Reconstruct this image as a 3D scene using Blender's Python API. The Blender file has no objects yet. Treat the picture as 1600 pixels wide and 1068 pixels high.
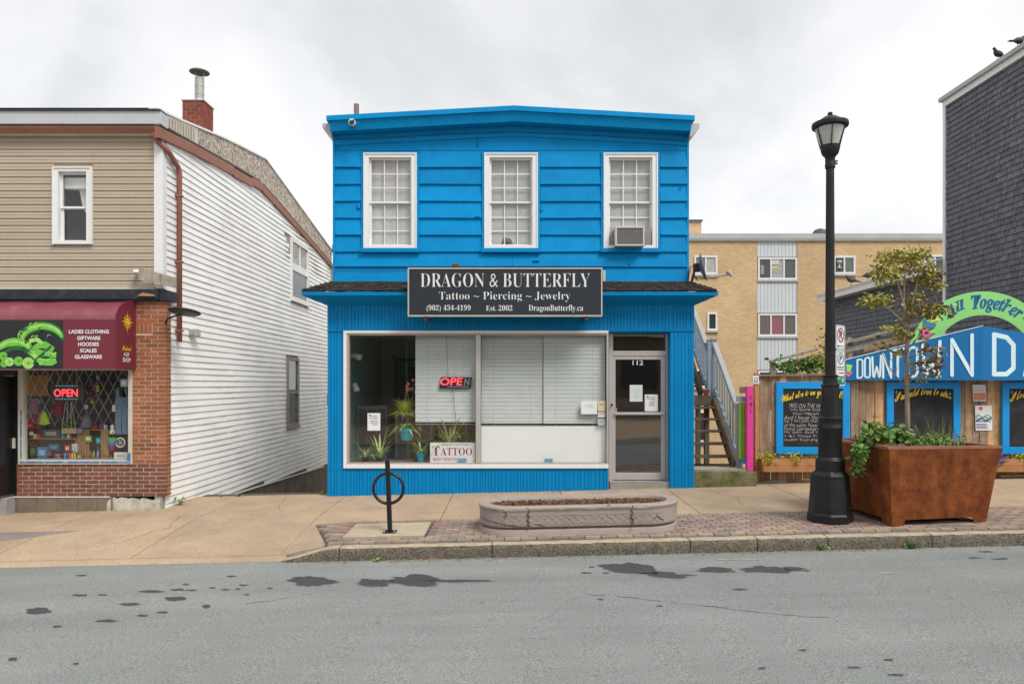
import bpy, bmesh, math, random
from mathutils import Vector, Matrix, noise as mnoise
R = math.radians
sc = bpy.context.scene
COL = sc.collection

# ------------------------------------------------------------------ camera
F, D, HX, HY, CZ = 1125.0, 12.5, 800.0, 600.0, 1.87      # focal length in photo pixels, distance to the blue front, eye height
cam = bpy.data.cameras.new('camera')
cam_o = bpy.data.objects.new('camera', cam)
COL.objects.link(cam_o)
cam_o.location = (0, -D, CZ)
cam_o.rotation_euler = (R(90), 0, 0)
cam.sensor_width = 36
cam.lens = 36 * F / 1600
cam.shift_y = (HY - 534) / 1600
cam.clip_start = 0.1
cam.clip_end = 2000
sc.camera = cam_o

# ------------------------------------------------------------------ sky, sun, exposure
SUN_EL, SUN_AZ = 50, 38           # elevation; azimuth measured from straight behind the camera, towards the right
w = bpy.data.worlds.new('World')
sc.world = w
w.use_nodes = True
nt = w.node_tree
nt.nodes.clear()
def wn(t, **k):
    n = nt.nodes.new(t)
    for a, b in k.items(): setattr(n, a, b)
    return n
out = wn('ShaderNodeOutputWorld'); bg = wn('ShaderNodeBackground')
sky = wn('ShaderNodeTexSky', sky_type='NISHITA', sun_disc=False)
sky.sun_elevation = R(SUN_EL); sky.sun_rotation = R(180 - SUN_AZ)
sk = wn('ShaderNodeVectorMath', operation='SCALE'); sk.inputs['Scale'].default_value = 0.10
nt.links.new(sky.outputs[0], sk.inputs[0])
tc = wn('ShaderNodeTexCoord'); sx = wn('ShaderNodeSeparateXYZ')
nt.links.new(tc.outputs['Generated'], sx.inputs[0])
def wm(op, a, b):
    n = wn('ShaderNodeMath', operation=op)
    for i, q in enumerate((a, b)):
        if isinstance(q, (int, float)): n.inputs[i].default_value = q
        else: nt.links.new(q, n.inputs[i])
    return n.outputs[0]
zz = wm('ADD', wm('MAXIMUM', sx.outputs[2], 0.0), 0.42)
cb = wn('ShaderNodeCombineXYZ')
nt.links.new(wm('DIVIDE', sx.outputs[0], zz), cb.inputs[0])
nt.links.new(wm('DIVIDE', sx.outputs[1], zz), cb.inputs[1])
n1 = wn('ShaderNodeTexNoise'); n1.inputs['Scale'].default_value = 1.55; n1.inputs['Detail'].default_value = 6; n1.inputs['Roughness'].default_value = 0.5
n1.inputs['Distortion'].default_value = 0.35
mpw = wn('ShaderNodeMapping'); mpw.inputs['Location'].default_value = (3.1, 1.7, 0.4); mpw.inputs['Scale'].default_value = (1.15, 1.0, 1)
nt.links.new(cb.outputs[0], mpw.inputs[0]); nt.links.new(mpw.outputs[0], n1.inputs['Vector'])
cr = wn('ShaderNodeValToRGB')
cr.color_ramp.elements[0].position = 0.34; cr.color_ramp.elements[0].color = (0.66, 0.675, 0.695, 1)
cr.color_ramp.elements[1].position = 0.60; cr.color_ramp.elements[1].color = (1.0, 1.005, 1.01, 1)
e = cr.color_ramp.elements.new(0.45); e.color = (0.83, 0.84, 0.855, 1)
nt.links.new(n1.outputs[0], cr.inputs[0])
mx = wn('ShaderNodeMix', data_type='RGBA'); mx.inputs[0].default_value = 0.93      # thick overcast with a little of the sky behind it
nt.links.new(sk.outputs[0], mx.inputs[6]); nt.links.new(cr.outputs[0], mx.inputs[7])
nt.links.new(mx.outputs[2], bg.inputs[0]); bg.inputs[1].default_value = 0.60
nt.links.new(bg.outputs[0], out.inputs[0])

sun = bpy.data.lights.new('sun', 'SUN'); sun.energy = 1.5; sun.angle = R(22); sun.color = (1, 0.965, 0.91)
sun_o = bpy.data.objects.new('sun', sun); COL.objects.link(sun_o)
sun_o.rotation_euler = (R(90 - SUN_EL), 0, R(SUN_AZ))
sun_o.location = (0, -20, 20)
vs = sc.view_settings
vs.view_transform = 'Standard'; vs.look = 'None'; vs.exposure = 0.9; vs.gamma = 1; vs.use_curve_mapping = False
sc.cycles.max_bounces = 8; sc.cycles.transparent_max_bounces = 16
sc.cycles.use_denoising = True

# ------------------------------------------------------------------ helpers
rng = random.Random(7)
def PX(px, Y): return (px - HX) / F * (Y + D)
def PZ(py, Y): return CZ - (py - HY) / F * (Y + D)
def sstep(t):
    t = max(0, min(1, t)); return t * t * (3 - 2 * t)
SL = 0.023                               # the street climbs to the right
def gz(x, y):
    b = SL * max(-40, min(40, x))
    if y >= -1.8: return b + 0.0135 * min(y, 0)
    if y > -3.8:                          # pavement; drops to the road at the driveway on the left
        kh = 0.156 * sstep((x + 2.85) / 0.75) + 0.022 * (1 - sstep((x + 2.85) / 0.75))
        t = (-1.8 - y) / 1.95
        return b + (1 - t) * -0.0243 + t * (-0.206 + kh)
    if y > -11.2: return b - 0.206 + 0.02 * max(0, min(1, (-3.8 - y) / 3.0)) - 0.02 * max(0, (-8 - y) / 3.0)
    return b - 0.05
def road_pt(px, py):
    d = 8.0
    for _ in range(12):
        x = (px - HX) / F * d
        d = F * (CZ - gz(x, min(-3.81, d - D))) / (py - HY)
    return ((px - HX) / F * d, d - D)

ORG = {}
def reg(o, org, parent):
    ORG[o.name] = Vector(org)
    if parent is not None:
        o.parent = parent
        o.location = Vector(org) - ORG[parent.name]
    else:
        o.location = org
    COL.objects.link(o)
def T(name, label, cat, loc=(0, 0, 0), group=None):
    o = bpy.data.objects.new(name, None); o.empty_display_size = 0.1
    reg(o, loc, None); tag(o, label, cat, group); return o
def tag(o, label=None, cat=None, group=None, kind=None):
    if label: o['label'] = label
    if cat: o['category'] = cat
    if group: o['group'] = group
    if kind: o['kind'] = kind
    return o
class MB:
    def __init__(s): s.v = []; s.f = []; s.m = []
    def add(s, vs, fs, mi=0):
        n = len(s.v); s.v += [tuple(v) for v in vs]
        for f in fs: s.f.append([i + n for i in f]); s.m.append(mi)
        return s
    def box(s, x0, x1, y0, y1, z0, z1, mi=0):
        return s.hexa([(x0, y0, z0), (x1, y0, z0), (x1, y1, z0), (x0, y1, z0), (x0, y0, z1), (x1, y0, z1), (x1, y1, z1), (x0, y1, z1)], mi)
    def hexa(s, p, mi=0):
        return s.add(p, [(3, 2, 1, 0), (4, 5, 6, 7), (0, 1, 5, 4), (1, 2, 6, 5), (2, 3, 7, 6), (3, 0, 4, 7)], mi)
    def prism(s, poly, vec, mi=0):
        n = len(poly); vec = Vector(vec); a = [Vector(p) for p in poly]
        return s.add(a + [p + vec for p in a], [tuple(range(n))[::-1], tuple(range(n, 2 * n))] + [(i, (i + 1) % n, (i + 1) % n + n, i + n) for i in range(n)], mi)
    def quad(s, a, b, c, d, mi=0): return s.add([a, b, c, d], [(0, 1, 2, 3)], mi)
    def bar(s, p0, p1, wd, ht, up=(0, 0, 1), mi=0):
        p0 = Vector(p0); p1 = Vector(p1); d = (p1 - p0).normalized(); u = Vector(up)
        sd = d.cross(u).normalized(); u = sd.cross(d).normalized()
        a = sd * wd / 2; b = u * ht / 2
        return s.hexa([p0 - a - b, p0 + a - b, p1 + a - b, p1 - a - b, p0 - a + b, p0 + a + b, p1 + a + b, p1 - a + b], mi)
    def tube(s, path, r, n=8, mi=0, cap=True):
        path = [Vector(p) for p in path]; k = len(path)
        rr = r if isinstance(r, (list, tuple)) else [r] * k
        base = len(s.v); prev = None
        for i, p in enumerate(path):
            d = (path[min(i + 1, k - 1)] - path[max(i - 1, 0)]).normalized()
            if prev is None: a = d.orthogonal().normalized()
            else: a = (prev - d * prev.dot(d)); a = a.normalized() if a.length > 1e-6 else d.orthogonal().normalized()
            prev = a; b = d.cross(a)
            for j in range(n):
                t = 2 * math.pi * j / n
                s.v.append(tuple(p + (a * math.cos(t) + b * math.sin(t)) * rr[i]))
        for i in range(k - 1):
            for j in range(n):
                s.f.append([base + i * n + j, base + i * n + (j + 1) % n, base + (i + 1) * n + (j + 1) % n, base + (i + 1) * n + j]); s.m.append(mi)
        if cap:
            s.f.append([base + j for j in range(n)][::-1]); s.m.append(mi)
            s.f.append([base + (k - 1) * n + j for j in range(n)]); s.m.append(mi)
        return s
    def ring(s, c, rad, r, axis='y', n=40, m=8, mi=0):
        base = len(s.v); c = Vector(c)
        for i in range(n):
            t = 2 * math.pi * i / n
            for j in range(m):
                q = 2 * math.pi * j / m; rr = rad + r * math.cos(q); h = r * math.sin(q)
                if axis == 'y': p = (rr * math.cos(t), h, rr * math.sin(t))
                elif axis == 'x': p = (h, rr * math.cos(t), rr * math.sin(t))
                else: p = (rr * math.cos(t), rr * math.sin(t), h)
                s.v.append(tuple(c + Vector(p)))
        for i in range(n):
            for j in range(m):
                s.f.append([base + i * m + j, base + ((i + 1) % n) * m + j, base + ((i + 1) % n) * m + (j + 1) % m, base + i * m + (j + 1) % m]); s.m.append(mi)
        return s
    def lathe(s, prof, c, n=24, mi=0, cap=True, rot=0.0):
        base = len(s.v); c = Vector(c); k = len(prof)
        for r, z in prof:
            for j in range(n):
                t = 2 * math.pi * j / n + rot
                s.v.append(tuple(c + Vector((r * math.cos(t), r * math.sin(t), z))))
        for i in range(k - 1):
            for j in range(n):
                s.f.append([base + i * n + j, base + i * n + (j + 1) % n, base + (i + 1) * n + (j + 1) % n, base + (i + 1) * n + j]); s.m.append(mi)
        if cap:
            s.f.append([base + j for j in range(n)][::-1]); s.m.append(mi)
            s.f.append([base + (k - 1) * n + j for j in range(n)]); s.m.append(mi)
        return s
    def ball(s, c, rx, ry=None, rz=None, n=12, mi=0):
        ry = ry or rx; rz = rz or rx; k = max(4, n // 2)
        prof = [(max(1e-4, math.sin(math.pi * i / k)), -math.cos(math.pi * i / k)) for i in range(k + 1)]
        b = len(s.v); s.lathe(prof, (0, 0, 0), n, mi)
        for i in range(b, len(s.v)):
            x, y, z = s.v[i]; s.v[i] = (c[0] + x * rx, c[1] + y * ry, c[2] + z * rz)
        return s
    def xf(s, M):
        s.v = [tuple(M @ Vector(v)) for v in s.v]; return s
    def build(s, name, mats, parent=None, smooth=False, bevel=0.0, origin=None, seg=2, fix=True):
        if not isinstance(mats, (list, tuple)): mats = [mats]
        xs = list(zip(*s.v))
        org = Vector(origin) if origin is not None else Vector(((min(xs[0]) + max(xs[0])) / 2, (min(xs[1]) + max(xs[1])) / 2, min(xs[2])))
        me = bpy.data.meshes.new(name)
        me.from_pydata([(v[0] - org.x, v[1] - org.y, v[2] - org.z) for v in s.v], [], s.f)
        for m in mats: me.materials.append(m)
        if len(mats) > 1: me.polygons.foreach_set('material_index', s.m)
        if fix:
            bm = bmesh.new(); bm.from_mesh(me); bmesh.ops.recalc_face_normals(bm, faces=bm.faces); bm.to_mesh(me); bm.free()
        if smooth: me.polygons.foreach_set('use_smooth', [True] * len(me.polygons))
        o = bpy.data.objects.new(name, me)
        reg(o, org, parent)
        if bevel:
            b = o.modifiers.new('bevel', 'BEVEL'); b.width = bevel; b.segments = seg; b.limit_method = 'ANGLE'; b.angle_limit = R(35)
        return o
def clone(o, name, org, parent, rot=None):
    c = bpy.data.objects.new(name, o.data)
    reg(c, org, parent)
    if rot: c.rotation_euler = rot
    return c
def smooth_angle(o, deg=40):
    me = o.data
    me.polygons.foreach_set('use_smooth', [True] * len(me.polygons))
    bm = bmesh.new(); bm.from_mesh(me)
    for e in bm.edges:
        if len(e.link_faces) == 2 and e.calc_face_angle(0) > R(deg): e.smooth = False
    bm.to_mesh(me); bm.free()
    return o

# lettering: the built-in font, with its serif and script alphabets
def uni(s, base):
    o = ''
    for c in s:
        if 'A' <= c <= 'Z': o += chr(base + ord(c) - 65)
        elif 'a' <= c <= 'z': o += chr(base + 26 + ord(c) - 97)
        elif '0' <= c <= '9' and base == 0x1D400: o += chr(0x1D7CE + ord(c) - 48)
        else: o += c
    return o
SERIF, SCRIPT, SERIFI = 0x1D400, 0x1D4D0, 0x1D468
def glyphs(s, style=None, offset=0.0, space=1.0):
    c = bpy.data.curves.new('t', 'FONT'); c.body = uni(s, style) if style else s
    c.fill_mode = 'FRONT'; c.offset = offset; c.resolution_u = 3; c.space_character = space
    o = bpy.data.objects.new('t', c); COL.objects.link(o)
    dg = bpy.context.evaluated_depsgraph_get()
    me = bpy.data.meshes.new_from_object(o.evaluated_get(dg))
    v = [(p.co.x, p.co.y) for p in me.vertices]; f = [list(p.vertices) for p in me.polygons]
    bpy.data.objects.remove(o); bpy.data.curves.remove(c); bpy.data.meshes.remove(me)
    return v, f
def letter(mb, s, O, Rv, Uv, wd, ht=None, style=None, offset=0.0, mi=0, warp=None, space=1.0):
    """write s with its box starting at O, wd wide and ht high (None keeps the proportions)"""
    v, f = glyphs(s, style, offset, space)
    if not v: return mb
    x0 = min(p[0] for p in v); x1 = max(p[0] for p in v); y0 = min(p[1] for p in v); y1 = max(p[1] for p in v)
    kx = wd / (x1 - x0); ky = kx if ht is None else ht / (y1 - y0)
    O = Vector(O); Rv = Vector(Rv); Uv = Vector(Uv); vs_ = []
    for x, y in v:
        a, b = (x - x0) * kx, (y - y0) * ky
        if warp: a, b = warp(a, b)
        vs_.append(O + Rv * a + Uv * b)
    return mb.add(vs_, f, mi)

def words(mb, name, m, parent, axis=0, gap=0.05):
    """one part per word: split a line of lettering where the gap along the axis is wide"""
    iv = sorted((min(mb.v[i][axis] for i in f), max(mb.v[i][axis] for i in f), k) for k, f in enumerate(mb.f))
    runs = []; hi = None
    for a, b, k in iv:
        if hi is None or a - hi > gap: runs.append([]); hi = b
        runs[-1].append(k); hi = max(hi, b)
    for r in runs:
        s = MB()
        for k in r: s.add([mb.v[i] for i in mb.f[k]], [tuple(range(len(mb.f[k])))])
        s.build(name, m, parent, fix=False)

# ------------------------------------------------------------------ materials
MATS = {}
def mat(name, col, rough=0.7, var=0.15, vscale=6.0, bump=0.0, bscale=60.0, metal=0.0, spec=0.4, streak=0.0, streak_col=None,
        speck=0.0, sscale=200.0, dirt=0.0, dirt_col=(0.05, 0.045, 0.04), dscale=1.6, rand=0.0, randcol=None, spots=0.0, spot_scale=3.0, lane=0.0, grain=0.0, sstretch=(9, 9, 0.7), emit=0.0, coat=0.0, huevar=None, trans=0.0):
    m = bpy.data.materials.new(name); m.use_nodes = True
    t = m.node_tree; N = t.nodes; L = t.links; b = N['Principled BSDF']
    b.inputs['Roughness'].default_value = rough; b.inputs['Metallic'].default_value = metal
    b.inputs['Specular IOR Level'].default_value = spec
    if coat: b.inputs['Coat Weight'].default_value = coat
    g = N.new('ShaderNodeNewGeometry'); P = g.outputs['Position']
    def noise(scale, detail=4, vec=None, rough_=0.55):
        n = N.new('ShaderNodeTexNoise'); n.inputs['Scale'].default_value = scale; n.inputs['Detail'].default_value = detail; n.inputs['Roughness'].default_value = rough_
        L.new(vec or P, n.inputs['Vector']); return n.outputs[0]
    def mth(op, a, bb):
        n = N.new('ShaderNodeMath'); n.operation = op
        for i, q in enumerate((a, bb)):
            if isinstance(q, (int, float)): n.inputs[i].default_value = q
            else: L.new(q, n.inputs[i])
        return n.outputs[0]
    def mixc(fac, a, bb, blend='MIX'):
        n = N.new('ShaderNodeMix'); n.data_type = 'RGBA'; n.blend_type = blend; n.clamp_result = False
        for i, q in ((0, fac), (6, a), (7, bb)):
            if isinstance(q, (int, float)): n.inputs[i].default_value = q
            elif isinstance(q, tuple): n.inputs[i].default_value = (*q, 1) if len(q) == 3 else q
            else: L.new(q, n.inputs[i])
        return n.outputs[2]
    def mr(v, a, bb, c, d):
        n = N.new('ShaderNodeMapRange'); n.inputs[1].default_value = a; n.inputs[2].default_value = bb; n.inputs[3].default_value = c; n.inputs[4].default_value = d
        L.new(v, n.inputs[0]); return n.outputs[0]
    c = tuple(col)
    cur = None
    def scale_by(cur, fac):
        n = N.new('ShaderNodeVectorMath'); n.operation = 'SCALE'
        if cur is None: n.inputs[0].default_value = c[:3]
        else: L.new(cur, n.inputs[0])
        L.new(fac, n.inputs['Scale']); return n.outputs[0]
    if huevar: cur = mixc(mr(noise(vscale * 0.7, 3), 0.35, 0.65, 0, 1), c, tuple(huevar))
    if var: cur = scale_by(cur, mr(noise(vscale, 5), 0.25, 0.75, 1 - var, 1 + var))
    if speck: cur = scale_by(cur, mr(noise(sscale, 2), 0.3, 0.7, 1 - speck, 1 + speck))
    if rand:
        oi = N.new('ShaderNodeObjectInfo'); cur = scale_by(cur, mr(oi.outputs['Random'], 0, 1, 1 - rand, 1 + rand))
    if randcol:
        oi2 = N.new('ShaderNodeObjectInfo'); wh_ = N.new('ShaderNodeTexWhiteNoise'); wh_.noise_dimensions = '1D'; L.new(oi2.outputs['Random'], wh_.inputs['W'])
        cur = mixc(mr(wh_.outputs[0], 0.2, 0.9, 0, 1), cur if cur else c, tuple(randcol))
    if streak:
        mp = N.new('ShaderNodeMapping'); mp.inputs['Scale'].default_value = sstretch; L.new(P, mp.inputs[0])
        cur = mixc(mr(noise(1.6, 5, mp.outputs[0]), 0.5, 0.75, 0, streak), cur if cur else c, tuple(streak_col or [q * 0.55 for q in c[:3]]))
    if dirt:
        cur = mixc(mr(noise(dscale, 7, None, 0.65), 0.5, 0.72, 0, dirt), cur if cur else c, dirt_col)
    if grain:
        mg = N.new('ShaderNodeMapping'); mg.inputs['Scale'].default_value = (55, 55, 2.2); L.new(P, mg.inputs[0])
        cur = scale_by(cur, mr(noise(1.0, 4, mg.outputs[0]), 0.3, 0.7, 1 - grain, 1 + grain))
    if lane:      # long worn bands along the street
        ml = N.new('ShaderNodeMapping'); ml.inputs['Scale'].default_value = (0.12, 1.5, 1); L.new(P, ml.inputs[0])
        cur = scale_by(cur, mr(noise(1.0, 4, ml.outputs[0]), 0.35, 0.65, 1 - lane, 1 + lane))
    if spots:     # old gum and oil drops
        vo = N.new('ShaderNodeTexVoronoi'); vo.inputs['Scale'].default_value = spot_scale; L.new(P, vo.inputs['Vector'])
        cur = mixc(mth('MULTIPLY', mr(vo.outputs['Distance'], 0.05, 0.085, spots, 0), mr(noise(1.3, 2), 0.45, 0.55, 0, 1)), cur if cur else c, tuple(q * 0.5 for q in c[:3]))
    if cur: L.new(cur, b.inputs['Base Color'])
    else: b.inputs['Base Color'].default_value = (*c[:3], 1)
    if emit:
        b.inputs['Emission Color'].default_value = (*c[:3], 1); b.inputs['Emission Strength'].default_value = emit
    if trans and 'Transmission Weight' in b.inputs: b.inputs['Transmission Weight'].default_value = trans
    if bump:
        bn = N.new('ShaderNodeBump'); bn.inputs['Strength'].default_value = bump; bn.inputs['Distance'].default_value = 0.02
        L.new(noise(bscale, 5), bn.inputs['Height']); L.new(bn.outputs[0], b.inputs['Normal'])
    MATS[name] = m
    return m
def glass_mat(name, tint=(0.9, 0.93, 0.92), k=1.7, add=0.03):
    m = bpy.data.materials.new(name); m.use_nodes = True; t = m.node_tree; N = t.nodes; L = t.links
    N.clear(); o = N.new('ShaderNodeOutputMaterial'); mixs = N.new('ShaderNodeMixShader'); tr = N.new('ShaderNodeBsdfTransparent'); gl = N.new('ShaderNodeBsdfGlossy')
    tr.inputs[0].default_value = (*tint, 1); gl.inputs['Roughness'].default_value = 0.015
    fr = N.new('ShaderNodeFresnel'); gb = N.new('ShaderNodeNewGeometry'); io = N.new('ShaderNodeMapRange'); io.inputs[3].default_value = 1.5; io.inputs[4].default_value = 1 / 1.5      # a thin pane reflects alike from both sides
    L.new(gb.outputs['Backfacing'], io.inputs[0]); L.new(io.outputs[0], fr.inputs[0])
    ma = N.new('ShaderNodeMath'); ma.operation = 'MULTIPLY_ADD'; ma.use_clamp = True; L.new(fr.outputs[0], ma.inputs[0]); ma.inputs[1].default_value = k; ma.inputs[2].default_value = add
    L.new(ma.outputs[0], mixs.inputs[0]); L.new(tr.outputs[0], mixs.inputs[1]); L.new(gl.outputs[0], mixs.inputs[2]); L.new(mixs.outputs[0], o.inputs[0])
    nz = N.new('ShaderNodeTexNoise'); nz.inputs['Scale'].default_value = 1.3; bn = N.new('ShaderNodeBump'); bn.inputs['Strength'].default_value = 0.06; bn.inputs['Distance'].default_value = 0.02
    g = N.new('ShaderNodeNewGeometry'); L.new(g.outputs['Position'], nz.inputs['Vector']); L.new(nz.outputs[0], bn.inputs['Height']); L.new(bn.outputs[0], gl.inputs['Normal'])
    return m
def brick_mat(name, c1, c2, mortar, bw, bh, ms, plane='xz'):
    m = bpy.data.materials.new(name); m.use_nodes = True; t = m.node_tree; N = t.nodes; L = t.links; b = N['Principled BSDF']
    g = N.new('ShaderNodeNewGeometry'); s = N.new('ShaderNodeSeparateXYZ'); c = N.new('ShaderNodeCombineXYZ'); L.new(g.outputs['Position'], s.inputs[0])
    ad = N.new('ShaderNodeMath'); ad.operation = 'ADD'; L.new(s.outputs[0], ad.inputs[0]); L.new(s.outputs[1], ad.inputs[1])
    L.new(ad.outputs[0], c.inputs[0]); L.new(s.outputs[2], c.inputs[1])
    k = N.new('ShaderNodeTexBrick'); k.inputs['Scale'].default_value = 1; k.inputs['Brick Width'].default_value = bw; k.inputs['Row Height'].default_value = bh; k.inputs['Mortar Size'].default_value = ms
    k.inputs['Color1'].default_value = (*c1, 1); k.inputs['Color2'].default_value = (*c2, 1); k.inputs['Mortar'].default_value = (*mortar, 1)
    L.new(c.outputs[0], k.inputs['Vector'])
    nz = N.new('ShaderNodeTexNoise'); nz.inputs['Scale'].default_value = 0.6; nz.inputs['Detail'].default_value = 6; L.new(g.outputs['Position'], nz.inputs['Vector'])
    r = N.new('ShaderNodeMapRange'); r.inputs[1].default_value = 0.3; r.inputs[2].default_value = 0.7; r.inputs[3].default_value = 0.88; r.inputs[4].default_value = 1.1; L.new(nz.outputs[0], r.inputs[0])
    v = N.new('ShaderNodeVectorMath'); v.operation = 'SCALE'; L.new(k.outputs[0], v.inputs[0]); L.new(r.outputs[0], v.inputs['Scale']); L.new(v.outputs[0], b.inputs['Base Color'])
    b.inputs['Roughness'].default_value = 0.85
    bp = N.new('ShaderNodeBump'); bp.inputs['Strength'].default_value = 0.4; bp.inputs['Distance'].default_value = 0.01; bp.invert = True; L.new(k.outputs['Fac'], bp.inputs['Height']); L.new(bp.outputs[0], b.inputs['Normal'])
    return m
M = {}
M['asphalt'] = mat('asphalt', (0.248, 0.260, 0.248), 0.95, 0.08, 0.8, 0.5, 160, spec=0.15, lane=0.10, spots=0.5, spot_scale=2.2, speck=0.42, sscale=85, dirt=0.25, dirt_col=(0.20, 0.21, 0.20), dscale=0.5)
M['tar_halo'] = mat('tar_halo', (0.165, 0.172, 0.165), 0.9, 0.1, 20, 0.4, 150, spec=0.15, speck=0.4, sscale=85)
M['tar'] = mat('tar', (0.055, 0.058, 0.058), 0.75, 0.15, 20, 0.3, 150, speck=0.2, sscale=120)
M['concrete_tan'] = mat('concrete_tan', (0.43, 0.315, 0.210), 0.92, 0.15, 1.4, 0.25, 120, speck=0.24, sscale=60, spots=0.8, spot_scale=4.5, dirt=0.5, dirt_col=(0.29, 0.215, 0.15), dscale=1.9, rand=0.05, spec=0.2, huevar=(0.42, 0.32, 0.225))
M['concrete_dark'] = mat('concrete_dark', (0.09, 0.08, 0.07), 0.95, 0.25, 5)
M['concrete_grey'] = mat('concrete_grey', (0.30, 0.29, 0.27), 0.9, 0.2, 3, 0.3, 80, speck=0.12, dirt=0.4, dirt_col=(0.14, 0.13, 0.11))
M['patch_grey'] = mat('patch_grey', (0.24, 0.20, 0.185), 0.92, 0.12, 3, 0.2, 90, speck=0.15, sscale=90)
M['pad'] = mat('pad', (0.46, 0.38, 0.27), 0.9, 0.12, 4, 0.25, 90, speck=0.12, sscale=90, dirt=0.4, dirt_col=(0.25, 0.18, 0.12), dscale=3)
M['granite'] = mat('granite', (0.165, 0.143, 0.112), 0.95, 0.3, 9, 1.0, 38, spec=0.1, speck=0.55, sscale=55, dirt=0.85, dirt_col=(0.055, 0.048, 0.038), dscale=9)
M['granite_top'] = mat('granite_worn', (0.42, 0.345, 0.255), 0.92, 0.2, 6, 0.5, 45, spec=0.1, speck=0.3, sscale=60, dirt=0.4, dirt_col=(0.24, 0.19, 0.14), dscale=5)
M['paver_pink'] = mat('paver_pink', (0.30, 0.205, 0.175), 0.9, 0.14, 6, 0.2, 120, speck=0.1, rand=0.13)
M['paver_grey'] = mat('paver_grey', (0.25, 0.205, 0.18), 0.9, 0.14, 6, 0.2, 120, speck=0.1, rand=0.13)
M['paver_tan'] = mat('paver_tan', (0.34, 0.265, 0.20), 0.9, 0.14, 6, 0.2, 120, speck=0.1, rand=0.13)
M['foundation'] = mat('foundation_concrete', (0.19, 0.155, 0.125), 0.95, 0.3, 3, 0.4, 40, streak=0.5, dirt=0.4)
M['earth'] = mat('earth', (0.10, 0.10, 0.06), 0.95, 0.4, 1.5, 0.3, 10)
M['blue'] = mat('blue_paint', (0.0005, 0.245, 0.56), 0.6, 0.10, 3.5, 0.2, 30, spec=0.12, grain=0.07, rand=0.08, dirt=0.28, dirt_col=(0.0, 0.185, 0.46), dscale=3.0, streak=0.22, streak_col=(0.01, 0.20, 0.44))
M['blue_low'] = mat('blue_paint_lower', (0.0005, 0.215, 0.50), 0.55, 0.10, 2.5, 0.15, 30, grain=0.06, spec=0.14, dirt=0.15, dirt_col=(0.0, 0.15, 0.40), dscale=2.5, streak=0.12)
M['white'] = mat('white_trim', (0.76, 0.765, 0.76), 0.5, 0.04, 5, dirt=0.2, dirt_col=(0.55, 0.54, 0.50), dscale=5)
M['vinyl'] = mat('white_vinyl', (0.86, 0.86, 0.85), 0.5, 0.05, 1.3, streak=0.18, streak_col=(0.58, 0.57, 0.50), dirt=0.30, dirt_col=(0.52, 0.52, 0.50), dscale=0.8, rand=0.03)
M['tan'] = mat('tan_vinyl', (0.425, 0.35, 0.265), 0.55, 0.05, 1.5, streak=0.12, rand=0.03)
M['cream'] = mat('cream_trim', (0.56, 0.53, 0.45), 0.6, 0.1, 4, streak=0.2)
M['grey_metal'] = mat('grey_flashing', (0.48, 0.50, 0.52), 0.45, 0.06, 2, streak=0.15)
M['brown'] = mat('brown_fascia', (0.30, 0.125, 0.085), 0.6, 0.14, 3, streak=0.3, dirt=0.2)
M['osb'] = mat('chip_board', (0.42, 0.36, 0.30), 0.9, 0.3, 9, 0.3, 30, speck=0.7, sscale=22, streak=0.35, streak_col=(0.19, 0.165, 0.145))
M['roof'] = mat('roof_felt', (0.055, 0.053, 0.052), 0.95, 0.3, 6, 0.6, 40)
M['shingle'] = mat('old_shingle', (0.035, 0.030, 0.026), 0.95, 0.4, 14, 0.8, 60, spec=0.1, speck=0.5, sscale=45, dirt=0.55, dirt_col=(0.17, 0.13, 0.095), dscale=11)
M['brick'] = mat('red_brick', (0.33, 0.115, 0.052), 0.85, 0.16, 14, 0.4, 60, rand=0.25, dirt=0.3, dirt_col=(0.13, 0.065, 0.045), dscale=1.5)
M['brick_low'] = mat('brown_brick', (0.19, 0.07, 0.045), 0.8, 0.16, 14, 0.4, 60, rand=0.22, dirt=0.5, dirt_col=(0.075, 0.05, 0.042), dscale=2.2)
M['chimney_brick'] = mat('chimney_brick', (0.27, 0.062, 0.042), 0.8, 0.15, 14, 0.4, 60, rand=0.22)
M['mortar'] = mat('mortar', (0.56, 0.48, 0.38), 0.95, 0.15, 20)
M['navy'] = mat('navy_board', (0.018, 0.021, 0.032), 0.5, 0.3, 5, dirt=0.4, dirt_col=(0.10, 0.09, 0.085), dscale=7)
M['maroon'] = mat('maroon_awning', (0.20, 0.030, 0.050), 0.42, 0.08, 3, spec=0.8, dirt=0.45, dirt_col=(0.33, 0.13, 0.16), dscale=2.5)  # pinkish blotches put the sky's reflection into the canopy colour; not dirt
M['maroon2'] = mat('maroon_panel', (0.17, 0.022, 0.04), 0.5, 0.05, 3)
M['black'] = mat('black_paint', (0.010, 0.010, 0.011), 0.36, 0.15, 6, 0.06, 40, spec=0.5, dirt=0.3, dirt_col=(0.035, 0.034, 0.033), dscale=5)
M['lamp_black'] = mat('lamp_paint', (0.009, 0.0095, 0.010), 0.45, 0.25, 5, 0.2, 30, spec=0.35, dirt=0.5, dirt_col=(0.030, 0.029, 0.028), dscale=4, streak=0.3, streak_col=(0.04, 0.04, 0.04))
M['sign_black'] = mat('sign_face', (0.016, 0.022, 0.030), 0.6, 0.12, 1.5)
M['sign_edge'] = mat('sign_edge', (0.50, 0.46, 0.42), 0.4, 0.1, 6, dirt=0.3, dirt_col=(0.35, 0.24, 0.16), dscale=9)
M['ink_white'] = mat('white_letters', (0.72, 0.72, 0.71), 0.5, 0.0)
M['ink_black'] = mat('black_ink', (0.02, 0.02, 0.025), 0.6, 0.0)
M['ink_red'] = mat('red_ink', (0.33, 0.025, 0.03), 0.6, 0.0)
M['ink_blue'] = mat('blue_ink', (0.03, 0.05, 0.16), 0.6, 0.0)
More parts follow.
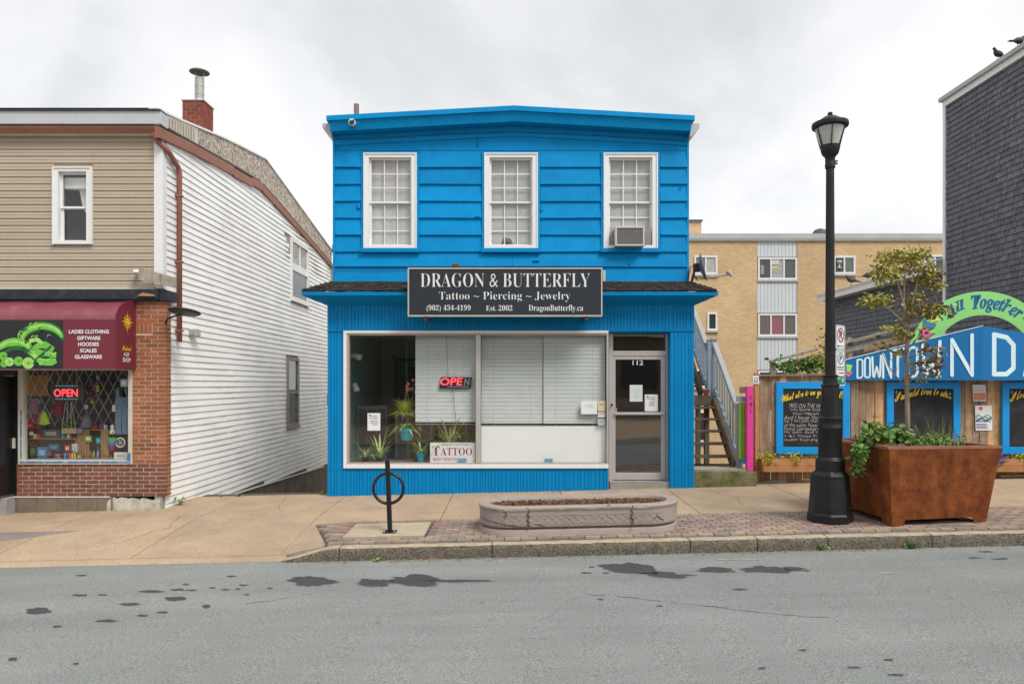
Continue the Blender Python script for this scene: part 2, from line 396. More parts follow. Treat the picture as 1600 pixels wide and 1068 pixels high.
M['ink_green'] = mat('green_ink', (0.01, 0.20, 0.11), 0.5, 0.0)
M['ink_yellow'] = mat('yellow_paint', (0.80, 0.56, 0.03), 0.5, 0.1, 20)
M['paper'] = mat('paper', (0.74, 0.75, 0.76), 0.7, 0.03, 8)
M['alu'] = mat('aluminium', (0.52, 0.50, 0.48), 0.38, 0.06, 4, metal=0.35, spec=0.5, streak=0.15)
M['galv'] = mat('galvanised', (0.45, 0.44, 0.41), 0.45, 0.15, 8, metal=0.5)
M['interior'] = mat('interior_dark', (0.05, 0.06, 0.06), 0.9, 0.2, 2)
M['teal'] = mat('teal_wall', (0.22, 0.42, 0.42), 0.8, 0.05, 2)
M['blind'] = mat('blind_slat', (0.85, 0.875, 0.85), 0.5, 0.05, 4, rand=0.02)
M['curtain'] = mat('curtain', (0.82, 0.81, 0.78), 0.9, 0.05, 4)
M['whiteboard'] = mat('white_board', (0.85, 0.865, 0.86), 0.6, 0.03, 3)
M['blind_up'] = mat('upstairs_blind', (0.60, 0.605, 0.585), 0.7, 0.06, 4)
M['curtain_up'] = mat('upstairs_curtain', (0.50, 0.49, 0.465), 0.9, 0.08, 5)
for i_, (ca_, cb_) in enumerate((((0.50, 0.32, 0.18), (0.39, 0.27, 0.17)), ((0.36, 0.28, 0.20), (0.31, 0.225, 0.155)), ((0.60, 0.36, 0.17), (0.50, 0.31, 0.17)), ((0.27, 0.18, 0.115), (0.34, 0.235, 0.155)))):
    M['fence%d' % i_] = mat('fence_wood%d' % i_, ca_, 0.88, 0.25, 7, 0.4, 45, spec=0.12, rand=0.12, grain=0.30, streak=0.6, streak_col=tuple(q * 0.42 for q in cb_), huevar=cb_, dirt=0.2, dirt_col=(0.13, 0.11, 0.085), dscale=4)
M['glass'] = glass_mat('window_glass', (0.97, 0.985, 0.98), 1.5, 0.02)
M['glass_up'] = glass_mat('window_glass_upper', (0.97, 0.98, 0.98), 1.4, 0.02)
M['glass_door'] = glass_mat('door_glass', (0.42, 0.44, 0.43), 2.6, 0.14)
M['wood'] = mat('wood', (0.32, 0.19, 0.09), 0.75, 0.25, 14, 0.2, 40, streak=0.3)
M['wood_grey'] = mat('weathered_wood', (0.34, 0.30, 0.24), 0.9, 0.25, 10, 0.4, 40, grain=0.3, streak=0.45, streak_col=(0.12, 0.10, 0.08))
M['fence'] = mat('fence_wood', (0.40, 0.245, 0.135), 0.85, 0.25, 9, 0.4, 45, spec=0.15, rand=0.28, randcol=(0.22, 0.155, 0.105), streak=0.55, streak_col=(0.125, 0.085, 0.06), dirt=0.25, dirt_col=(0.14, 0.12, 0.09), dscale=4, huevar=(0.26, 0.195, 0.135))
M['cedar'] = mat('cedar', (0.44, 0.215, 0.10), 0.8, 0.2, 8, 0.2, 40, spec=0.15, rand=0.15, streak=0.25)
M['stair_wood'] = mat('stair_wood', (0.135, 0.105, 0.075), 0.9, 0.3, 8, 0.4, 40, rand=0.25, grain=0.25, dirt=0.3, dirt_col=(0.10, 0.12, 0.06), dscale=5)
M['rail_blue'] = mat('rail_paint', (0.22, 0.285, 0.35), 0.65, 0.15, 6, rand=0.15, streak=0.35, streak_col=(0.29, 0.32, 0.345))
M['moss'] = mat('mossy_concrete', (0.20, 0.185, 0.12), 0.95, 0.3, 5, 0.6, 50, spec=0.1, dirt=0.95, dirt_col=(0.075, 0.075, 0.025), dscale=7, huevar=(0.13, 0.14, 0.05))
M['pink'] = mat('pink_paint', (0.72, 0.05, 0.30), 0.5, 0.1, 8, streak=0.2)
M['lime'] = mat('lime_paint', (0.20, 0.38, 0.03), 0.5, 0.1, 8, streak=0.2)
M['indigo'] = mat('indigo_paint', (0.06, 0.07, 0.22), 0.6, 0.1, 8)
M['frame_blue'] = mat('frame_blue', (0.003, 0.29, 0.72), 0.45, 0.06, 4)
M['board_blue'] = mat('board_blue', (0.002, 0.150, 0.40), 0.42, 0.05, 3)
M['pale_blue'] = mat('pale_blue', (0.62, 0.80, 0.86), 0.5, 0.03, 5)
M['arch_green'] = mat('arch_green', (0.27, 0.66, 0.20), 0.5, 0.05, 3)
M['script_blue'] = mat('script_blue', (0.01, 0.12, 0.30), 0.5, 0.1, 9)
M['chalkboard'] = mat('chalkboard', (0.016, 0.017, 0.019), 0.75, 0.4, 4, dirt=0.5, dirt_col=(0.05, 0.05, 0.052), dscale=4)
M['chalk'] = mat('chalk', (0.55, 0.50, 0.51), 0.95, 0.25, 60)
M['corten'] = mat('corten', (0.165, 0.046, 0.019), 0.8, 0.35, 7, 0.2, 40, spec=0.1, speck=0.25, sscale=45, huevar=(0.24, 0.075, 0.022), streak=0.8, sstretch=(3.2, 3.2, 0.8), streak_col=(0.070, 0.024, 0.015), dirt=0.5, dirt_col=(0.29, 0.10, 0.033), dscale=4.5)
M['corten_top'] = mat('corten_rim', (0.30, 0.13, 0.085), 0.6, 0.2, 8, dirt=0.3)
M['planter'] = mat('mauve_concrete', (0.36, 0.30, 0.272), 0.88, 0.12, 4, 0.5, 50, speck=0.1, dirt=0.35, dirt_col=(0.25, 0.19, 0.17), dscale=4)
M['soil'] = mat('soil', (0.15, 0.085, 0.05), 0.98, 0.4, 25, 1.0, 60, speck=0.4, sscale=60)
M['mulch'] = mat('mulch', (0.20, 0.115, 0.07), 0.95, 0.4, 30, huevar=(0.12, 0.06, 0.035))
M['bark'] = mat('bark', (0.30, 0.22, 0.165), 0.9, 0.25, 20, 0.4, 60)
M['leaf_green'] = mat('leaf_green', (0.075, 0.165, 0.03), 0.55, 0.35, 9, huevar=(0.16, 0.28, 0.06))
M['leaf_yellow'] = mat('leaf_yellow', (0.44, 0.38, 0.06), 0.6, 0.4, 12, huevar=(0.25, 0.28, 0.05))
M['leaf_brown'] = mat('leaf_brown', (0.16, 0.09, 0.045), 0.7, 0.4, 12, huevar=(0.22, 0.17, 0.045))
M['leaf_lime'] = mat('leaf_lime', (0.36, 0.40, 0.04), 0.6, 0.3, 12, huevar=(0.44, 0.37, 0.03))
M['grass_dry'] = mat('grass_dry', (0.30, 0.25, 0.11), 0.8, 0.3, 10, huevar=(0.12, 0.19, 0.04))
M['violet'] = mat('violet_petals', (0.16, 0.13, 0.34), 0.7, 0.3, 20)
M['coral'] = mat('coral_petals', (0.72, 0.22, 0.20), 0.7, 0.2, 20)
M['litter'] = mat('leaf_litter', (0.36, 0.24, 0.11), 0.85, 0.4, 30, huevar=(0.25, 0.12, 0.06))
M['turquoise'] = mat('turquoise_pot', (0.01, 0.30, 0.38), 0.4, 0.06, 5)
M['yellow_brick'] = brick_mat('yellow_brick', (0.68, 0.455, 0.235), (0.56, 0.355, 0.175), (0.60, 0.47, 0.31), 0.21, 0.071, 0.009)
M['pale_panel'] = mat('pale_panel', (0.62, 0.645, 0.665), 0.5, 0.05, 1, streak=0.12)
M['coping'] = mat('coping', (0.47, 0.46, 0.45), 0.8, 0.1, 1.5, streak=0.3)
M['slate'] = mat('slate_shingle', (0.135, 0.142, 0.163), 0.85, 0.2, 9, 0.35, 50, rand=0.22, streak=0.15)
M['slate_dark'] = mat('slate_gap', (0.02, 0.02, 0.024), 0.9, 0.2, 5)
M['pigeon'] = mat('pigeon', (0.05, 0.052, 0.06), 0.7, 0.3, 40)
M['lens'] = mat('lantern_lens', (0.60, 0.60, 0.57), 0.25, 0.08, 30, spec=0.6, trans=0.35)
M['neon_red'] = mat('neon_red', (1.0, 0.045, 0.05), 0.4, 0, emit=1.6)
M['neon_cyan'] = mat('neon_cyan', (0.1, 0.55, 0.8), 0.4, 0, emit=0.6)
M['dish'] = mat('dish_grey', (0.17, 0.18, 0.20), 0.5, 0.1, 5)
def flat(name, c, rough=0.6, var=0.08): 
    if name not in M: M[name] = mat(name, c, rough, var, 12)
    return M[name]

# ================================================================== GROUND
def sheet(name, xs, ys, zf, m, parent=None, thick=0.0):
    mb = MB(); nx, ny = len(xs), len(ys)
    vs_ = [(x, y, zf(x, y)) for y in ys for x in xs]
    fs = [(j * nx + i, j * nx + i + 1, (j + 1) * nx + i + 1, (j + 1) * nx + i) for j in range(ny - 1) for i in range(nx - 1)]
    mb.add(vs_, fs)
    if thick:
        rim = [(i, 0) for i in range(nx)] + [(nx - 1, j) for j in range(1, ny)] + [(i, ny - 1) for i in range(nx - 2, -1, -1)] + [(0, j) for j in range(ny - 2, 0, -1)]
        a = [Vector(vs_[j * nx + i]) for i, j in rim]; n = len(a)
        mb.add(a + [p - Vector((0, 0, thick)) for p in a], [(i, i + n, (i + 1) % n + n, (i + 1) % n) for i in range(n)])
    return mb.build(name, m, parent, fix=False)
def lin(a, b, n): return [a + (b - a) * i / n for i in range(n + 1)]
def terrain(x, y):
    t = sstep((y - 0.7) / 4.5)
    if y < -3: return gz(x, -7) - 0.12
    return (1 - t) * (gz(x, 0) - 0.14) - 2.7 * t
tag(sheet('ground', [-600, -200, -80] + lin(-40, 40, 40) + [80, 200, 600], [-600, -200, -60, -30, -12, -6, -3.2, -2.9, -1, 0, 0.7] + lin(1, 5.5, 12) + [9, 20, 60, 200, 600], terrain, M['earth']), kind='structure')
road = tag(sheet('road', lin(-45, 45, 180), lin(-11.2, -3.8, 20), lambda x, y: gz(x, min(y, -3.81)), M['asphalt']), kind='structure')
walk = tag(sheet('pavement', lin(-45, 45, 240), lin(-3.72, 0.75, 14), lambda x, y: gz(x, y) - 0.03, M['concrete_dark']), kind='structure')
# far pavement and kerb across the street (seen in the shop's glass)
fp = tag(sheet('opposite_pavement', lin(-45, 45, 60), [-27, -20, -15, -11.35], lambda x, y: gz(x, -12), M['concrete_tan']), kind='structure')
k = MB(); k.prism([(-45, -11.35, gz(-40, -12) - 0.3), (-45, -11.2, gz(-40, -12) - 0.3), (-45, -11.2, gz(-40, -12) + 0.01), (-45, -11.35, gz(-40, -12) + 0.01)], (90, 0, SL * 80)); k.build('far_kerb_stone', M['granite'], fp)

JX = [-2.87, -1.02, 0.83, 2.68, 4.53, 6.38, 8.23, 10.08, 11.93]
g = 0.006
def slab(x0, x1, y0, y1, m=M['concrete_tan'], lift=0.0):
    return sheet('slab', lin(x0 + g, x1 - g, max(2, int((x1 - x0) / 0.2))), lin(y0 + g, y1 - g, max(2, int((y1 - y0) / 0.2))), lambda x, y: gz(x, y) + lift, m, walk, 0.05)
for a, b in zip(JX, JX[1:]): slab(a, b, -2.25, 0.72)
DX = [-14, -11.0, -8.6, -6.57, -4.72, -2.87]
for a, b in zip(DX, DX[1:]): slab(a, b, -3.605, 0.30)
sheet('driveway_lip', lin(-14, -2.77, 60), lin(-3.8, -3.63, 2), lambda x, y: gz(x, y) + 0.004, M['concrete_tan'], walk, 0.06)
# wedge of concrete between driveway and pavers
mbw = MB()
w0 = [(-2.87, -2.25), (-2.80, -2.25), (-2.33, -3.52), (-2.33, -3.62), (-2.87, -3.62)]
mbw.prism([(x, y, gz(x, y) - 0.05) for x, y in w0], (0, 0, 0.05)); mbw.build('slab', M['concrete_tan'], walk)
# old grey patch at the far left
mbp = MB(); q = [road_pt(p[0], p[1]) for p in ((-60, 829), (90, 829), (0, 848), (-60, 856))]
pts = [(-8.2, -2.3), (-6.15, -2.3), (-7.05, -2.78), (-8.2, -3.0)]
mbp.prism([(x, y, gz(x, y) - 0.02) for x, y in pts], (0, 0, 0.024)); mbp.build('grey_patch', M['patch_grey'], walk)

# pavers: narrow bricks between pavement and kerb
PIT = (-2.18, -1.13, -3.26, -2.42)
def paver_mesh(L_, W_, m):
    b = MB(); e = 0.006; h = 0.05
    b.hexa([(-L_ / 2, -W_ / 2, -h), (L_ / 2, -W_ / 2, -h), (L_ / 2, W_ / 2, -h), (-L_ / 2, W_ / 2, -h), (-L_ / 2 + e, -W_ / 2 + e, 0), (L_ / 2 - e, -W_ / 2 + e, 0), (L_ / 2 - e, W_ / 2 - e, 0), (-L_ / 2 + e, W_ / 2 - e, 0)])
    me = bpy.data.meshes.new('paver'); me.from_pydata(b.v, [], b.f); me.materials.append(m); return me
PM = {}
for mn in ('paver_pink', 'paver_grey', 'paver_tan'): PM[mn] = (paver_mesh(0.196, 0.097, M[mn]), paver_mesh(0.097, 0.196, M[mn]), paver_mesh(0.096, 0.097, M[mn]))
paving = tag(sheet('paver_strip', lin(-2.9, 14, 60), lin(-3.63, -2.24, 4), lambda x, y: gz(x, y) - 0.022, M['concrete_dark']), kind='structure')
spots = []
def left_edge(y): return -2.80 + (-2.25 - y) / 1.27 * 0.47
for r in range(13):
    y = -3.56 + 0.0505 + r * 0.1005
    if y > -2.28: break
    x = -3.0 + (0.1 if r % 2 else 0)
    while x < 14:
        kind = 0
        if x - 0.1 > left_edge(y) and not (PIT[0] - 0.1 < x < PIT[1] + 0.1 and PIT[2] - 0.05 < y < PIT[3] + 0.05) and not (-0.35 < x < 2.1 and -3.3 < y < -2.5) and not (5.0 < x < 6.0 and -3.1 < y < -2.4):
            spots.append((x, y, kind))
        x += 0.2005
spots.sort(key=lambda s: (0 if abs(s[0] / (s[1] + D)) < 0.72 else 1, s[1] + 0.03 * abs(s[0])))
rest = MB()
for i, (x, y, kd) in enumerate(spots):
    mn = rng.choice(['paver_pink', 'paver_pink', 'paver_grey', 'paver_tan'] if y > -3.4 else ['paver_tan', 'paver_tan', 'paver_grey'])
    z = gz(x, y) + rng.uniform(-0.003, 0.003)
    if i < 300:
        o = bpy.data.objects.new('paver', PM[mn][kd]); reg(o, (x, y, z), paving); o.rotation_euler = (rng.uniform(-.01, .01), -SL + rng.uniform(-.008, .008), rng.uniform(-.012, .012))
    else:
        mi = {'paver_pink': 0, 'paver_grey': 1, 'paver_tan': 2}[mn]; me = PM[mn][kd]
        rest.add([(x + v.co.x, y + v.co.y, z + v.co.z + SL * v.co.x) for v in me.vertices], [list(p.vertices) for p in me.polygons], mi)
tag(rest.build('far_pavers', [M['paver_pink'], M['paver_grey'], M['paver_tan']], paving, fix=False), kind='stuff')
sheet('rack_pad', lin(PIT[0], PIT[1], 6), lin(PIT[2], PIT[3], 5), lambda x, y: gz(x, y) + 0.003, M['pad'], paving, 0.05)

# granite kerb stones
kerb = tag(MB().prism([(-2.75, -3.74, gz(-2.75, -3.9) - 0.12), (14, -3.74, gz(14, -3.9) - 0.12), (14, -3.70, gz(14, -3.9) - 0.12), (-2.75, -3.70, gz(-2.75, -3.9) - 0.12)], (0, 0, 0.05)).build('kerb', M['concrete_dark']), kind='structure')
KX = [-2.78, -2.08, -0.24, 2.14, 2.95, 3.80, 5.05, 6.6, 8.3, 10.0, 12.0]
for a, b in zip(KX, KX[1:]):
    nx = max(6, int((b - a) / 0.05)); prof = [(-3.862, 0), (-3.862, .25), (-3.86, .5), (-3.858, .75), (-3.852, 1), (-3.82, 1), (-3.76, 1), (-3.69, 1), (-3.69, 0)]
    mb = MB(); vs_ = []
    for i in range(nx + 1):
        x = a + 0.006 + (b - a - 0.012) * i / nx
        for j, (y, t) in enumerate(prof):
            zb = gz(x, -3.87) - 0.06; zt = max(gz(x, -3.74), gz(x, -3.87) + 0.012)
            nv = mnoise.noise(Vector((x * 7, y * 9 + 3, t * 4))) * 0.022 + mnoise.noise(Vector((x * 22, y * 30, t * 9))) * 0.014
            zz_ = zb + (zt - zb) * t + (mnoise.noise(Vector((x * 6, y * 8, 5))) * 0.006 if t == 1 else 0)
            edge = min(i, nx - i) ; sink = 0.008 if edge == 0 else 0
            vs_.append((x, y + (nv if j < 6 else 0) + (0.010 if (j == 4) else 0) + sink * (j < 5), zz_ - (0.008 if j == 4 else 0)))
    m_ = len(prof)
    fs = [(i * m_ + j, (i + 1) * m_ + j, (i + 1) * m_ + j + 1, i * m_ + j + 1) for i in range(nx) for j in range(m_ - 1)]
    fs += [tuple(range(m_))[::-1], tuple(nx * m_ + j for j in range(m_))]
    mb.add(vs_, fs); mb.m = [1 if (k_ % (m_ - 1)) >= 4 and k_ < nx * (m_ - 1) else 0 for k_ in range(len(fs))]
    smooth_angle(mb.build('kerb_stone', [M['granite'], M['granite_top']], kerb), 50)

# dark tar patches on the asphalt
def blot(px, py, w_, h_, skew=0.0, seed=0):
    r_ = random.Random(seed + int(px * 3 + py)); n = 64; pts = []; ph_ = [r_.random() * 6.28 for _ in range(6)]
    for i in range(n):
        t = 2 * math.pi * i / n; k_ = 1 + sum(.13 / (q_ * .7 + .3) * math.sin((q_ * 2 + 1) * t + ph_[q_]) for q_ in range(6)) + r_.uniform(-.05, .05)
        a, b = math.cos(t) * w_ / 2 * k_, math.sin(t) * h_ / 2 * k_
        x, y = road_pt(px + a, py + b + skew * a); pts.append((x, y, gz(x, y) + 0.004))
    mb = MB(); mb.add(pts, [tuple(range(n))], 0); cx_ = sum(p[0] for p in pts) / n; cy_ = sum(p[1] for p in pts) / n
    hp = []
    for i, p in enumerate(pts):
        k_ = 1.07 + .05 * math.sin(i * .8 + ph_[0]) + .03 * math.sin(i * 2.3 + ph_[1]); x, y = cx_ + (p[0] - cx_) * k_, cy_ + (p[1] - cy_) * k_; hp.append((x, y, gz(x, y) + .002))
    mb.add(pts + hp, [(i, i + n, (i + 1) % n + n, (i + 1) % n) for i in range(n)], 1); return mb.build('tar_patch', [M['tar'], M['tar_halo']], road, fix=False)
for a in ((478, 910, 62, 15), (588, 908, 52, 11), (641, 904, 70, 17), (704, 908, 100, 4), (1002, 890, 84, 15, .09), (1028, 896, 62, 9, .08), (1130, 891, 54, 8, .05), (1188, 888, 72, 10, .03), (1246, 888, 34, 6),
          (1075, 898, 26, 2), (1262, 891, 10, 2), (68, 954, 38, 9), (127, 929, 22, 3), (163, 929, 14, 2), (268, 935, 32, 6), (200, 943, 30, 4), (240, 923, 32, 4), (282, 921, 20, 3), (302, 922, 14, 2), (290, 913, 10, 2), (320, 947, 12, 5), (330, 918, 10, 2),
          (352, 921, 12, 2), (371, 920, 8, 2), (384, 914, 14, 2), (385, 929, 8, 2), (420, 919, 9, 2), (167, 969, 28, 4), (225, 961, 16, 3), (254, 957, 16, 3), (88, 978, 14, 3), (364, 900, 14, 2), (124, 899, 16, 2), (22, 1030, 13, 5), (118, 1036, 8, 3),
          (1155, 921, 18, 3), (1255, 1015, 10, 3), (1190, 1043, 10, 3), (1335, 1042, 18, 3), (1390, 1030, 14, 3), (1405, 1054, 24, 3), (1540, 862, 20, 2), (1567, 873, 22, 2), (1525, 871, 18, 2), (1030, 946, 9, 2), (940, 936, 9, 2), (925, 886, 9, 2), (915, 895, 16, 2), (945, 895, 8, 2)):
    blot(*a)
# thin cracks in the asphalt
for path in ([(385, 942), (430, 937), (470, 929), (505, 926)], [(900, 927), (960, 931), (1010, 936), (1060, 942), (1120, 948), (1190, 957), (1260, 963), (1330, 966)]):
    pts = []
    for i in range(len(path) - 1):
        for t in (0, .25, .5, .75): pts.append((path[i][0] + (path[i + 1][0] - path[i][0]) * t, path[i][1] + (path[i + 1][1] - path[i][1]) * t + rng.uniform(-.8, .8)))
    mb = MB()
    for a, b in zip(pts, pts[1:]):
        if rng.random() < 0.25: continue
        p, q_ = road_pt(*a), road_pt(*b); d_ = rng.uniform(.002, .006)
        mb.add([(p[0], p[1] - d_, gz(*p) + .003), (q_[0], q_[1] - d_, gz(*q_) + .003), (q_[0], q_[1] + d_, gz(*q_) + .003), (p[0], p[1] + d_, gz(*p) + .003)], [(0, 1, 2, 3)])
    mb.build('crack', M['tar'], road, fix=False)
# hairline cracks and crew marks on the pavement
for path in ([(-5.9, -3.3), (-5.2, -2.9), (-4.9, -2.2), (-5.1, -1.4)], [(-7.2, -1.6), (-6.4, -1.9), (-5.6, -1.75)], [(-3.9, -.1), (-3.8, -.8), (-3.5, -1.5)], [(-.3, -.2), (-.1, -.9), (.1, -1.2)], [(3.3, -.3), (3.6, -1.0), (3.4, -1.9)], [(7.0, .1), (7.3, -1.0), (7.1, -1.8)]):
    pts = []
    for a, b in zip(path, path[1:]):
        for i in range(6): t_ = i / 6; pts.append((a[0] + (b[0] - a[0]) * t_ + rng.uniform(-.03, .03), a[1] + (b[1] - a[1]) * t_ + rng.uniform(-.03, .03)))
    mb = MB()
    for p, q_ in zip(pts, pts[1:]): mb.add([(p[0] - .004, p[1], gz(*p) + .0025), (p[0] + .004, p[1], gz(*p) + .0025), (q_[0] + .003, q_[1], gz(*q_) + .0025), (q_[0] - .003, q_[1], gz(*q_) + .0025)], [(0, 1, 2, 3)])
    mb.build('hairline_crack', M['concrete_dark'], walk, fix=False)
mb = MB()
for p, q_ in (((-2.75, -.35), (-2.68, -.15)), ((-2.95, -.55), (-2.72, -.6))): mb.add([(p[0] - .012, p[1], gz(*p) + .003), (p[0] + .012, p[1], gz(*p) + .003), (q_[0] + .012, q_[1], gz(*q_) + .003), (q_[0] - .012, q_[1], gz(*q_) + .003)], [(0, 1, 2, 3)])
mb.build('orange_survey_mark', flat('survey_orange', (.55, .26, .07), .9, .3), walk, fix=False)
mb = MB()                                                        # worn yellow paint
for (a, b, c_, d_) in ((1120, 873.4, 1184, 874.6), (1376, 894.5, 1396, 896)):
    p, q_, r_, s_ = road_pt(a, c_ and b), road_pt(c_, b), road_pt(c_, d_), road_pt(a, d_)
    mb.add([(x, y, gz(x, y) + .004) for x, y in (p, s_, r_, q_)], [(0, 1, 2, 3)])
mb.build('worn_paint_line', flat('worn_yellow', (0.40, 0.33, 0.19), 0.9, 0.3), road, fix=False)

# ================================================================== BLUE SHOP
YU = 0.45; X0, X1 = -3.205, 3.165
blue = T('blue_shop_building', 'bright blue two storey shop with white upstairs windows and grooved ground floor front', 'building', (0, 0, 0))
def ztop(x): return 6.575 + 0.18 * (1 - abs(x) / 3.26)
FLOOR = 0.10
# shell
for xa, xb in ((X0, X0 + 0.12), (X1 - 0.12, X1)):
    mb = MB(); mb.box(xa, xb, 0.04, 9.3, -2.9, 3.30); mb.box(xa, xb, YU + 0.03, 9.3, 3.30, 6.30); mb.build('side_wall', M['vinyl'], blue)
MB().box(X0 + .12, X1 - .12, 9.18, 9.3, -2.9, 6.3).build('back_wall', M['blue_low'], blue)
mb = MB(); mb.box(X0 + .12, X1 - .12, 0.30, 9.18, FLOOR - 0.1, FLOOR); mb.build('floor', flat('shop_floor', (0.26, 0.20, 0.15)), blue)
mb = MB(); mb.box(X0 + .12, X1 - .12, 0.10, 9.18, 2.86, 2.95); mb.build('ceiling', flat('shop_ceiling', (0.70, 0.71, 0.70)), blue)
mb = MB(); mb.box(X0 + .12, X0 + .15, 0.12, 5.0, FLOOR, 2.86); mb.box(X0 + .15, X1 - .12, 4.4, 4.45, FLOOR, 2.86); mb.build('inner_wall', M['teal'], blue)
mb = MB(); mb.box(1.66, 1.70, 0.3, 4.4, FLOOR, 2.86); mb.build('partition', flat('partition', (0.40, 0.42, 0.41)), blue)
# upstairs front wall behind the boards, with openings for the windows
WIN = [(568.6, 651), (757, 840), (943.3, 1027.2)]
WZ0, WZ1 = PZ(387.6, YU - .04), PZ(239.6, YU - .04)
wx = [(PX(a, YU - .04), PX(b, YU - .04)) for a, b in WIN]
mb = MB(); xs = [X0] + [q for p in wx for q in (p[0] + .05, p[1] - .05)] + [X1]
for i in range(0, len(xs), 2): mb.box(xs[i], xs[i + 1], YU, YU + .14, 3.3, 6.35)
for a, b in wx: mb.box(a + .05, b - .05, YU, YU + .14, 3.3, WZ0 + .05); mb.box(a + .05, b - .05, YU, YU + .14, WZ1 - .05, 6.35)
mb.prism([(X0, YU, 6.35), (X1, YU, 6.35), (X1, YU, ztop(X1) - .1), (0, YU, ztop(0) - .1), (X0, YU, ztop(X0) - .1)], (0, .14, 0))
mb.build('front_wall', M['blue'], blue)
MB().box(X0 + .12, X1 - .12, YU + .5, YU + .52, 3.3, 6.3).build('inner_screen', M['interior'], blue)
# lapped boards: each its own piece
ly = [219.5, 235.5, 261.9, 288.3, 314.7, 341, 367.5, 393.6, 416.8, 441]
cols = [(523, 565.5), (655, 753.2), (843.9, 939.6), (1031, 1075.5)]
for r in range(1, 9):
    za, zb = PZ(ly[r + 1], YU), PZ(ly[r], YU)
    cs = cols if r <= 6 else [(523, 800.5), (800.5, 1075.5)]
    for a, b in cs:
        xa, xb = max(X0, PX(a, YU)) + .002, min(X1, PX(b, YU)) - .002
        if r > 6 and a > 700: xa += .001
        mb = MB(); lip = 0.042
        j1, j2 = rng.uniform(-.005, .004), rng.uniform(-.005, .004)
        mb.hexa([(xa, YU - lip + rng.uniform(-.004, .006), za + j1), (xb, YU - lip + rng.uniform(-.004, .006), za + j2), (xb, YU - .001, za + j2), (xa, YU - .001, za + j1), (xa, YU - .006, zb), (xb, YU - .006, zb), (xb, YU - .001, zb), (xa, YU - .001, zb)])
        mb.build('siding_board', M['blue'], blue)
mb = MB(); zf = lambda x: PZ(218.5, YU) + (PZ(203.6, YU) - PZ(218.5, YU)) * (1 - abs(x) / 3.2)
z1 = PZ(235.5, YU)
mb.prism([(X0, YU - .001, z1 + .001), (X1, YU - .001, z1 + .001), (X1, YU - .001, zf(X1)), (0, YU - .001, zf(0)), (X0, YU - .001, zf(X0))], (0, -.012, 0)); mb.build('siding_board', M['blue'], blue)
for xa, xb in ((X0 - .012, X0 + .03), (X1 - .03, X1 + .012)): MB().box(xa, xb, YU - .03, YU + .05, 3.6, 6.36).build('corner_board', M['blue'], blue)
# cornice: three stepped boards each side of the peak
def slopeboard(name, x0, x1, off0, off1, h0, h1, m, yb=None):
    mb = MB(); yb = YU + 0.02 if yb is None else yb
    a = lambda x, h: ztop(x) - h
    mb.hexa([(x0, YU - off0, a(x0, h1)), (x1, YU - off0, a(x1, h1)), (x1, yb, a(x1, h1)), (x0, yb, a(x0, h1)), (x0, YU - off1, a(x0, h0)), (x1, YU - off1, a(x1, h0)), (x1, yb, a(x1, h0)), (x0, yb, a(x0, h0))])
    return mb.build(name, m, blue)
XC0, XC1 = PX(510.5, YU - .3), PX(1085, YU - .3)
for xa, xb in ((XC0, 0.035), (0.035, XC1)):
    slopeboard('cornice_board', xa, xb, .33, .33, 0, .085, M['blue'])
    slopeboard('cornice_board', xa + .05 * (xa < 0), xb - .05 * (xb > 1), .25, .30, .087, .25, M['blue'])
    slopeboard('frieze_board', max(xa, X0), min(xb, X1), .035, .035, .252, .43, M['blue'])
# roof slabs
for xa, xb in ((XC0, 0), (0, XC1)):
    mb = MB(); mb.prism([(xa, YU + .05, ztop(xa) - .05), (xb, YU + .05, ztop(xb) - .05), (xb, YU + .05, ztop(xb) - .02), (xa, YU + .05, ztop(xa) - .02)], (0, 8.9, 0)); mb.build('roof', M['blue'] if 0 else M['roof'], blue)
# gutters along the eaves
for sgn, xe in ((-1, X0), (1, X1)):
    mb = MB(); y0_, y1_ = YU - .16, 9.4
    xo = xe + sgn * .165; zt = 6.50; zi = 6.26
    mb.prism([(xe, y0_, zt), (xo, y0_, zt), (xo, y0_, zt - .08), (xe + sgn * .012, y0_, zi), (xe, y0_, zi)], (0, y1_ - y0_, 0)); mb.build('gutter', M['grey_metal'], blue)
MB().tube([(PX(557, 3), 3, 6.3), (PX(557, 3), 3, PZ(163, 3))], .055, 10).build('roof_vent_pipe', flat('old_pipe', (0.16, 0.12, 0.11)), blue, smooth=True)

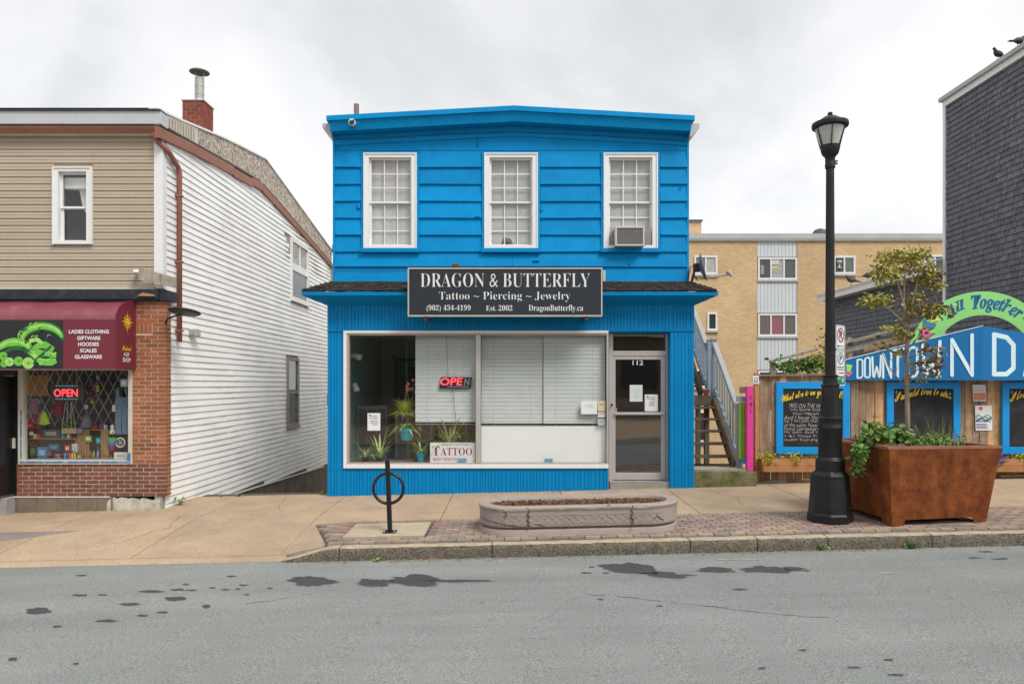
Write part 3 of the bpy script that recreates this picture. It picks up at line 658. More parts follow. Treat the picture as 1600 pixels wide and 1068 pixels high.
def sash_window(parent, x0, x1, z0, z1, Y, m=M['white'], grid=(3, 3), fw=.092, pane=M['glass_up'], blind='slat', mid=None, sill=True, seed=0):
    f = MB(); ya, yb = Y - .05, Y + .10
    f.box(x0, x0 + fw, ya, yb, z0, z1); f.box(x1 - fw, x1, ya, yb, z0, z1)
    f.box(x0 + fw, x1 - fw, ya, yb, z1 - fw * .8, z1); f.box(x0 + fw, x1 - fw, ya, yb, z0, z0 + fw * .55)
    e_ = .018
    f.box(x0 - .004, x0 + e_, ya - .016, ya + .01, z0 - .004, z1 + .004); f.box(x1 - e_, x1 + .004, ya - .016, ya + .01, z0 - .004, z1 + .004); f.box(x0 + e_, x1 - e_, ya - .016, ya + .01, z1 - e_, z1 + .004)
    win = f.build('window', m, parent)
    xi, xj, zi, zj = x0 + fw, x1 - fw, z0 + fw * .55, z1 - fw * .8
    zm = mid if mid is not None else (zi + zj) / 2
    for nm, za, zb, yy in (('upper_sash', zm - .012, zj, Y + .02), ('lower_sash', zi, zm + .012, Y + .048)):
        s = MB(); r = .032
        s.box(xi, xi + r, yy, yy + .026, za, zb); s.box(xj - r, xj, yy, yy + .026, za, zb); s.box(xi + r, xj - r, yy, yy + .026, za, za + r); s.box(xi + r, xj - r, yy, yy + .026, zb - r, zb)
        if grid:
            for i in range(1, grid[0]): xm = xi + r + (xj - xi - 2 * r) * i / grid[0]; s.box(xm - .008, xm + .008, yy + .005, yy + .02, za + r, zb - r)
            for i in range(1, grid[1]): zq = za + r + (zb - za - 2 * r) * i / grid[1]; s.box(xi + r, xj - r, yy + .007, yy + .018, zq - .008, zq + .008)
        so = s.build(nm, m, win)
        MB().quad((xi + r * .5, yy + .013, za + r * .5), (xj - r * .5, yy + .013, za + r * .5), (xj - r * .5, yy + .013, zb - r * .5), (xi + r * .5, yy + .013, zb - r * .5)).build('pane', pane, win)
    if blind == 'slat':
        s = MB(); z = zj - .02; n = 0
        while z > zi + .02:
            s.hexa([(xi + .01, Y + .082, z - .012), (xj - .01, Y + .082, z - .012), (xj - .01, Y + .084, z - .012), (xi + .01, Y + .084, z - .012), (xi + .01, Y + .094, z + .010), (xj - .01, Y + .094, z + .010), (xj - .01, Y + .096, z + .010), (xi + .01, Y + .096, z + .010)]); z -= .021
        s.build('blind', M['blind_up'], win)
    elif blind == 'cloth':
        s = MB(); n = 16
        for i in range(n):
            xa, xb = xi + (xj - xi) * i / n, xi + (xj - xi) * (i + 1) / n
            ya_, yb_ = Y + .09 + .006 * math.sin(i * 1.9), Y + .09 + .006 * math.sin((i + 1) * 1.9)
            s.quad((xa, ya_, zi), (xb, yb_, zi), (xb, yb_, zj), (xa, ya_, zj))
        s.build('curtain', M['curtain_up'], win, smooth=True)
    return win
blw = []
for i, (a, b) in enumerate(wx):
    # painted casing round the white frame
    mb = MB(); c0, c1 = a - .045, b + .045
    mb.box(c0, a - .001, YU - .05, YU - .001, WZ0 - .06, WZ1 + .035); mb.box(b + .001, c1, YU - .05, YU - .001, WZ0 - .06, WZ1 + .035); mb.box(a - .001, b + .001, YU - .049, YU - .001, WZ1 + .001, WZ1 + .035)
    mb.box(c0 - .012, c1 + .012, YU - .085, YU - .001, WZ0 - .075, WZ0 - .005); mb.build('window_casing', M['blue'], blue)
    blw.append(sash_window(blue, a, b, WZ0, WZ1, YU - .005, blind='cloth' if i == 0 else 'slat', mid=PZ(316, YU)))
# a round shade seen in the middle window, low down
MB().lathe([(.19, -.16), (.17, -.05), (.10, .05), (.02, .08)], (PX(792, .66), .68, PZ(386, .66) + .17), 16).build('table_lamp_shade', flat('dark_shade', (0.09, 0.085, 0.08)), blw[1], smooth=True)

# ---- pent roof and its moulding
prof = [(.0, 3.255), (.05, 3.262), (.10, 3.285), (.16, 3.30), (.24, 3.335), (.32, 3.365), (.345, 3.37), (.35, 3.432), (.0, 3.436)]
mb = MB(); vs_ = []
for o_, z in prof: vs_ += [(X0 - o_, .6, z), (X0 - o_, -o_, z), (X1 + o_ * .92, -o_, z), (X1 + o_ * .92, .6, z)]
fs = [(i * 4 + j, i * 4 + j + 1, (i + 1) * 4 + j + 1, (i + 1) * 4 + j) for i in range(len(prof) - 1) for j in range(3)]
fs += [tuple(i * 4 for i in range(len(prof))), tuple(i * 4 + 3 for i in range(len(prof)))[::-1]]
mb.add(vs_, fs); mb.build('eave_moulding', M['blue_low'], blue)
ZP = PZ(441, YU)
pr = MB(); A = [(X0 - .34, -.34, 3.438), (X1 + .31, -.34, 3.438), (X1, YU - .03, ZP), (X0, YU - .03, ZP)]
pr.prism(A, (0, 0, .012)); pr.prism([(X0 - .34, -.34, 3.438), (X0, YU - .03, ZP), (X0, .6, ZP), (X0 - .34, .6, 3.438)], (0, 0, .012)); pr.prism([(X1 + .31, -.34, 3.438), (X1 + .31, .6, 3.438), (X1, .6, ZP), (X1, YU - .03, ZP)], (0, 0, .012))
po = pr.build('pent_roof', M['shingle'], blue)
sh = MB(); rows = 6
for r in range(rows):
    t0, t1 = r / rows, min(1, (r + 1.35) / rows); xa, xb = X0 - .35 * (1 - t0), X1 + .32 * (1 - t0); x = xa + rng.uniform(-.1, 0)
    while x < xb:
        wd = rng.uniform(.11, .24); c, e_ = max(x, xa), min(x + wd - .008, xb); x += wd
        if e_ - c < .03: continue
        ya, yb = -.355 + (YU + .325) * t0, -.355 + (YU + .325) * t1; za, zb = 3.44 + (ZP - 3.44) * t0, 3.44 + (ZP - 3.44) * t1
        k_ = rng.uniform(.008, .026); j_ = rng.uniform(-.014, .02)
        sh.hexa([(c, ya - j_, za + .004), (e_, ya - j_, za + .004), (e_, yb, zb + .006), (c, yb, zb + .006), (c, ya - j_, za + k_ + .006), (e_, ya - j_, za + k_ + rng.uniform(.004, .012)), (e_, yb, zb + .014), (c, yb, zb + .014)])
tag(sh.build('shingle_tabs', M['shingle'], po), kind='stuff')
for i in range(3): pass

# ---- ground floor front
def grooved(name, x0, x1, z0, z1, y=0.0, seed=1):
    r_ = random.Random(seed); mb = MB(); x = x0
    mb.box(x0, x1, y + .014, y + .06, z0, z1)
    while x < x1 - .01:
        wd = min(r_.choice([.045, .06, .06, .075]), x1 - x)
        if x1 - (x + wd) < .02: wd = x1 - x
        mb.box(x + .0035, x + wd - .0035, y, y + .0135, z0, z1); x += wd
    return mb.build(name, M['blue_low'], blue)
ZF0, ZF1 = PZ(516.5, 0), 3.262
SX0, SX1 = PX(537, 0), PX(950.5, 0); SZ0, SZ1 = PZ(731, 0), PZ(516.5, 0)
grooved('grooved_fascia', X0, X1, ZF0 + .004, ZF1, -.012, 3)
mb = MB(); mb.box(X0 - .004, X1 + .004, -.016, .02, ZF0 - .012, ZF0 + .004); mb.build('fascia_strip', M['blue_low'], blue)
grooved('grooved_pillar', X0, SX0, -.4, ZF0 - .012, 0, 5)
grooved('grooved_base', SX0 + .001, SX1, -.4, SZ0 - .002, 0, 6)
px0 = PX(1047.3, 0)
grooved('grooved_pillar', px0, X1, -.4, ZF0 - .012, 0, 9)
for a, b, z in ((X0 - .003, SX0, PZ(732, 0)), (px0 - .003, X1 + .003, PZ(732.5, 0))): MB().box(a, b, -.004, .012, z - .006, z + .004).build('pillar_strip', M['blue_low'], blue)
MB().box(px0, px0 + .03, .06, .34, -.2, ZF0).build('pillar_return', M['blue_low'], blue)
MB().box(X0 + .12, SX0 + .01, .06, .10, -.4, ZF0).build('wall_stub', M['blue_low'], blue)
MB().box(SX1 - .01, SX1 + .012, .06, .34, -.2, SZ1).build('window_return', M['alu'], blue)
MB().box(X0, X1, .06, .45, ZF0 - .03, 3.25).build('lintel', M['blue_low'], blue)

# shop window
sw = MB(); fw = .085
sw.box(SX0, SX0 + .055, -.03, .09, SZ0, SZ1); sw.box(SX0 + .055, SX1, -.028, .09, SZ1 - .045, SZ1); sw.box(SX0 + .055, SX1, -.035, .09, SZ0, SZ0 + .07)
swo = sw.build('shop_window', M['white'], blue, bevel=.004)
mb = MB(); mb.box(SX0 + .056, SX0 + .095, -.012, .085, SZ0 + .071, SZ1 - .046); mb.box(SX0 + .096, SX1 - .03, -.01, .085, SZ1 - .075, SZ1 - .046); mb.box(SX0 + .096, SX1 - .03, -.012, .085, SZ0 + .071, SZ0 + .092); mb.build('inner_frame', flat('old_sealed_frame', (0.40, 0.33, 0.28), .5), swo)
mxa, mxb = PX(743.5, 0), PX(751, 0)
MB().box(mxa, mxb, -.02, .086, SZ0 + .0925, SZ1 - .0755).build('mullion', M['alu'], swo)
MB().box(SX1 - .029, SX1 - .001, -.02, .086, SZ0 + .0715, SZ1 - .0455).build('mullion', M['alu'], swo)
gxa = SX0 + .09
for a, b in ((gxa, mxa), (mxb, SX1 - .03)): MB().quad((a, .045, SZ0 + .085), (b, .045, SZ0 + .085), (b, .045, SZ1 - .07), (a, .045, SZ1 - .07)).build('pane', M['glass'], swo)
LEDGE = SZ0 + .085
MB().box(X0 + .15, 1.66, .10, .78, LEDGE - .05, LEDGE).build('display_ledge', flat('ledge', (0.22, 0.20, 0.18)), blue)
MB().box(X0 + .15, 1.66, .74, .78, FLOOR, LEDGE - .05).build('ledge_front', flat('ledge', (0.22, 0.20, 0.18)), blue)
# white backing board low in the right-hand pane
MB().box(mxb + .005, SX1 - .035, .10, .115, LEDGE + .001, PZ(665.5, .1)).build('backing_board', M['whiteboard'], swo)

# door
YD = .25
dx0, dx1, dz1 = PX(951, YD), PX(1042, YD), PZ(518, YD)
gd = gz((dx0 + dx1) / 2, 0)
dz0 = PZ(749, YD)
dr = MB(); dr.box(dx0, dx0 + .075, YD - .03, YD + .08, gd - .05, dz1); dr.box(dx1 - .02, dx1 + .03, YD - .03, YD + .08, gd - .05, dz1); dr.box(dx0 + .075, dx1 - .02, YD - .03, YD + .08, dz1 - .03, dz1 + .03)
tz0, tz1 = PZ(556, YD), PZ(548, YD)
dr.box(dx0 + .075, dx1 - .02, YD - .03, YD + .08, tz0, tz1)
dro = dr.build('door_frame', M['alu'], blue, bevel=.004)
MB().quad((dx0 + .07, YD + .02, tz1), (dx1 - .01, YD + .02, tz1), (dx1 - .01, YD + .02, dz1 - .02), (dx0 + .07, YD + .02, dz1 - .02)).build('transom_pane', M['glass_door'], dro)
lx0, lx1 = PX(957.3, YD), PX(1039.5, YD); lz1 = tz0 - .006
dl = MB(); sx0, sx1, sz0, sz1 = PX(961.5, YD), PX(1032.5, YD), PZ(738, YD), PZ(561.5, YD)
dl.box(lx0, sx0, YD - .02, YD + .03, dz0, lz1); dl.box(sx1, lx1, YD - .02, YD + .03, dz0, lz1); dl.box(sx0, sx1, YD - .02, YD + .03, sz1, lz1); dl.box(sx0, sx1, YD - .02, YD + .03, dz0, sz0)
door = dl.build('door', M['alu'], blue, bevel=.003)
MB().quad((sx0, YD + .005, sz0), (sx1, YD + .005, sz0), (sx1, YD + .005, sz1), (sx0, YD + .005, sz1)).build('door_pane', M['glass_door'], door)
MB().box(lx0 + .02, lx1 - .02, YD - .07, YD - .045, PZ(647.5, YD), PZ(643.5, YD)).build('push_bar', M['alu'], door, bevel=.004)
MB().tube([(lx0 - .02, YD - .07, PZ(632, YD)), (lx0 - .02, YD - .02, PZ(632, YD))], .02, 14).build('lock', flat('dark_lock', (.03, .03, .03), .3), door, smooth=True)
mb = MB(); letter(mb, '112', (PX(988.3, YD), YD - .003, PZ(570, YD)), (1, 0, 0), (0, 0, 1), .19, .088, offset=.014); mb.build('door_number', M['ink_white'], door)
MB().box(dx0, px0, .06, YD + .3, gd - .2, dz0 - .012).build('threshold', M['concrete_grey'], blue)
MB().box(lx0 + .005, lx1 - .005, 1.55, 1.58, FLOOR, 2.8).build('hall_screen', flat('hall_dark', (.05, .055, .055)), blue)

# wires and small fixings on the front
wr = MB(); pts = [(px, py) for px, py in ((524, 218), (600, 215), (700, 209.5), (800, 206), (900, 210), (1000, 215.5), (1073, 220))]
wr.tube([(PX(a, .4), YU - .048, PZ(b, .4)) for a, b in pts], .006, 6); wr.tube([(PX(a, .4), YU - .045, PZ(b, .4)) for a, b in ((524, 419), (580, 421), (636, 419.5))], .005, 6); wr.build('cable', M['ink_blue'], blue)
for px, py, w_, h_ in ((747, 222, .05, .30), (560.5, 321, .05, .10), (846, 325, .04, .10), (746, 338, .10, .03), (838, 407, .12, .03), (984, 411, .03, .03), (1064, 292, .03, .02)):
    if h_ > .2:
        for dz in (-.06, 0, .06): MB().ball((PX(px, .4), YU - .035, PZ(py - 2, .4) + dz), .018, .02, .018, 8).build('insulator_hook', M['blue'], blue, smooth=True)
    else: MB().box(PX(px, .4) - w_ / 2, PX(px, .4) + w_ / 2, YU - .06, YU - .02, PZ(py, .4) - h_ / 2, PZ(py, .4) + h_ / 2).build('fixing', M['blue'], blue, bevel=.008)
MB().box(PX(706, .2), PX(717, .2), .1, .25, PZ(417, .2) - .02, PZ(413, .2)).build('rusty_vent', flat('rusty', (.14, .05, .03)), blue, bevel=.01)
# broken junction box beside the sign
MB().box(PX(941.5, -.1), PX(945.5, -.1), -.14, -.02, PZ(440, -.1), PZ(423, -.1)).build('junction_box', M['cream'], blue, bevel=.004)

# ---- the shop sign
YS = -.52
sg = T('shop_sign', 'long black shop sign with white serif lettering over the blue shopfront', 'sign', (PX(789, YS), YS, PZ(494, YS)))
a, b, c, d = PX(637, YS), PX(941.3, YS), PZ(494, YS), PZ(418, YS)
e_ = .022
MB().box(a + e_, b - e_, YS + .008, YS + .13, c + e_, d - e_).build('sign_panel', M['sign_black'], sg)
mb = MB(); mb.box(a, a + e_, YS, YS + .135, c, d); mb.box(b - e_, b, YS, YS + .135, c, d); mb.box(a + e_, b - e_, YS, YS + .135, d - e_, d); mb.box(a + e_, b - e_, YS, YS + .135, c, c + e_); mb.build('sign_frame', M['sign_edge'], sg)
def line(mb, s, p0, p1, py0, py1, Y, style=SERIF, off=-.012, mi=0): return letter(mb, s, (PX(p0, Y), Y, PZ(py1, Y)), (1, 0, 0), (0, 0, 1), PX(p1, Y) - PX(p0, Y), PZ(py0, Y) - PZ(py1, Y), style, off, mi)
mb = MB(); yl = YS + .005
line(mb, 'DRAGON & BUTTERFLY', 657, 921.8, 426.6, 448.4, yl, off=-.014)
words(mb, 'sign_title_word', M['ink_white'], sg, 0, .05)
mb = MB(); line(mb, 'Tattoo ~ Piercing ~ Jewelry', 686, 891, 455.6, 471.2, yl, off=-.014); words(mb, 'sign_word', M['ink_white'], sg, 0, .045)
mb = MB(); line(mb, '(902) 434-4199', 666.5, 735.2, 476.2, 487.2, yl, off=-.007); line(mb, 'Est. 2002', 759.4, 800.6, 476.6, 485.2, yl, off=-.007); line(mb, 'DragonButterfly.ca', 826, 911.2, 476, 488, yl, off=-.007); words(mb, 'sign_small_print', M['ink_white'], sg, 0, .028)
for px in (667, 915):
    x = PX(px, -.3); MB().bar((x, YS + .06, c - .03), (x, .0, c - .02), .05, .035).build('sign_bracket', flat('rusty', (.14, .05, .03)), sg)
    MB().box(x - .03, x + .03, YS + .03, YS + .1, c - .05, c - .001).build('bracket_plate', flat('rusty', (.14, .05, .03)), sg)
for px in (690, 890): MB().bar((PX(px, -.3), YS + .1, d - .1), (PX(px, -.3), YU, d + .0), .03, .03).build('sign_stay', M['navy'], sg)

# ================================================================== THINGS ON AND IN THE BLUE SHOP
x, z = PX(1 * 552, .1), PZ(193.5, .1)
t = T('security_camera', 'white bullet security camera under the left end of the blue cornice', 'camera', (x, .1, z))
MB().tube([(x, -.02, z - .01), (x - .01, .16, z + .03)], [.058, .05], 16).build('camera_body', M['white'], t, smooth=False)
MB().tube([(x, -.026, z - .01), (x, -.018, z - .01)], [.046, .046], 16).build('camera_lens', M['ink_black'], t)
MB().tube([(x - .01, .14, z + .03), (x - .01, .16, z + .12)], .02, 8).build('camera_mount', M['white'], t)

a, b, c, d = PX(961, .25), PX(1006.7, .25), PZ(384.5, .25), PZ(354, .25)
t = T('air_conditioner', 'grey window air conditioner in the right upstairs window of the blue shop', 'air conditioner', ((a + b) / 2, .25, c))
mb = MB(); e_ = .03; mb.box(a, a + e_, .22, .62, c, d); mb.box(b - e_, b, .22, .62, c, d); mb.box(a + e_, b - e_, .22, .62, d - e_, d); mb.box(a + e_, b - e_, .22, .62, c, c + e_); mb.build('ac_case', flat('ac_cream', (.55, .52, .47)), t, bevel=.004)
MB().box(a + e_, b - e_, .26, .30, c + e_, d - e_).build('ac_coil', flat('ac_dark', (.13, .125, .12)), t)
mb = MB(); z = c + e_ + .012
while z < d - e_: mb.box(a + e_, b - e_, .235, .258, z, z + .006); z += .016
xx = a + e_ + .03
while xx < b - e_: mb.box(xx, xx + .005, .237, .257, c + e_, d - e_); xx += .045
mb.build('ac_grille', flat('ac_grille', (.30, .29, .28), .4), t)
for p, q_ in ((wx[2][0] + .11, a - .004), (b + .004, wx[2][1] - .11)):
    mb = MB(); n = max(3, int((q_ - p) / .018))
    for i in range(n): mb.box(p + (q_ - p) * i / n, p + (q_ - p) * (i + .6) / n, .40, .425, c + .02, d + .01)
    mb.build('accordion_panel', flat('ac_side', (.36, .35, .33)), t)

# satellite dish on the pent roof
bx, bz = PX(1081, .35), PZ(438, .35)
t = T('satellite_dish', 'grey satellite dish seen edge-on at the right end of the pent roof', 'satellite dish', (bx, .35, bz))
dn = Vector((.93, -.30, .22)).normalized(); dc = Vector((PX(1099, .25), .25, PZ(417, .25)))
mb = MB(); q4 = dn.to_track_quat('Z', 'Y').to_matrix().to_4x4()
mb.lathe([(.002, -.055), (.10, -.045), (.18, -.022), (.255, .012), (.262, .012), (.26, .002), (.18, -.034), (.10, -.06), (.002, -.07)], (0, 0, 0), 28, cap=False); mb.xf(Matrix.Translation(dc) @ q4); mb.build('dish', M['dish'], t, smooth=True)
lnb = Vector((PX(1141, .05), .05, PZ(428.5, .05)))
MB().tube([dc - dn * .06 + Vector((0, 0, -.2)), lnb], .014, 8).build('feed_arm', M['galv'], t)
MB().tube([lnb + Vector((-.05, 0, .06)), lnb + Vector((.03, -.0, -.03))], [.045, .03], 12).build('receiver', M['galv'], t)
MB().box(dc.x - .17, dc.x - .06, .2, .32, dc.z - .08, dc.z + .06).build('dish_bracket', flat('dish_dark', (.03, .03, .035)), t, bevel=.01)
MB().tube([(bx, .36, bz - .02), (bx + .03, .34, bz + .12), (dc.x - .1, .28, dc.z)], .02, 8).build('dish_mast', flat('dish_dark', (.03, .03, .035)), t)
MB().tube([(bx - .06, .38, bz), (bx - .02, .38, bz + .25), (bx + .03, .36, bz + .27), (bx + .05, .36, bz + .1), (bx + .1, .34, bz - .01)], .008, 6).build('dish_cable', M['ink_black'], t)

# boxes on the blue shop's left side wall
yq = 2.0; a, b = PX(494, yq), X0 - .002
t = T('louvred_vent_box', 'weathered white louvred box on the alley side of the blue shop', 'vent', (a, yq, PZ(552, yq)))
MB().box(-3.42, b, 1.6, 2.1, PZ(549, 1.6), PZ(487, 1.6)).build('vent_case', M['cream'], t, bevel=.006)
mb = MB()
for i in range(9): mb.box(-3.40, b - .02, 1.585, 1.6, PZ(545 - i * 4.2, 1.6), PZ(543.3 - i * 4.2, 1.6))
mb.build('vent_louvre', flat('vent_grey', (.25, .24, .22)), t)
t = tag(MB().box(-3.33, X0 - .003, .45, .7, PZ(633, .45), PZ(615, .45)).build('meter_box', flat('meter', (.17, .18, .20), .4), None, bevel=.008), 'small dark grey meter box low on the blue shop alley corner', 'meter box')

# blinds
def blind(x0, x1, z0, z1, y, label, sag=0.0):
    t = T('venetian_blind', label, 'blind', ((x0 + x1) / 2, y, z0), 'blinds in the shop window')
    s = MB(); z = z1 - .03
    n = int((z1 - .03 - z0 - .03) / .0235)
    for i in range(n):
        z = z1 - .035 - i * .0235; dz = sag * (i / n) ** 2
        s.hexa([(x0, y, z - .009), (x1, y, z - .009 + dz), (x1, y + .002, z - .009 + dz), (x0, y + .002, z - .009), (x0, y + .016, z + .010), (x1, y + .016, z + .010 + dz), (x1, y + .018, z + .010 + dz), (x0, y + .018, z + .010)])
    s.build('slat_stack', M['blind'], t)
    MB().box(x0, x1, y - .005, y + .025, z1 - .025, z1).build('head_rail', M['white'], t)
    MB().box(x0, x1, y, y + .02, z0, z0 + .014).build('bottom_rail', flat('rail_grey', (.3, .3, .28)), t)
    for f_ in (.2, .8): xq = x0 + (x1 - x0) * f_; MB().box(xq - .002, xq + .002, y - .004, y - .002, z0, z1 - .02).build('lift_cord', M['white'], t)
    return t
yb_ = .15
blind(PX(649, yb_), PX(743, yb_), PZ(663, yb_), PZ(521, yb_), yb_, 'pale blind above the window plants, behind the neon sign')
blind(PX(752, yb_), PX(848, yb_), PZ(665, yb_), PZ(521, yb_), yb_, 'pale closed blind right of the window mullion, left of two')
blind(PX(849, yb_), PX(945, yb_), PZ(665.5, yb_), PZ(521, yb_), yb_ - .03, 'pale closed blind beside the shop door, right of two')
blind(PX(649, .2), PX(742, .2), PZ(590, .2), PZ(523, .2), .2, 'half-raised darker blind behind the neon open sign')

# neon sign in the window
yn = .085; x0, x1, z0, z1 = PX(686, yn), PX(737, yn), PZ(606, yn), PZ(589, yn)
t = T('neon_open_sign', 'red neon open sign hanging in front of the shop blind', 'neon sign', ((x0 + x1) / 2, yn, z0))
MB().hexa([(x0, yn + .02, z0), (x1 - .02, yn + .02, z0), (x1 - .02, yn + .035, z0), (x0, yn + .035, z0), (x0 + .03, yn + .02, z1), (x1, yn + .02, z1), (x1, yn + .035, z1), (x0 + .03, yn + .035, z1)]).build('backing', M['ink_black'], t)
mb = MB(); letter(mb, 'OPE', (x0 + .012, yn + .012, z0 + .05), (1, 0, 0), (0.12, 0, 1), .385, .125, None, .012); mb.build('lit_letters', M['neon_red'], t)
mb = MB(); letter(mb, 'N', (x0 + .435, yn + .012, z0 + .05), (1, 0, 0), (0.12, 0, 1), .09, .12, None, .02); mb.build('unlit_letter', flat('unlit_tube', (.30, .25, .33)), t)
MB().box(x0 + .14, x1 - .05, yn + .012, yn + .018, z0 + .015, z0 + .03).build('sign_strap', flat('unlit_tube', (.30, .25, .33)), t)
MB().tube([(PX(707, yn), yn + .02, z0), (PX(709, yn), yn + .03, z0 - .25), (PX(713, yn), yn + .03, PZ(664, yn))], .004, 6).build('power_cord', M['ink_black'], t)
MB().tube([(PX(700, yn), yn + .02, z1), (PX(697, yn), yn + .03, PZ(523, yn))], .003, 6).build('hanging_wire', M['ink_black'], t)

# tattoo placard
yn = .056; x0, x1, z0, z1 = PX(672, yn), PX(744, yn) - .015, LEDGE + .001, PZ(691, yn)
t = T('tattoo_placard', 'white placard with red tattoo lettering standing inside the window', 'placard', ((x0 + x1) / 2, yn, z0))
MB().box(x0, x1, yn + .002, yn + .010, z0, z1).build('card', M['paper'], t)
yl = yn + .0005; W_ = x1 - x0; H_ = z1 - z0
mb = MB(); letter(mb, 'T', (x0 + .055 * W_, yl, z0 + .37 * H_), (1, 0, 0), (0, 0, 1), .155 * W_, .45 * H_, SERIF, -.005); letter(mb, 'ATTOO', (x0 + .23 * W_, yl, z0 + .37 * H_), (1, 0, 0), (0, 0, 1), .70 * W_, .38 * H_, SERIF, -.005); mb.build('big_letters', M['ink_red'], t)
mb = MB(); letter(mb, 'DRAGON & BUTTERFLY', (x0 + .25 * W_, yl, z0 + .85 * H_), (1, 0, 0), (0, 0, 1), .68 * W_, .10 * H_, SERIF, -.005); letter(mb, 'BODY PIERCING', (x0 + .06 * W_, yl, z0 + .10 * H_), (1, 0, 0), (0, 0, 1), .58 * W_, .16 * H_, SERIF, -.005); mb.build('small_letters', flat('faded_red', (.32, .09, .10)), t)
for px, py in ((722.5, 718.5), (857, 719)):
    o = MB().box(PX(px - 6.5, .04), PX(px + 6.5, .04), .030, .033, PZ(py + 3, .04), PZ(py - 3, .04)).build('window_sticker', flat('sticker_blue', (.10, .33, .42)), swo)

# notices taped to the glass
def notice(name, p0, p1, q0, q1, y, label, title=None, body=3, m=M['paper'], tilt=0, ink=M['ink_blue'], cat='notice'):
    x0, x1, z0, z1 = PX(p0, y), PX(p1, y), PZ(q1, y), PZ(q0, y)
    t = T(name, label, cat, ((x0 + x1) / 2, y, z0)); w_, h_ = x1 - x0, z1 - z0
    s = tilt
    MB().hexa([(x0, y, z0), (x1, y, z0 + s), (x1, y + .003, z0 + s), (x0, y + .003, z0), (x0, y, z1), (x1, y, z1 + s), (x1, y + .003, z1 + s), (x0, y + .003, z1)]).build('sheet', m, t)
    mb = MB(); yl = y - .0015
    if title:
        for i, ln in enumerate(title): letter(mb, ln, (x0 + .1 * w_, yl, z1 - h_ * (.2 + .14 * i)), (1, 0, 0), (0, 0, 1), w_ * (.7 if i else .62), h_ * .13, SCRIPT, .01)
    r_ = random.Random(int(p0)); zt = z1 - h_ * (.45 if title else .3)
    for i in range(body):
        zq = zt - i * h_ * .11; mb.box(x0 + w_ * r_.uniform(.15, .4), x1 - w_ * r_.uniform(.12, .3), yl - .0005, yl, zq, zq + h_ * .03)
    mb.build('print', ink, t)
    return t
notice('moving_notice', 574.2, 594.2, 645, 672.3, .036, 'white we are moving notice inside the left shop window', ('We are', 'moving!'), 3)
notice('moving_notice', 1007.5, 1028, 616, 642, YD - .008, 'white we are moving notice on the glass shop door', ('We are', 'moving!'), 3)
notice('door_notice', 984, 1004, 601, 627, YD - .008, 'pale printed notice at the middle of the glass shop door', None, 5, flat('pale_green_paper', (.62, .68, .66)), ink=flat('grey_print', (.45, .5, .5)))
notice('window_notice', 908, 933, 625.8, 646.6, .036, 'white notice on the shop window beside the door frame', None, 3, ink=flat('grey_print', (.45, .5, .5)))
for i, (q0, q1, cc, lab) in enumerate(((626, 642, (.62, .58, .35), 'yellowish'), (643.5, 651.5, (.70, .60, .58), 'pinkish'), (654, 664.5, (.40, .50, .55), 'bluish'))):
    notice('small_card', 934.2, 945.8, q0, q1, .036, lab + ' small card at the edge of the shop window by the door', None, 2, flat('card%d' % i, cc), ink=flat('card_ink%d' % i, (.25, .12, .08)), cat='card')
notice('door_sticker', 960.5, 964, 637, 643.5, YD - .022, 'tiny orange sticker beside the push bar of the glass door', None, 1, flat('sticker_orange', (.55, .26, .14)), cat='sticker')

# plants in the window
def blades(mb, c, n, ln, wd, droop, r_, mi=0, up=.8):
    for i in range(n):
        a = r_.uniform(0, 6.28); L_ = ln * r_.uniform(.6, 1.1); e_ = r_.uniform(.35, 1.0) * up
        dv = Vector((math.cos(a), math.sin(a) * .6, 0)); sd = Vector((-math.sin(a), math.cos(a), 0)); prev = None
        for k_ in range(6):
            t_ = k_ / 5; p = Vector(c) + dv * L_ * t_ * (1 - e_ * .45) + Vector((0, 0, L_ * (e_ * t_ - droop * t_ * t_)))
            ww = wd * (1 - t_ ** 2 * .92) / 2; cur = (p - sd * ww, p + sd * ww)
            if prev: mb.add([prev[0], prev[1], cur[1], cur[0]], [(0, 1, 2, 3)], mi)
            prev = cur
def pot_plant(name, label, px, pyb, y, rp, hp, n, ln, wd, droop, leaf, pot=M['turquoise'], seed=1, up=.8):
    x, z = PX(px, y), PZ(pyb, y); t = T(name, label, 'plant', (x, y, z))
    MB().lathe([(rp * .68, 0), (rp * .9, hp * .75), (rp, hp * .78), (rp, hp), (rp * .88, hp), (rp * .85, hp * .8)], (x, y, z), 20, cap=True).build('pot', pot, t, smooth=False)
    mb = MB(); blades(mb, (x, y, z + hp * .9), n, ln, wd, droop, random.Random(seed), 0, up); mb.build('leaves', leaf, t, fix=False)
    return t
M['spider'] = mat('spider_leaf', (.30, .44, .10), .5, .3, 25, huevar=(.58, .62, .28))
pot_plant('hanging_plant', 'green plant in a turquoise pot hanging in the shop window', 635.5, 687, .32, .14, .21, 80, .50, .030, .55, M['spider'], seed=3)
x = PX(633, .34); z = PZ(640, .34)
t = T('trailing_fern', 'yellow-green feathery plant above the turquoise hanging pot', 'plant', (x, .36, z))
mb = MB(); blades(mb, (x, .34, z - .10), 240, .55, .016, .50, random.Random(5), 0, 1.15); mb.build('leaves', flat('fern', (.46, .48, .08)), t, fix=False)
mb = MB()
for dx in (-.09, 0, .09): mb.tube([(PX(635.5, .32) + dx, .32, PZ(668, .32)), (PX(635.5, .32), .32, PZ(600, .32)), (PX(635.5, .32), .32, 2.85)], .004, 5)
mb.build('hanger', M['wood'], t)
pot_plant('spider_plant', 'spider plant in a small turquoise pot beside the tattoo placard', 657.7, 721, .25, .085, .16, 46, .40, .026, .35, M['spider'], seed=4, up=1.1)
x = PX(655, .28); z = PZ(704, .28)
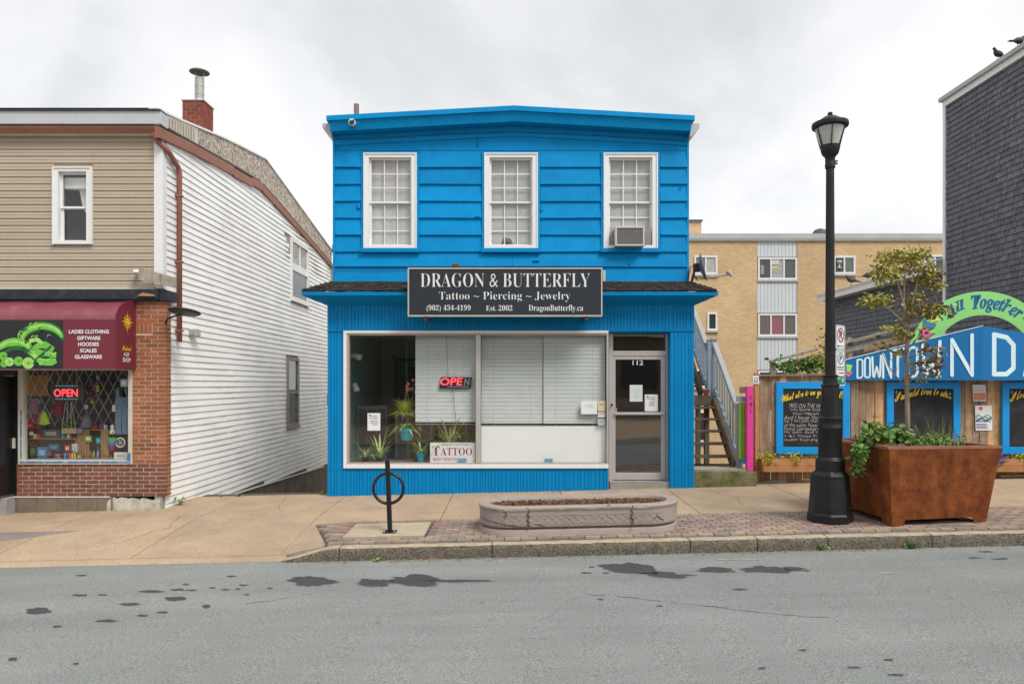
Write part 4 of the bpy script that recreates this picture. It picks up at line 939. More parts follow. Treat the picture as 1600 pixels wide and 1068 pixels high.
t = T('ring_plant_stand', 'black iron ring stand around the small turquoise pot', 'plant stand', (x, .3, LEDGE)); MB().ring((x, .34, LEDGE + .18), .165, .012, 'y', 36).build('ring', M['black'], t, smooth=True); MB().box(x - .1, x + .1, .28, .4, LEDGE, LEDGE + .015).build('foot', M['black'], t)
pot_plant('spider_plant', 'leggy spider plant at the left end of the shop window ledge', 571, 722, .3, .06, .08, 40, .55, .030, .55, M['spider'], pot=M['black'], seed=8, up=1.2)
pot_plant('snake_plant', 'tall pointed variegated plant left of the ring stand', 594, 722, .35, .07, .10, 20, .48, .05, .30, M['spider'], pot=M['black'], seed=12, up=1.5)
pot_plant('dracaena', 'large arching strap-leaved plant behind the tattoo placard', 703, 712, .30, .14, .16, 50, .85, .05, .50, M['spider'], pot=M['black'], seed=21, up=1.25)
pot_plant('dracaena', 'darker strap-leaved plant behind the right end of the placard', 730, 715, .6, .12, .15, 24, .50, .03, .4, M['leaf_green'], pot=M['black'], seed=23, up=1.3)
x = PX(645, .4); t = T('orchid', 'pink orchid flowers hanging by the blind edge', 'flower', (x, .4, PZ(620, .4)))
mb = MB()
for i in range(7):
    a_, b_ = rng.uniform(-.12, .06), rng.uniform(-.2, .10); c_ = Vector((x + a_, .4 + rng.uniform(-.03, .03), PZ(600, .4) + b_ * .8))
    for k_ in range(5): t_ = k_ * 1.256; mb.add([c_, c_ + Vector((math.cos(t_ - .5) * .02, -.01, math.sin(t_ - .5) * .02)), c_ + Vector((math.cos(t_) * .035, 0, math.sin(t_) * .035)), c_ + Vector((math.cos(t_ + .5) * .02, -.01, math.sin(t_ + .5) * .02))], [(0, 1, 2, 3)])
mb.build('petals', M['coral'], t, fix=False); MB().tube([(x - .04, .42, PZ(660, .4)), (x, .42, PZ(620, .4)), (x, .4, PZ(598, .4))], .004, 5).build('stem', M['leaf_green'], t)

# furniture further inside the shop
t = T('wall_cabinet', 'white panelled cabinet against the teal wall inside the blue shop', 'cabinet', (-2.75, 2.0, FLOOR))
MB().box(-3.04, -2.45, 1.6, 2.6, FLOOR, 1.45).build('carcass', flat("cab_white", (.24, .235, .22)), t)
for i in range(3): MB().box(-2.99 + i * .18, -2.84 + i * .18, 1.585, 1.6, FLOOR + .55, 1.38).build('cabinet_door', flat('cab_dark', (.12, .12, .11)), t)
t = T('display_shelf', 'dark shelf unit with small boxes deep inside the blue shop', 'shelf', (-1.9, 3.6, FLOOR))
for zq in (1.0, 1.5, 2.0, 2.4): MB().box(-2.6, -1.1, 3.4, 3.8, zq, zq + .04).build('shelf_board', flat('shelf_dark', (.03, .028, .025)), t)
for xq in (-2.62, -1.1): MB().box(xq, xq + .04, 3.4, 3.8, FLOOR, 2.5).build('upright', flat('shelf_dark', (.03, .028, .025)), t)
for i in range(9): xq = -2.5 + i * .15; MB().box(xq, xq + .09, 3.35, 3.45, (1.04, 1.54, 2.04)[i % 3], (1.04, 1.54, 2.04)[i % 3] + rng.uniform(.12, .3)).build('stored_box', rng.choice([M['wood'], M['black'], flat('box_cream', (.5, .42, .3)), M['navy']]), t)
t = T('wood_box', 'pale wooden box on top of the dark shelf inside the blue shop', 'box', (-1.7, 2.6, 1.7)); MB().box(-2.0, -1.6, 2.6, 2.9, 2.04 - .34, 2.06).build('case', M['wood'], t); MB().box(-2.1, -1.5, 2.5, 3.0, FLOOR, 1.69).build('plinth', flat('shelf_dark', (.03, .028, .025)), t)
t = T('service_counter', 'cream panelled counter inside the blue shop behind the hanging plant', 'counter', (-1.9, 2.1, FLOOR))
MB().box(-2.35, -.9, 2.0, 2.4, FLOOR, 1.35).build('counter_body', flat("counter_cream", (.55, .50, .42)), t)
for i in range(6): MB().box(-2.3 + i * .235, -2.12 + i * .235, 1.985, 2.0, FLOOR + .2, 1.25).build('counter_panel', M['wood'] if i % 2 else flat("cab_white", (.24, .235, .22)), t)
t = T('wall_light', 'small white wall light high on the teal inside wall', 'lamp', (-2.98, 1.0, 2.4)); MB().tube([(-3.05, 1.0, 2.35), (-2.95, .9, 2.42), (-2.8, .85, 2.36)], [.03, .05, .06], 10).build('spot', M['white'], t, smooth=True)
t = T('wall_light', 'lower white wall light on the teal inside wall', 'lamp', (-2.98, 1.0, 1.85)); MB().tube([(-3.05, 1.0, 1.83), (-2.92, .9, 1.86), (-2.88, .88, 1.74)], [.03, .05, .06], 10).build('spot', M['white'], t, smooth=True)

# ================================================================== LEFT HOUSE (brick shop below, vinyl siding above)
YW = -.9; XW = PX(254, YW)                      # front plane, side wall plane
house = T('siding_house', 'tan and white sided house with brick shopfront left of the alley', 'building', (XW - 3, YW, gz(XW, YW)))
XLFT = PX(-140, YW); YB = 9.9
def zroof(y):      # top of the chip board along the gable
    P_ = [(-1.1, 6.20), (-.9, 6.22), (1.7, 6.68), (3.9, 6.98), (9.9, 6.02), (12, 5.7)]
    for (a, b), (c, d) in zip(P_, P_[1:]):
        if y <= c: return b + (d - b) * (y - a) / (c - a)
    return 5.7
def zfas(y):       # top of the brown fascia
    P_ = [(-1.1, 5.94), (-.9, 5.98), (1.6, 6.20), (3.6, 6.35), (9.9, 5.59), (12, 5.3)]
    for (a, b), (c, d) in zip(P_, P_[1:]):
        if y <= c: return b + (d - b) * (y - a) / (c - a)
    return 5.3
def zsid(y): return zfas(y) - .155 if y < 3.6 else zfas(y) - .155 + .05 * min(1, (y - 3.6) / 3)
ZT0, ZT1 = PZ(449, YW), PZ(214, YW)             # tan siding bottom and top
UW = (85.7, 146, 262.5, 382); ux0, ux1, uz0, uz1 = PX(UW[0], YW), PX(UW[1], YW), PZ(UW[3], YW), PZ(UW[2], YW)
# shell
mb = MB(); mb.box(XLFT, ux0 + .06, YW + .01, YW + .16, ZT0 - .1, 5.95); mb.box(ux1 - .06, XW - .01, YW + .01, YW + .16, ZT0 - .1, 5.95); mb.box(ux0 + .06, ux1 - .06, YW + .01, YW + .16, ZT0 - .1, uz0 + .05); mb.box(ux0 + .06, ux1 - .06, YW + .01, YW + .16, uz1 - .05, 5.95); mb.build('front_wall', M['tan'], house)
SW_UP = (453, 480, 379, 472); SW_LO = (446.7, 465, 558, 667)       # side windows, as seen
def yside(px): return -XW * F / (HX - px) - D
def zside(px, py): return PZ(py, yside(px))
mb = MB(); ys_ = [YW + .16, 1.6, 3.6, YB]
mb.prism([(XW - .012, YW + .012, -2.9), (XW - .012, YB, -2.9)] + [(XW - .012, y, zfas(y) + .05) for y in (YB, 3.6, 1.6, YW + .012)], (-.12, 0, 0)); mb.build('side_wall', M['concrete_grey'], house)
# tan boards
ph = .1113; z = ZT0; i = 0
while z < ZT1 - .02:
    zb = min(z + ph, ZT1 + .02); segs = [(XLFT, XW - .125)]
    if zb > uz0 + .01 and z < uz1 - .01: segs = [(XLFT, ux0 - .002), (ux1 + .002, XW - .125)]
    for a, b in segs:
        mb = MB(); y = YW
        mb.prism([(a, y + .01, z), (a, y - .016, z), (a, y - .014, z + .016), (a, y - .010, z + (zb - z) * .46), (a, y - .014, z + (zb - z) * .50), (a, y - .002, zb - .004), (a, y + .01, zb)], (b - a, 0, 0)); mb.build('siding_board', M['tan'], house)
    z += ph; i += 1
MB().box(XLFT, XW - .1, YW - .03, YW + .01, ZT0 - .035, ZT0 - .001).build('starter_strip', M['cream'], house)
# white corner boards
mb = MB(); mb.box(XW - .124, XW + .02, YW - .03, YW - .001, ZT0 - .02, PZ(212, YW)); mb.box(XW - .001, XW + .02, YW - .001, YW + .10, ZT0 - .02, 5.75); mb.build('corner_board', M['white'], house)
# white side boards, one by one
def lowz(y): return (-.30 if y < .35 else -.24 - .033 * (y - .35))
z = -.75; n = 0
while z < 6.2:
    zb = z + .112; ya, yb = YW + .10, YB
    # clip to the gable and to the sagging lower edge
    ysamp = [YW + .10 + (YB - YW - .10) * k_ / 200 for k_ in range(201)]
    ok = [y for y in ysamp if zb <= zsid(y) + .10 and z >= lowz(y) - .06]
    if z > 3.2 and z < 3.2 + 0: pass
    if ok:
        runs = []; s0 = ok[0]; pv = ok[0]
        for y in ok[1:]:
            if y - pv > .12: runs.append((s0, pv)); s0 = y
            pv = y
        runs.append((s0, pv))
        cut = []
        for (wa, wb, wt, wl) in (SW_UP, SW_LO):
            y0_, y1_ = yside(wa), yside(wb); zz0 = zside((wa + wb) / 2, wl); zz1 = zside((wa + wb) / 2, wt)
            if zb > zz0 + .02 and z < zz1 - .02: cut.append((y0_, y1_))
        fin = []
        for a, b in runs:
            cur_ = [(a, b)]
            for c0, c1 in cut:
                nx_ = []
                for p, q_ in cur_:
                    if c1 < p or c0 > q_: nx_.append((p, q_))
                    else:
                        if c0 > p + .05: nx_.append((p, c0))
                        if c1 < q_ - .05: nx_.append((c1, q_))
                cur_ = nx_
            fin += cur_
        cutn = []
        for a, b in fin:
            while b - a > 4.2: k0 = a + rng.uniform(2.2, 3.8); cutn.append((a, k0)); a = k0 + .001
            cutn.append((a, b))
        for a, b in cutn:
            # boards torn off under the far eave
            if z > 4.62 and a < 5.4 < b and z < 5.6: b = min(b, 5.55 + (5.3 - z) * 1.0 + rng.uniform(-.12, .12)) if z > 5.0 else b
            if b - a < .08: continue
            mb = MB(); x = XW; k_ = max(1, int((b - a) / .8)); prof = [(-.01, z), (.018, z), (.017, z + .014), (.0, zb), (-.01, zb)]
            vs_ = []
            for j in range(k_ + 1):
                y = a + (b - a) * j / k_; dz = -.010 * math.sin(y * .9 + z) * sstep((2.2 - z) / 2) ; dx = .006 * math.sin(y * 2.1 + z * 5) + (.004 if j == 0 and a > 0 else 0)
                vs_ += [(x + o_ + (dx if o_ > -.005 else 0), y, q_ + dz) for o_, q_ in prof]
            m_ = 5; fs = [(j * m_ + i_, (j + 1) * m_ + i_, (j + 1) * m_ + (i_ + 1) % m_, j * m_ + (i_ + 1) % m_) for j in range(k_) for i_ in range(m_)] + [tuple(range(m_)), tuple(k_ * m_ + i_ for i_ in range(m_))[::-1]]
            mb.add(vs_, fs); mb.build('side_board', M['vinyl'], house)
    z += .112
# bare boards where the siding has gone
mb = MB(); mb.prism([(XW - .008, 5.4, 5.0), (XW - .008, 9.85, 5.0), (XW - .008, 9.85, 5.5), (XW - .008, 5.4, 6.0)], (.012, 0, 0)); mb.build('bare_sheathing', M['wood_grey'], house)
MB().box(XW - .05, XW + .06, YB - .10, YB + .1, 4.4, 5.45).build('end_post', M['wood_grey'], house)
# sagging bottom strip and foundation
mb = MB(); mb.bar((XW + .012, .5, lowz(.5) - .05), (XW + .012, 9.0, lowz(9.0) - .05), .02, .03); mb.build('loose_edge_strip', M['vinyl'], house)
MB().box(XW - .125, XW - .011 + .004, YW + .2, YB, -2.9, -.18).build('foundation', M['foundation'], house)
# gable boards
def strip(name, ya, yb, lo, hi, x0, x1, m, seg=1):
    mb = MB(); p = lin(ya, yb, seg); vs_ = []
    for y in p: vs_ += [(x0, y, lo(y)), (x1, y, lo(y)), (x1, y, hi(y)), (x0, y, hi(y))]
    fs = [(i * 4 + j, (i + 1) * 4 + j, (i + 1) * 4 + (j + 1) % 4, i * 4 + (j + 1) % 4) for i in range(seg) for j in range(4)] + [(0, 1, 2, 3), (seg * 4 + 3, seg * 4 + 2, seg * 4 + 1, seg * 4)]
    mb.add(vs_, fs); return mb.build(name, m, house)
for i, (a, b) in enumerate(((YW - .22, 1.95), (1.97, 3.0), (3.02, 3.62), (3.64, 6.2), (6.22, 9.95))):
    sft = (0, -.02, .015, -.01, .0)[i]
    strip('fascia_board', a, b, lambda y: zsid(y) - .015 + sft, lambda y: zfas(y) + sft, XW - .02, XW + .06, M['brown'], 3)
strip('soffit_edge', -.9, 9.9, lambda y: zfas(y) + .02, lambda y: zfas(y) + .055, XW - .02, XW + .035, flat('rotten_edge', (.05, .045, .04)), 20)
for a, b in ((.35, 3.88), (3.92, 6.6), (6.62, 9.9)): strip('chip_board', a, b, lambda y: zfas(y) + .056, lambda y: zroof(y) - .001, XW - .03, XW + .02, M['osb'], 6)
strip('ribbed_trim', -1.1, .33, lambda y: zfas(y) + .03, lambda y: zroof(y) - .001, XW - .03, XW + .03, M['cream'], 3)
mb = MB()
for i in range(10):
    y = -.75 + i * .1; mb.box(XW + .031, XW + .04, y, y + .03, zfas(y) + .08, zroof(y) - .04)
mb.build('trim_rib', M['wood_grey'], house)
strip('drip_edge', -1.15, 3.9, zroof, lambda y: zroof(y) + .035, XW - .1, XW + .045, M['white'], 6); strip('drip_edge', 3.9, 10, zroof, lambda y: zroof(y) + .035, XW - .1, XW + .045, M['white'], 2)
for ya, yb in ((-1.15, 3.9), (3.9, 10.0)):
    mb = MB(); mb.hexa([(XLFT, ya, zroof(ya)), (XW - .1, ya, zroof(ya)), (XW - .1, yb, zroof(yb)), (XLFT, yb, zroof(yb)), (XLFT, ya, zroof(ya) + .03), (XW - .1, ya, zroof(ya) + .03), (XW - .1, yb, zroof(yb) + .03), (XLFT, yb, zroof(yb) + .03)]); mb.build('roof', M['roof'], house)
# front eave: flashing, gutter, frieze
yf = YW - .22; xr = PX(251, yf)
MB().box(XLFT, xr, yf, YW + .02, PZ(193.5, yf), PZ(173, yf)).build('eave_flashing', M['grey_metal'], house, bevel=.006)
MB().box(XLFT, xr + .006, yf - .03, YW - .02, PZ(173, yf) + .001, PZ(173, yf) + .02).build('eave_cap', M['slate'], house)
gt = MB(); zz1 = PZ(195.5, yf)
gt.prism([(XLFT, YW - .02, zz1), (XLFT, yf + .03, zz1), (XLFT, yf + .02, zz1 - .02), (XLFT, yf + .07, zz1 - .10), (XLFT, YW - .02, zz1 - .10)], (PX(247, yf) - XLFT, 0, 0)); gt.build('front_gutter', M['brown'], house)
MB().box(XLFT, PX(243, YW), YW - .13, YW - .017, PZ(214, YW), PZ(206.5, YW)).build('frieze_strip', M['cream'], house)
# downpipe
yd = yside(274) ; xd = XW + .07
dp = MB(); dp.tube([(XW - .09, yf + .1, zz1 - .09), (XW - .03, yf + .12, zz1 - .22), (XW + .05, YW - .02, zz1 - .30), (xd, YW + .06, zz1 - .33), (xd, yd - .05, zz1 - .48), (xd, yd, zz1 - .56), (xd, yd, PZ(534, yd))], .042, 10); dp.build('downpipe', M['brown'], house, smooth=True)
for zq in (5.0, 3.9, 2.75): MB().box(xd - .06, xd + .05, yd - .05, yd + .05, zq, zq + .03).build('pipe_clip', M['brown'], house)

sash_window(house, ux0, ux1, uz0, uz1, YW - .005, grid=None, fw=.085, blind=None, mid=PZ(324, YW), pane=M['glass_up'])
mb = MB(); mb.box(ux0 - 1.2, ux1 + .3, YW + .6, YW + .62, uz0 - .5, uz1 + .5); mb.box(ux0 - 1.2, ux1 + .3, YW + .17, YW + .6, uz1 + .48, uz1 + .5); mb.box(ux0 - 1.2, ux1 + .3, YW + .17, YW + .6, uz0 - .5, uz0 - .48); mb.box(ux0 - 1.22, ux0 - 1.2, YW + .17, YW + .6, uz0 - .5, uz1 + .5); mb.build('room_dark', flat('room_dark', (.10, .13, .13)), house)
mb = MB(); n = 10
for i in range(n):        # drawn-back curtain
    xa, xb = PX(118 + 20 * i / n, YW), PX(118 + 20 * (i + 1) / n, YW); za = uz1 - .1; zl = PZ(320 - 0 * i, YW) - (i / n) * .35
    mb.quad((xa + .02 * i / n, YW + .2 + .01 * math.sin(i * 2), zl), (xb, YW + .2 + .01 * math.sin(i * 2 + 2), zl - .03), (xb, YW + .2, za), (xa - .1, YW + .2, za))
mb.build('curtain', M['curtain'], house)
MB().box(ux0 + .09, ux1 - .09, YW + .1, YW + .2, PZ(292, YW), PZ(275, YW)).build('roller_blind', M['curtain'], house)
def side_window(wa, wb, wt, wl, m, name):
    y0_, y1_ = yside(wa), yside(wb); z0_, z1_ = zside((wa + wb) / 2, wl), zside((wa + wb) / 2, wt); fw = .09
    f = MB(); xa, xb = XW - .02, XW + .05
    f.box(xa, xb, y0_, y0_ + fw, z0_, z1_); f.box(xa, xb, y1_ - fw, y1_, z0_, z1_); f.box(xa, xb, y0_ + fw, y1_ - fw, z1_ - fw, z1_); f.box(xa, xb, y0_ + fw, y1_ - fw, z0_, z0_ + fw)
    zm = (z0_ + z1_) / 2; f.box(xa, xb - .01, y0_ + fw, y1_ - fw, zm - .03, zm + .03)
    if name == 'up': ym = (y0_ + y1_) / 2; f.box(xa, xb - .012, ym - .02, ym + .02, zm + .03, z1_ - fw)
    wo = f.build('side_window', m, house)
    MB().quad((XW + .012, y0_ + fw, z0_ + fw), (XW + .012, y1_ - fw, z0_ + fw), (XW + .012, y1_ - fw, z1_ - fw), (XW + .012, y0_ + fw, z1_ - fw)).build('pane', M['glass_up'], wo)
    MB().box(XW - .01, XW + .002, y0_ + fw, y1_ - fw, zm, z1_ - fw).build('curtain', M['curtain'] if name == 'up' else M['interior'], wo)  # lower window has no curtain: a dark sheet stands in for the unlit room
    MB().box(XW - .01, XW + .002, y0_ + fw, y1_ - fw, z0_ + fw, zm).build('dark_room', M['interior'], wo)
    MB().box(XW - .02, XW + .08, y0_ - .03, y1_ + .03, z0_ - .04, z0_ - .001).build('sill', m, wo)
side_window(*SW_UP, M['white'], 'up'); side_window(*SW_LO, flat('grey_old_paint', (.27, .245, .235)), 'lo')

# chimney, brick by brick
cy0, cy1, cx0, cx1 = 4.4, 4.95, PX(285, 4.4), PX(318, 4.4); cz1 = PZ(157, 4.4); cz0 = 6.75
ch = MB().box(cx0 + .008, cx1 - .008, cy0 + .008, cy1 - .008, cz0, cz1 - .006).build('chimney', M['mortar'], house)
def brickset(parent, m, x0, x1, z0, z1, yface, axis='x', bw=.205, bh=.0667, depth=.03, gap=.0135, skip=None, name='brick', first=0, fixed=None):
    """running-bond bricks on a face; axis x: the face looks to -Y; axis y: the face looks to +X"""
    cache = {}; r = 0; z = z0; cnt = 0
    while z < z1 - .02:
        x = x0 - (bw / 2 if (r + first) % 2 else 0)
        while x < x1 - .012:
            a, b = max(x, x0), min(x + bw - gap, x1); x += bw
            if x1 - b < .07: b = x1; x = x1
            if b - a < .03: continue
            if skip:
                q4_ = skip(a, b, z + bh / 2)
                if q4_ is None: continue
                a, b = q4_
                if b - a < .02: continue
            key = (round(b - a, 3))
            org = ((a + b) / 2, yface, z) if axis == 'x' else (yface, (a + b) / 2, z)
            if key not in cache:
                h = (b - a) / 2; bx_ = MB()
                if axis == 'x': bx_.box(org[0] - h, org[0] + h, yface, yface + depth, z, min(z + bh - gap, z1))
                else: bx_.box(yface - depth, yface, org[1] - h, org[1] + h, z, min(z + bh - gap, z1))
                o = bx_.build(name, m, parent, origin=org); cache[key] = o
            else:
                j = rng.uniform(-.002, .002)
                clone(cache[key], name, (org[0] + (j if axis == 'y' else 0), org[1] + (j if axis == 'x' else 0), org[2]), parent)
            cnt += 1
        z += bh; r += 1
    return cnt
brickset(ch, M['chimney_brick'], cx0, cx1, 6.95, cz1, cy0, 'x', .2, .095, .03, .012)
brickset(ch, M['chimney_brick'], cy0 + .032, cy1, 6.75, cz1, cx1, 'y', .2, .095, .03, .012)
MB().box(cx0 - .02, cx1 + .02, cy0 - .02, cy1 + .02, cz1 - .005, cz1 + .02).build('chimney_cap', M['coping'], ch)
fx, fy = PX(310, 4.6), 4.66
fl = MB(); fl.lathe([(.16, 0), (.12, .10), (.105, .12), (.105, .62)], (fx, fy, cz1 + .015), 18); fl.build('flue', M['galv'], ch, smooth=False)
zc = PZ(115, fy)
for a_ in (0, 2.1, 4.2): MB().tube([(fx + .1 * math.cos(a_), fy + .1 * math.sin(a_), zc - .1), (fx + .1 * math.cos(a_), fy + .1 * math.sin(a_), zc + .08)], .01, 5).build('cowl_leg', M['galv'], ch)
MB().lathe([(.23, 0), (.225, .02), (.12, .07), (.01, .10)], (fx, fy, zc + .02), 24).build('cowl', flat('cowl_grey', (.20, .195, .18), .5), ch, smooth=False)
for zq in (.22, .42): MB().lathe([(.107, 0), (.112, .01), (.107, .02)], (fx, fy, cz1 + zq), 18).build('flue_band', M['galv'], ch)
# loose service wires at the far eave
mb = MB()
for i in range(5): mb.tube([(XW + .1, 9.6, 5.9 + .05 * i), (XW + .35 + .05 * i, 9.3, 6.1 + .12 * i), (XW + .2 + .08 * i, 9.0, 5.75 + .04 * i), (-4.3 - .1 * i, 8.6, 5.5 + .1 * i), (X0 - .02, 8.4, 5.7 + .16 * i)], .011, 5)
tag(mb.build('service_wires', M['ink_black'], None), 'tangle of black service wires between the alley roofs', 'wires')

# ---- brick shopfront
g0 = gz(XW, YW)
WX0, WX1 = PX(29, YW), PX(207, YW); WZB, WZT = PZ(725, YW), PZ(575, YW) + .1
BX0, BX1 = PX(26, YW), PX(259.5, YW); BZ0 = PZ(775, YW)
ZCOR0, ZCOR1 = PZ(471, YW), PZ(453, YW)
bf = MB(); bf.box(BX0 + .01, WX1, YW + .006, YW + .14, BZ0, WZB - .005); bf.box(WX1 + .001, BX1 - .006, YW + .006, YW + .14, BZ0, ZCOR0)
bfo = bf.build('brick_front', M['mortar'], house)
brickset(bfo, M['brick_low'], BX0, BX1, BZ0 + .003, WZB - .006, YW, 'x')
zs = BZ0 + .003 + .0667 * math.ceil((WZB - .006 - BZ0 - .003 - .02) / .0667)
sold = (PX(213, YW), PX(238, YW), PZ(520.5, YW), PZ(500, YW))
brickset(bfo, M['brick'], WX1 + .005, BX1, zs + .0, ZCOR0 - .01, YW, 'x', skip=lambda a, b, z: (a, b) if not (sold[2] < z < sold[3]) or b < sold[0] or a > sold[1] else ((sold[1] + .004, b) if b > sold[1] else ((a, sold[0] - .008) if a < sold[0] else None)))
for i in range(4):     # soldier bricks
    xa = sold[0] + i * .067 - .01; MB().box(xa, xa + .057, YW, YW + .03, sold[2] + .0, sold[3] - .012).build('brick', M['brick'], bfo)
brickset(bfo, M['brick'], YW + .031, YW + .17, BZ0 + .003, ZCOR0 - .01, BX1, 'y', bw=.26)
MB().box(BX1 - .128, BX1 - .0305, YW + .141, YW + .2, BZ0, ZCOR0).build('brick_return', M['mortar'], bfo)
# cornice above the shop
mb = MB(); mb.box(XLFT, PX(252, YW), YW - .10, YW + .1, ZCOR0 + .03, ZCOR1); mb.box(XLFT, PX(250, YW), YW - .06, YW + .1, ZCOR0, ZCOR0 + .029); mb.box(PX(252, YW) + .002, BX1 + .05, YW - .07, YW + .3, ZCOR0 + .01, ZCOR1 - .01); mb.build('shop_cornice', M['navy'], house)
MB().hexa([(PX(221, YW), YW - .14, ZCOR0 + .075), (PX(248, YW), YW - .14, ZCOR0 + .07), (PX(248, YW), YW - .1, ZCOR0 + .07), (PX(221, YW), YW - .1, ZCOR0 + .075), (PX(229, YW), YW - .13, ZCOR0 + .13), (PX(246, YW), YW - .13, ZCOR0 + .10), (PX(246, YW), YW - .1, ZCOR0 + .10), (PX(229, YW), YW - .1, ZCOR0 + .13)]).build('broken_timber', M['wood'], house)
MB().box(XLFT, BX1 - .01, YW - .02, YW + .1, ZCOR1 + .001, ZT0 - .036).build('bare_timber', M['wood_grey'], house)
# window frame
mb = MB(); mb.box(WX0, PX(36.5, YW), YW - .02, YW + .1, WZB, WZT); mb.box(PX(201, YW), WX1, YW - .02, YW + .1, WZB, WZT); mb.box(PX(36.5, YW), PX(201, YW), YW - .02, YW + .1, WZB, PZ(718.5, YW)); mb.box(PX(36.5, YW), PX(201, YW), YW - .02, YW + .1, WZT - .08, WZT)
hw = mb.build('shop_window', M['cream'], house, bevel=.004)
mb = MB(); mb.box(PX(32, YW), PX(200, YW), YW - .024, YW - .0205, PZ(723, YW), PZ(720, YW)); mb.box(PX(200, YW), PX(205, YW), YW - .024, YW - .0205, PZ(724, YW), PZ(707, YW)); mb.box(PX(33, YW), PX(35.5, YW), YW - .024, YW - .0205, PZ(716, YW), PZ(640, YW)); mb.build('flaking_blue_paint', mat('flaking', (.07, .17, .34), .8, .2, 20, dirt=.9, dirt_col=(.6, .6, .58), dscale=14), hw)
MB().quad((PX(36, YW), YW + .04, PZ(719, YW)), (PX(201.5, YW), YW + .04, PZ(719, YW)), (PX(201.5, YW), YW + .04, WZT - .05), (PX(36, YW), YW + .04, WZT - .05)).build('pane', M['glass'], hw)
# display bay behind the glass
SHZ = PZ(718, YW) ; shx0, shx1 = PX(34, YW), WX1
mb = MB(); mb.box(shx0, shx1, YW + .1, YW + 1.0, SHZ - .05, SHZ); mb.build('display_floor', flat('bay_floor', (.34, .28, .22)), house)
mb = MB(); mb.box(shx0 - 2.2, shx1 + .1, YW + 1.9, YW + 1.95, -.6, 3.2); mb.box(shx1 + .02, shx1 + .06, YW + .14, YW + 1.9, -.6, 3.2); mb.box(shx0 - 2.2, shx1, YW + .15, YW + 1.9, 3.1, 3.15); mb.box(XLFT - .3, XLFT - .25, YW, YW + 1.9, -.6, 3.2); mb.box(XLFT - .3, shx1, YW + .1, YW + 1.9, -.3, -.25); mb.build('shop_room', flat('bay_dark', (.11, .10, .105)), house)
# front door
dxa, dxb = PX(-60, YW), PX(28.5, YW)
mb = MB(); mb.box(PX(20, YW), PX(28.5, YW), YW + .02, YW + .12, PZ(775, YW), WZT); mb.box(PX(-60, YW), PX(20, YW), YW + .02, YW + .12, PZ(586, YW), WZT); mb.build('shop_door_frame', M['black'], house)
mb = MB(); mb.box(PX(13.5, YW), PX(19.5, YW), YW - .35, YW + .08, PZ(771, YW), PZ(588, YW)); dd = mb.build('shop_door', M['black'], house)
MB().box(PX(15.5, YW), PX(23, YW), YW - .006, YW + .019, PZ(700, YW), PZ(684, YW)).build('lock_plate', M['cream'], dd)
mb = MB(); mb.box(PX(-60, YW), PX(13, YW), YW + 1.0, YW + 1.05, PZ(620, YW), PZ(585, YW)); mb.build('inside_poster', flat('amber', (.45, .22, .05)), house)
mb = MB(); mb.box(PX(-60, YW), PX(9, YW), YW + .9, YW + .95, PZ(680, YW), PZ(640, YW)); mb.build('inside_cloth', flat('crimson', (.30, .03, .05)), house)
# plinth of stone tiles, broken render at its right end, step
tx = [26, 57.5, 90, 123, 152, 177]
for a, b in zip(tx, tx[1:]): MB().box(PX(a, YW) + .003, PX(b, YW) - .003, YW - .018, YW + .1, gz(PX(a, YW), YW) - .06, BZ0 - .012).build('stone_tile', mat('tile_brown', (.20, .155, .115), .6, .2, 6, streak=.3) if 'tile_brown' not in MATS else MATS['tile_brown'], house, bevel=.003)
MB().box(PX(24, YW), PX(172, YW), YW - .03, YW + .05, BZ0 - .012, BZ0 - .001).build('plinth_strip', M['white'], house)
mb = MB(); r_ = random.Random(4); xs_ = lin(PX(168, YW), PX(250, YW), 14)
for i in range(14):
    zt = BZ0 - .02 - .01 * i / 2 * .5 + r_.uniform(-.02, .01); mb.hexa([(xs_[i], YW - .03 + r_.uniform(0, .03), g0 - .1), (xs_[i + 1], YW - .03 + r_.uniform(0, .03), g0 - .1), (xs_[i + 1], YW + .1, g0 - .1), (xs_[i], YW + .1, g0 - .1), (xs_[i], YW - .02 + r_.uniform(0, .03), zt), (xs_[i + 1], YW - .02 + r_.uniform(0, .03), zt + r_.uniform(-.015, .015)), (xs_[i + 1], YW + .1, zt), (xs_[i], YW + .1, zt)])
mb.build('broken_render', mat('render', (.52, .49, .43), .9, .2, 9, .5, 40, dirt=.6, dirt_col=(.2, .17, .13), dscale=8), house)
MB().box(PX(-80, YW), PX(24.5, YW), YW - .22, YW + .3, g0 - .2, PZ(778, YW - .2)).build('door_step', M['concrete_grey'], house, bevel=.015)

# ================================================================== AWNING
YA = -1.48; ax1 = PX(180, YA); ax0 = XLFT
aw = T('shop_awning', 'maroon curved awning over the brick shopfront with green picture panel', 'awning', (ax1 - 1.5, YW, 2.1))
az0 = PZ(576, YA); azm = PZ(499, YA); azt = PZ(471.5, YW)
arc = [(YW + .0, azt)] + [(YW + (YA - YW) * math.sin(R(t)), azm + (azt - azm) * math.cos(R(t))) for t in (10, 22, 35, 48, 60, 72, 82)] + [(YA, azm)]
mb = MB(); n = len(arc); segs = lin(ax0, ax1, 8); vs_ = []
for i, x in enumerate(segs):
    for y, z in arc: vs_.append((x, y + (.012 if i % 2 else 0) * (y > YA + .01), z - (.010 if i % 2 else 0) * (YA + .01 < y < YW - .01)))
mb.add(vs_, [(i * n + j, (i + 1) * n + j, (i + 1) * n + j + 1, i * n + j + 1) for i in range(8) for j in range(n - 1)]); mb.build('canopy_top', M['maroon'], aw, smooth=True)
MB().box(ax0, ax1, YA, YA + .02, az0, azm - .001).build('canopy_front', M['maroon2'], aw)
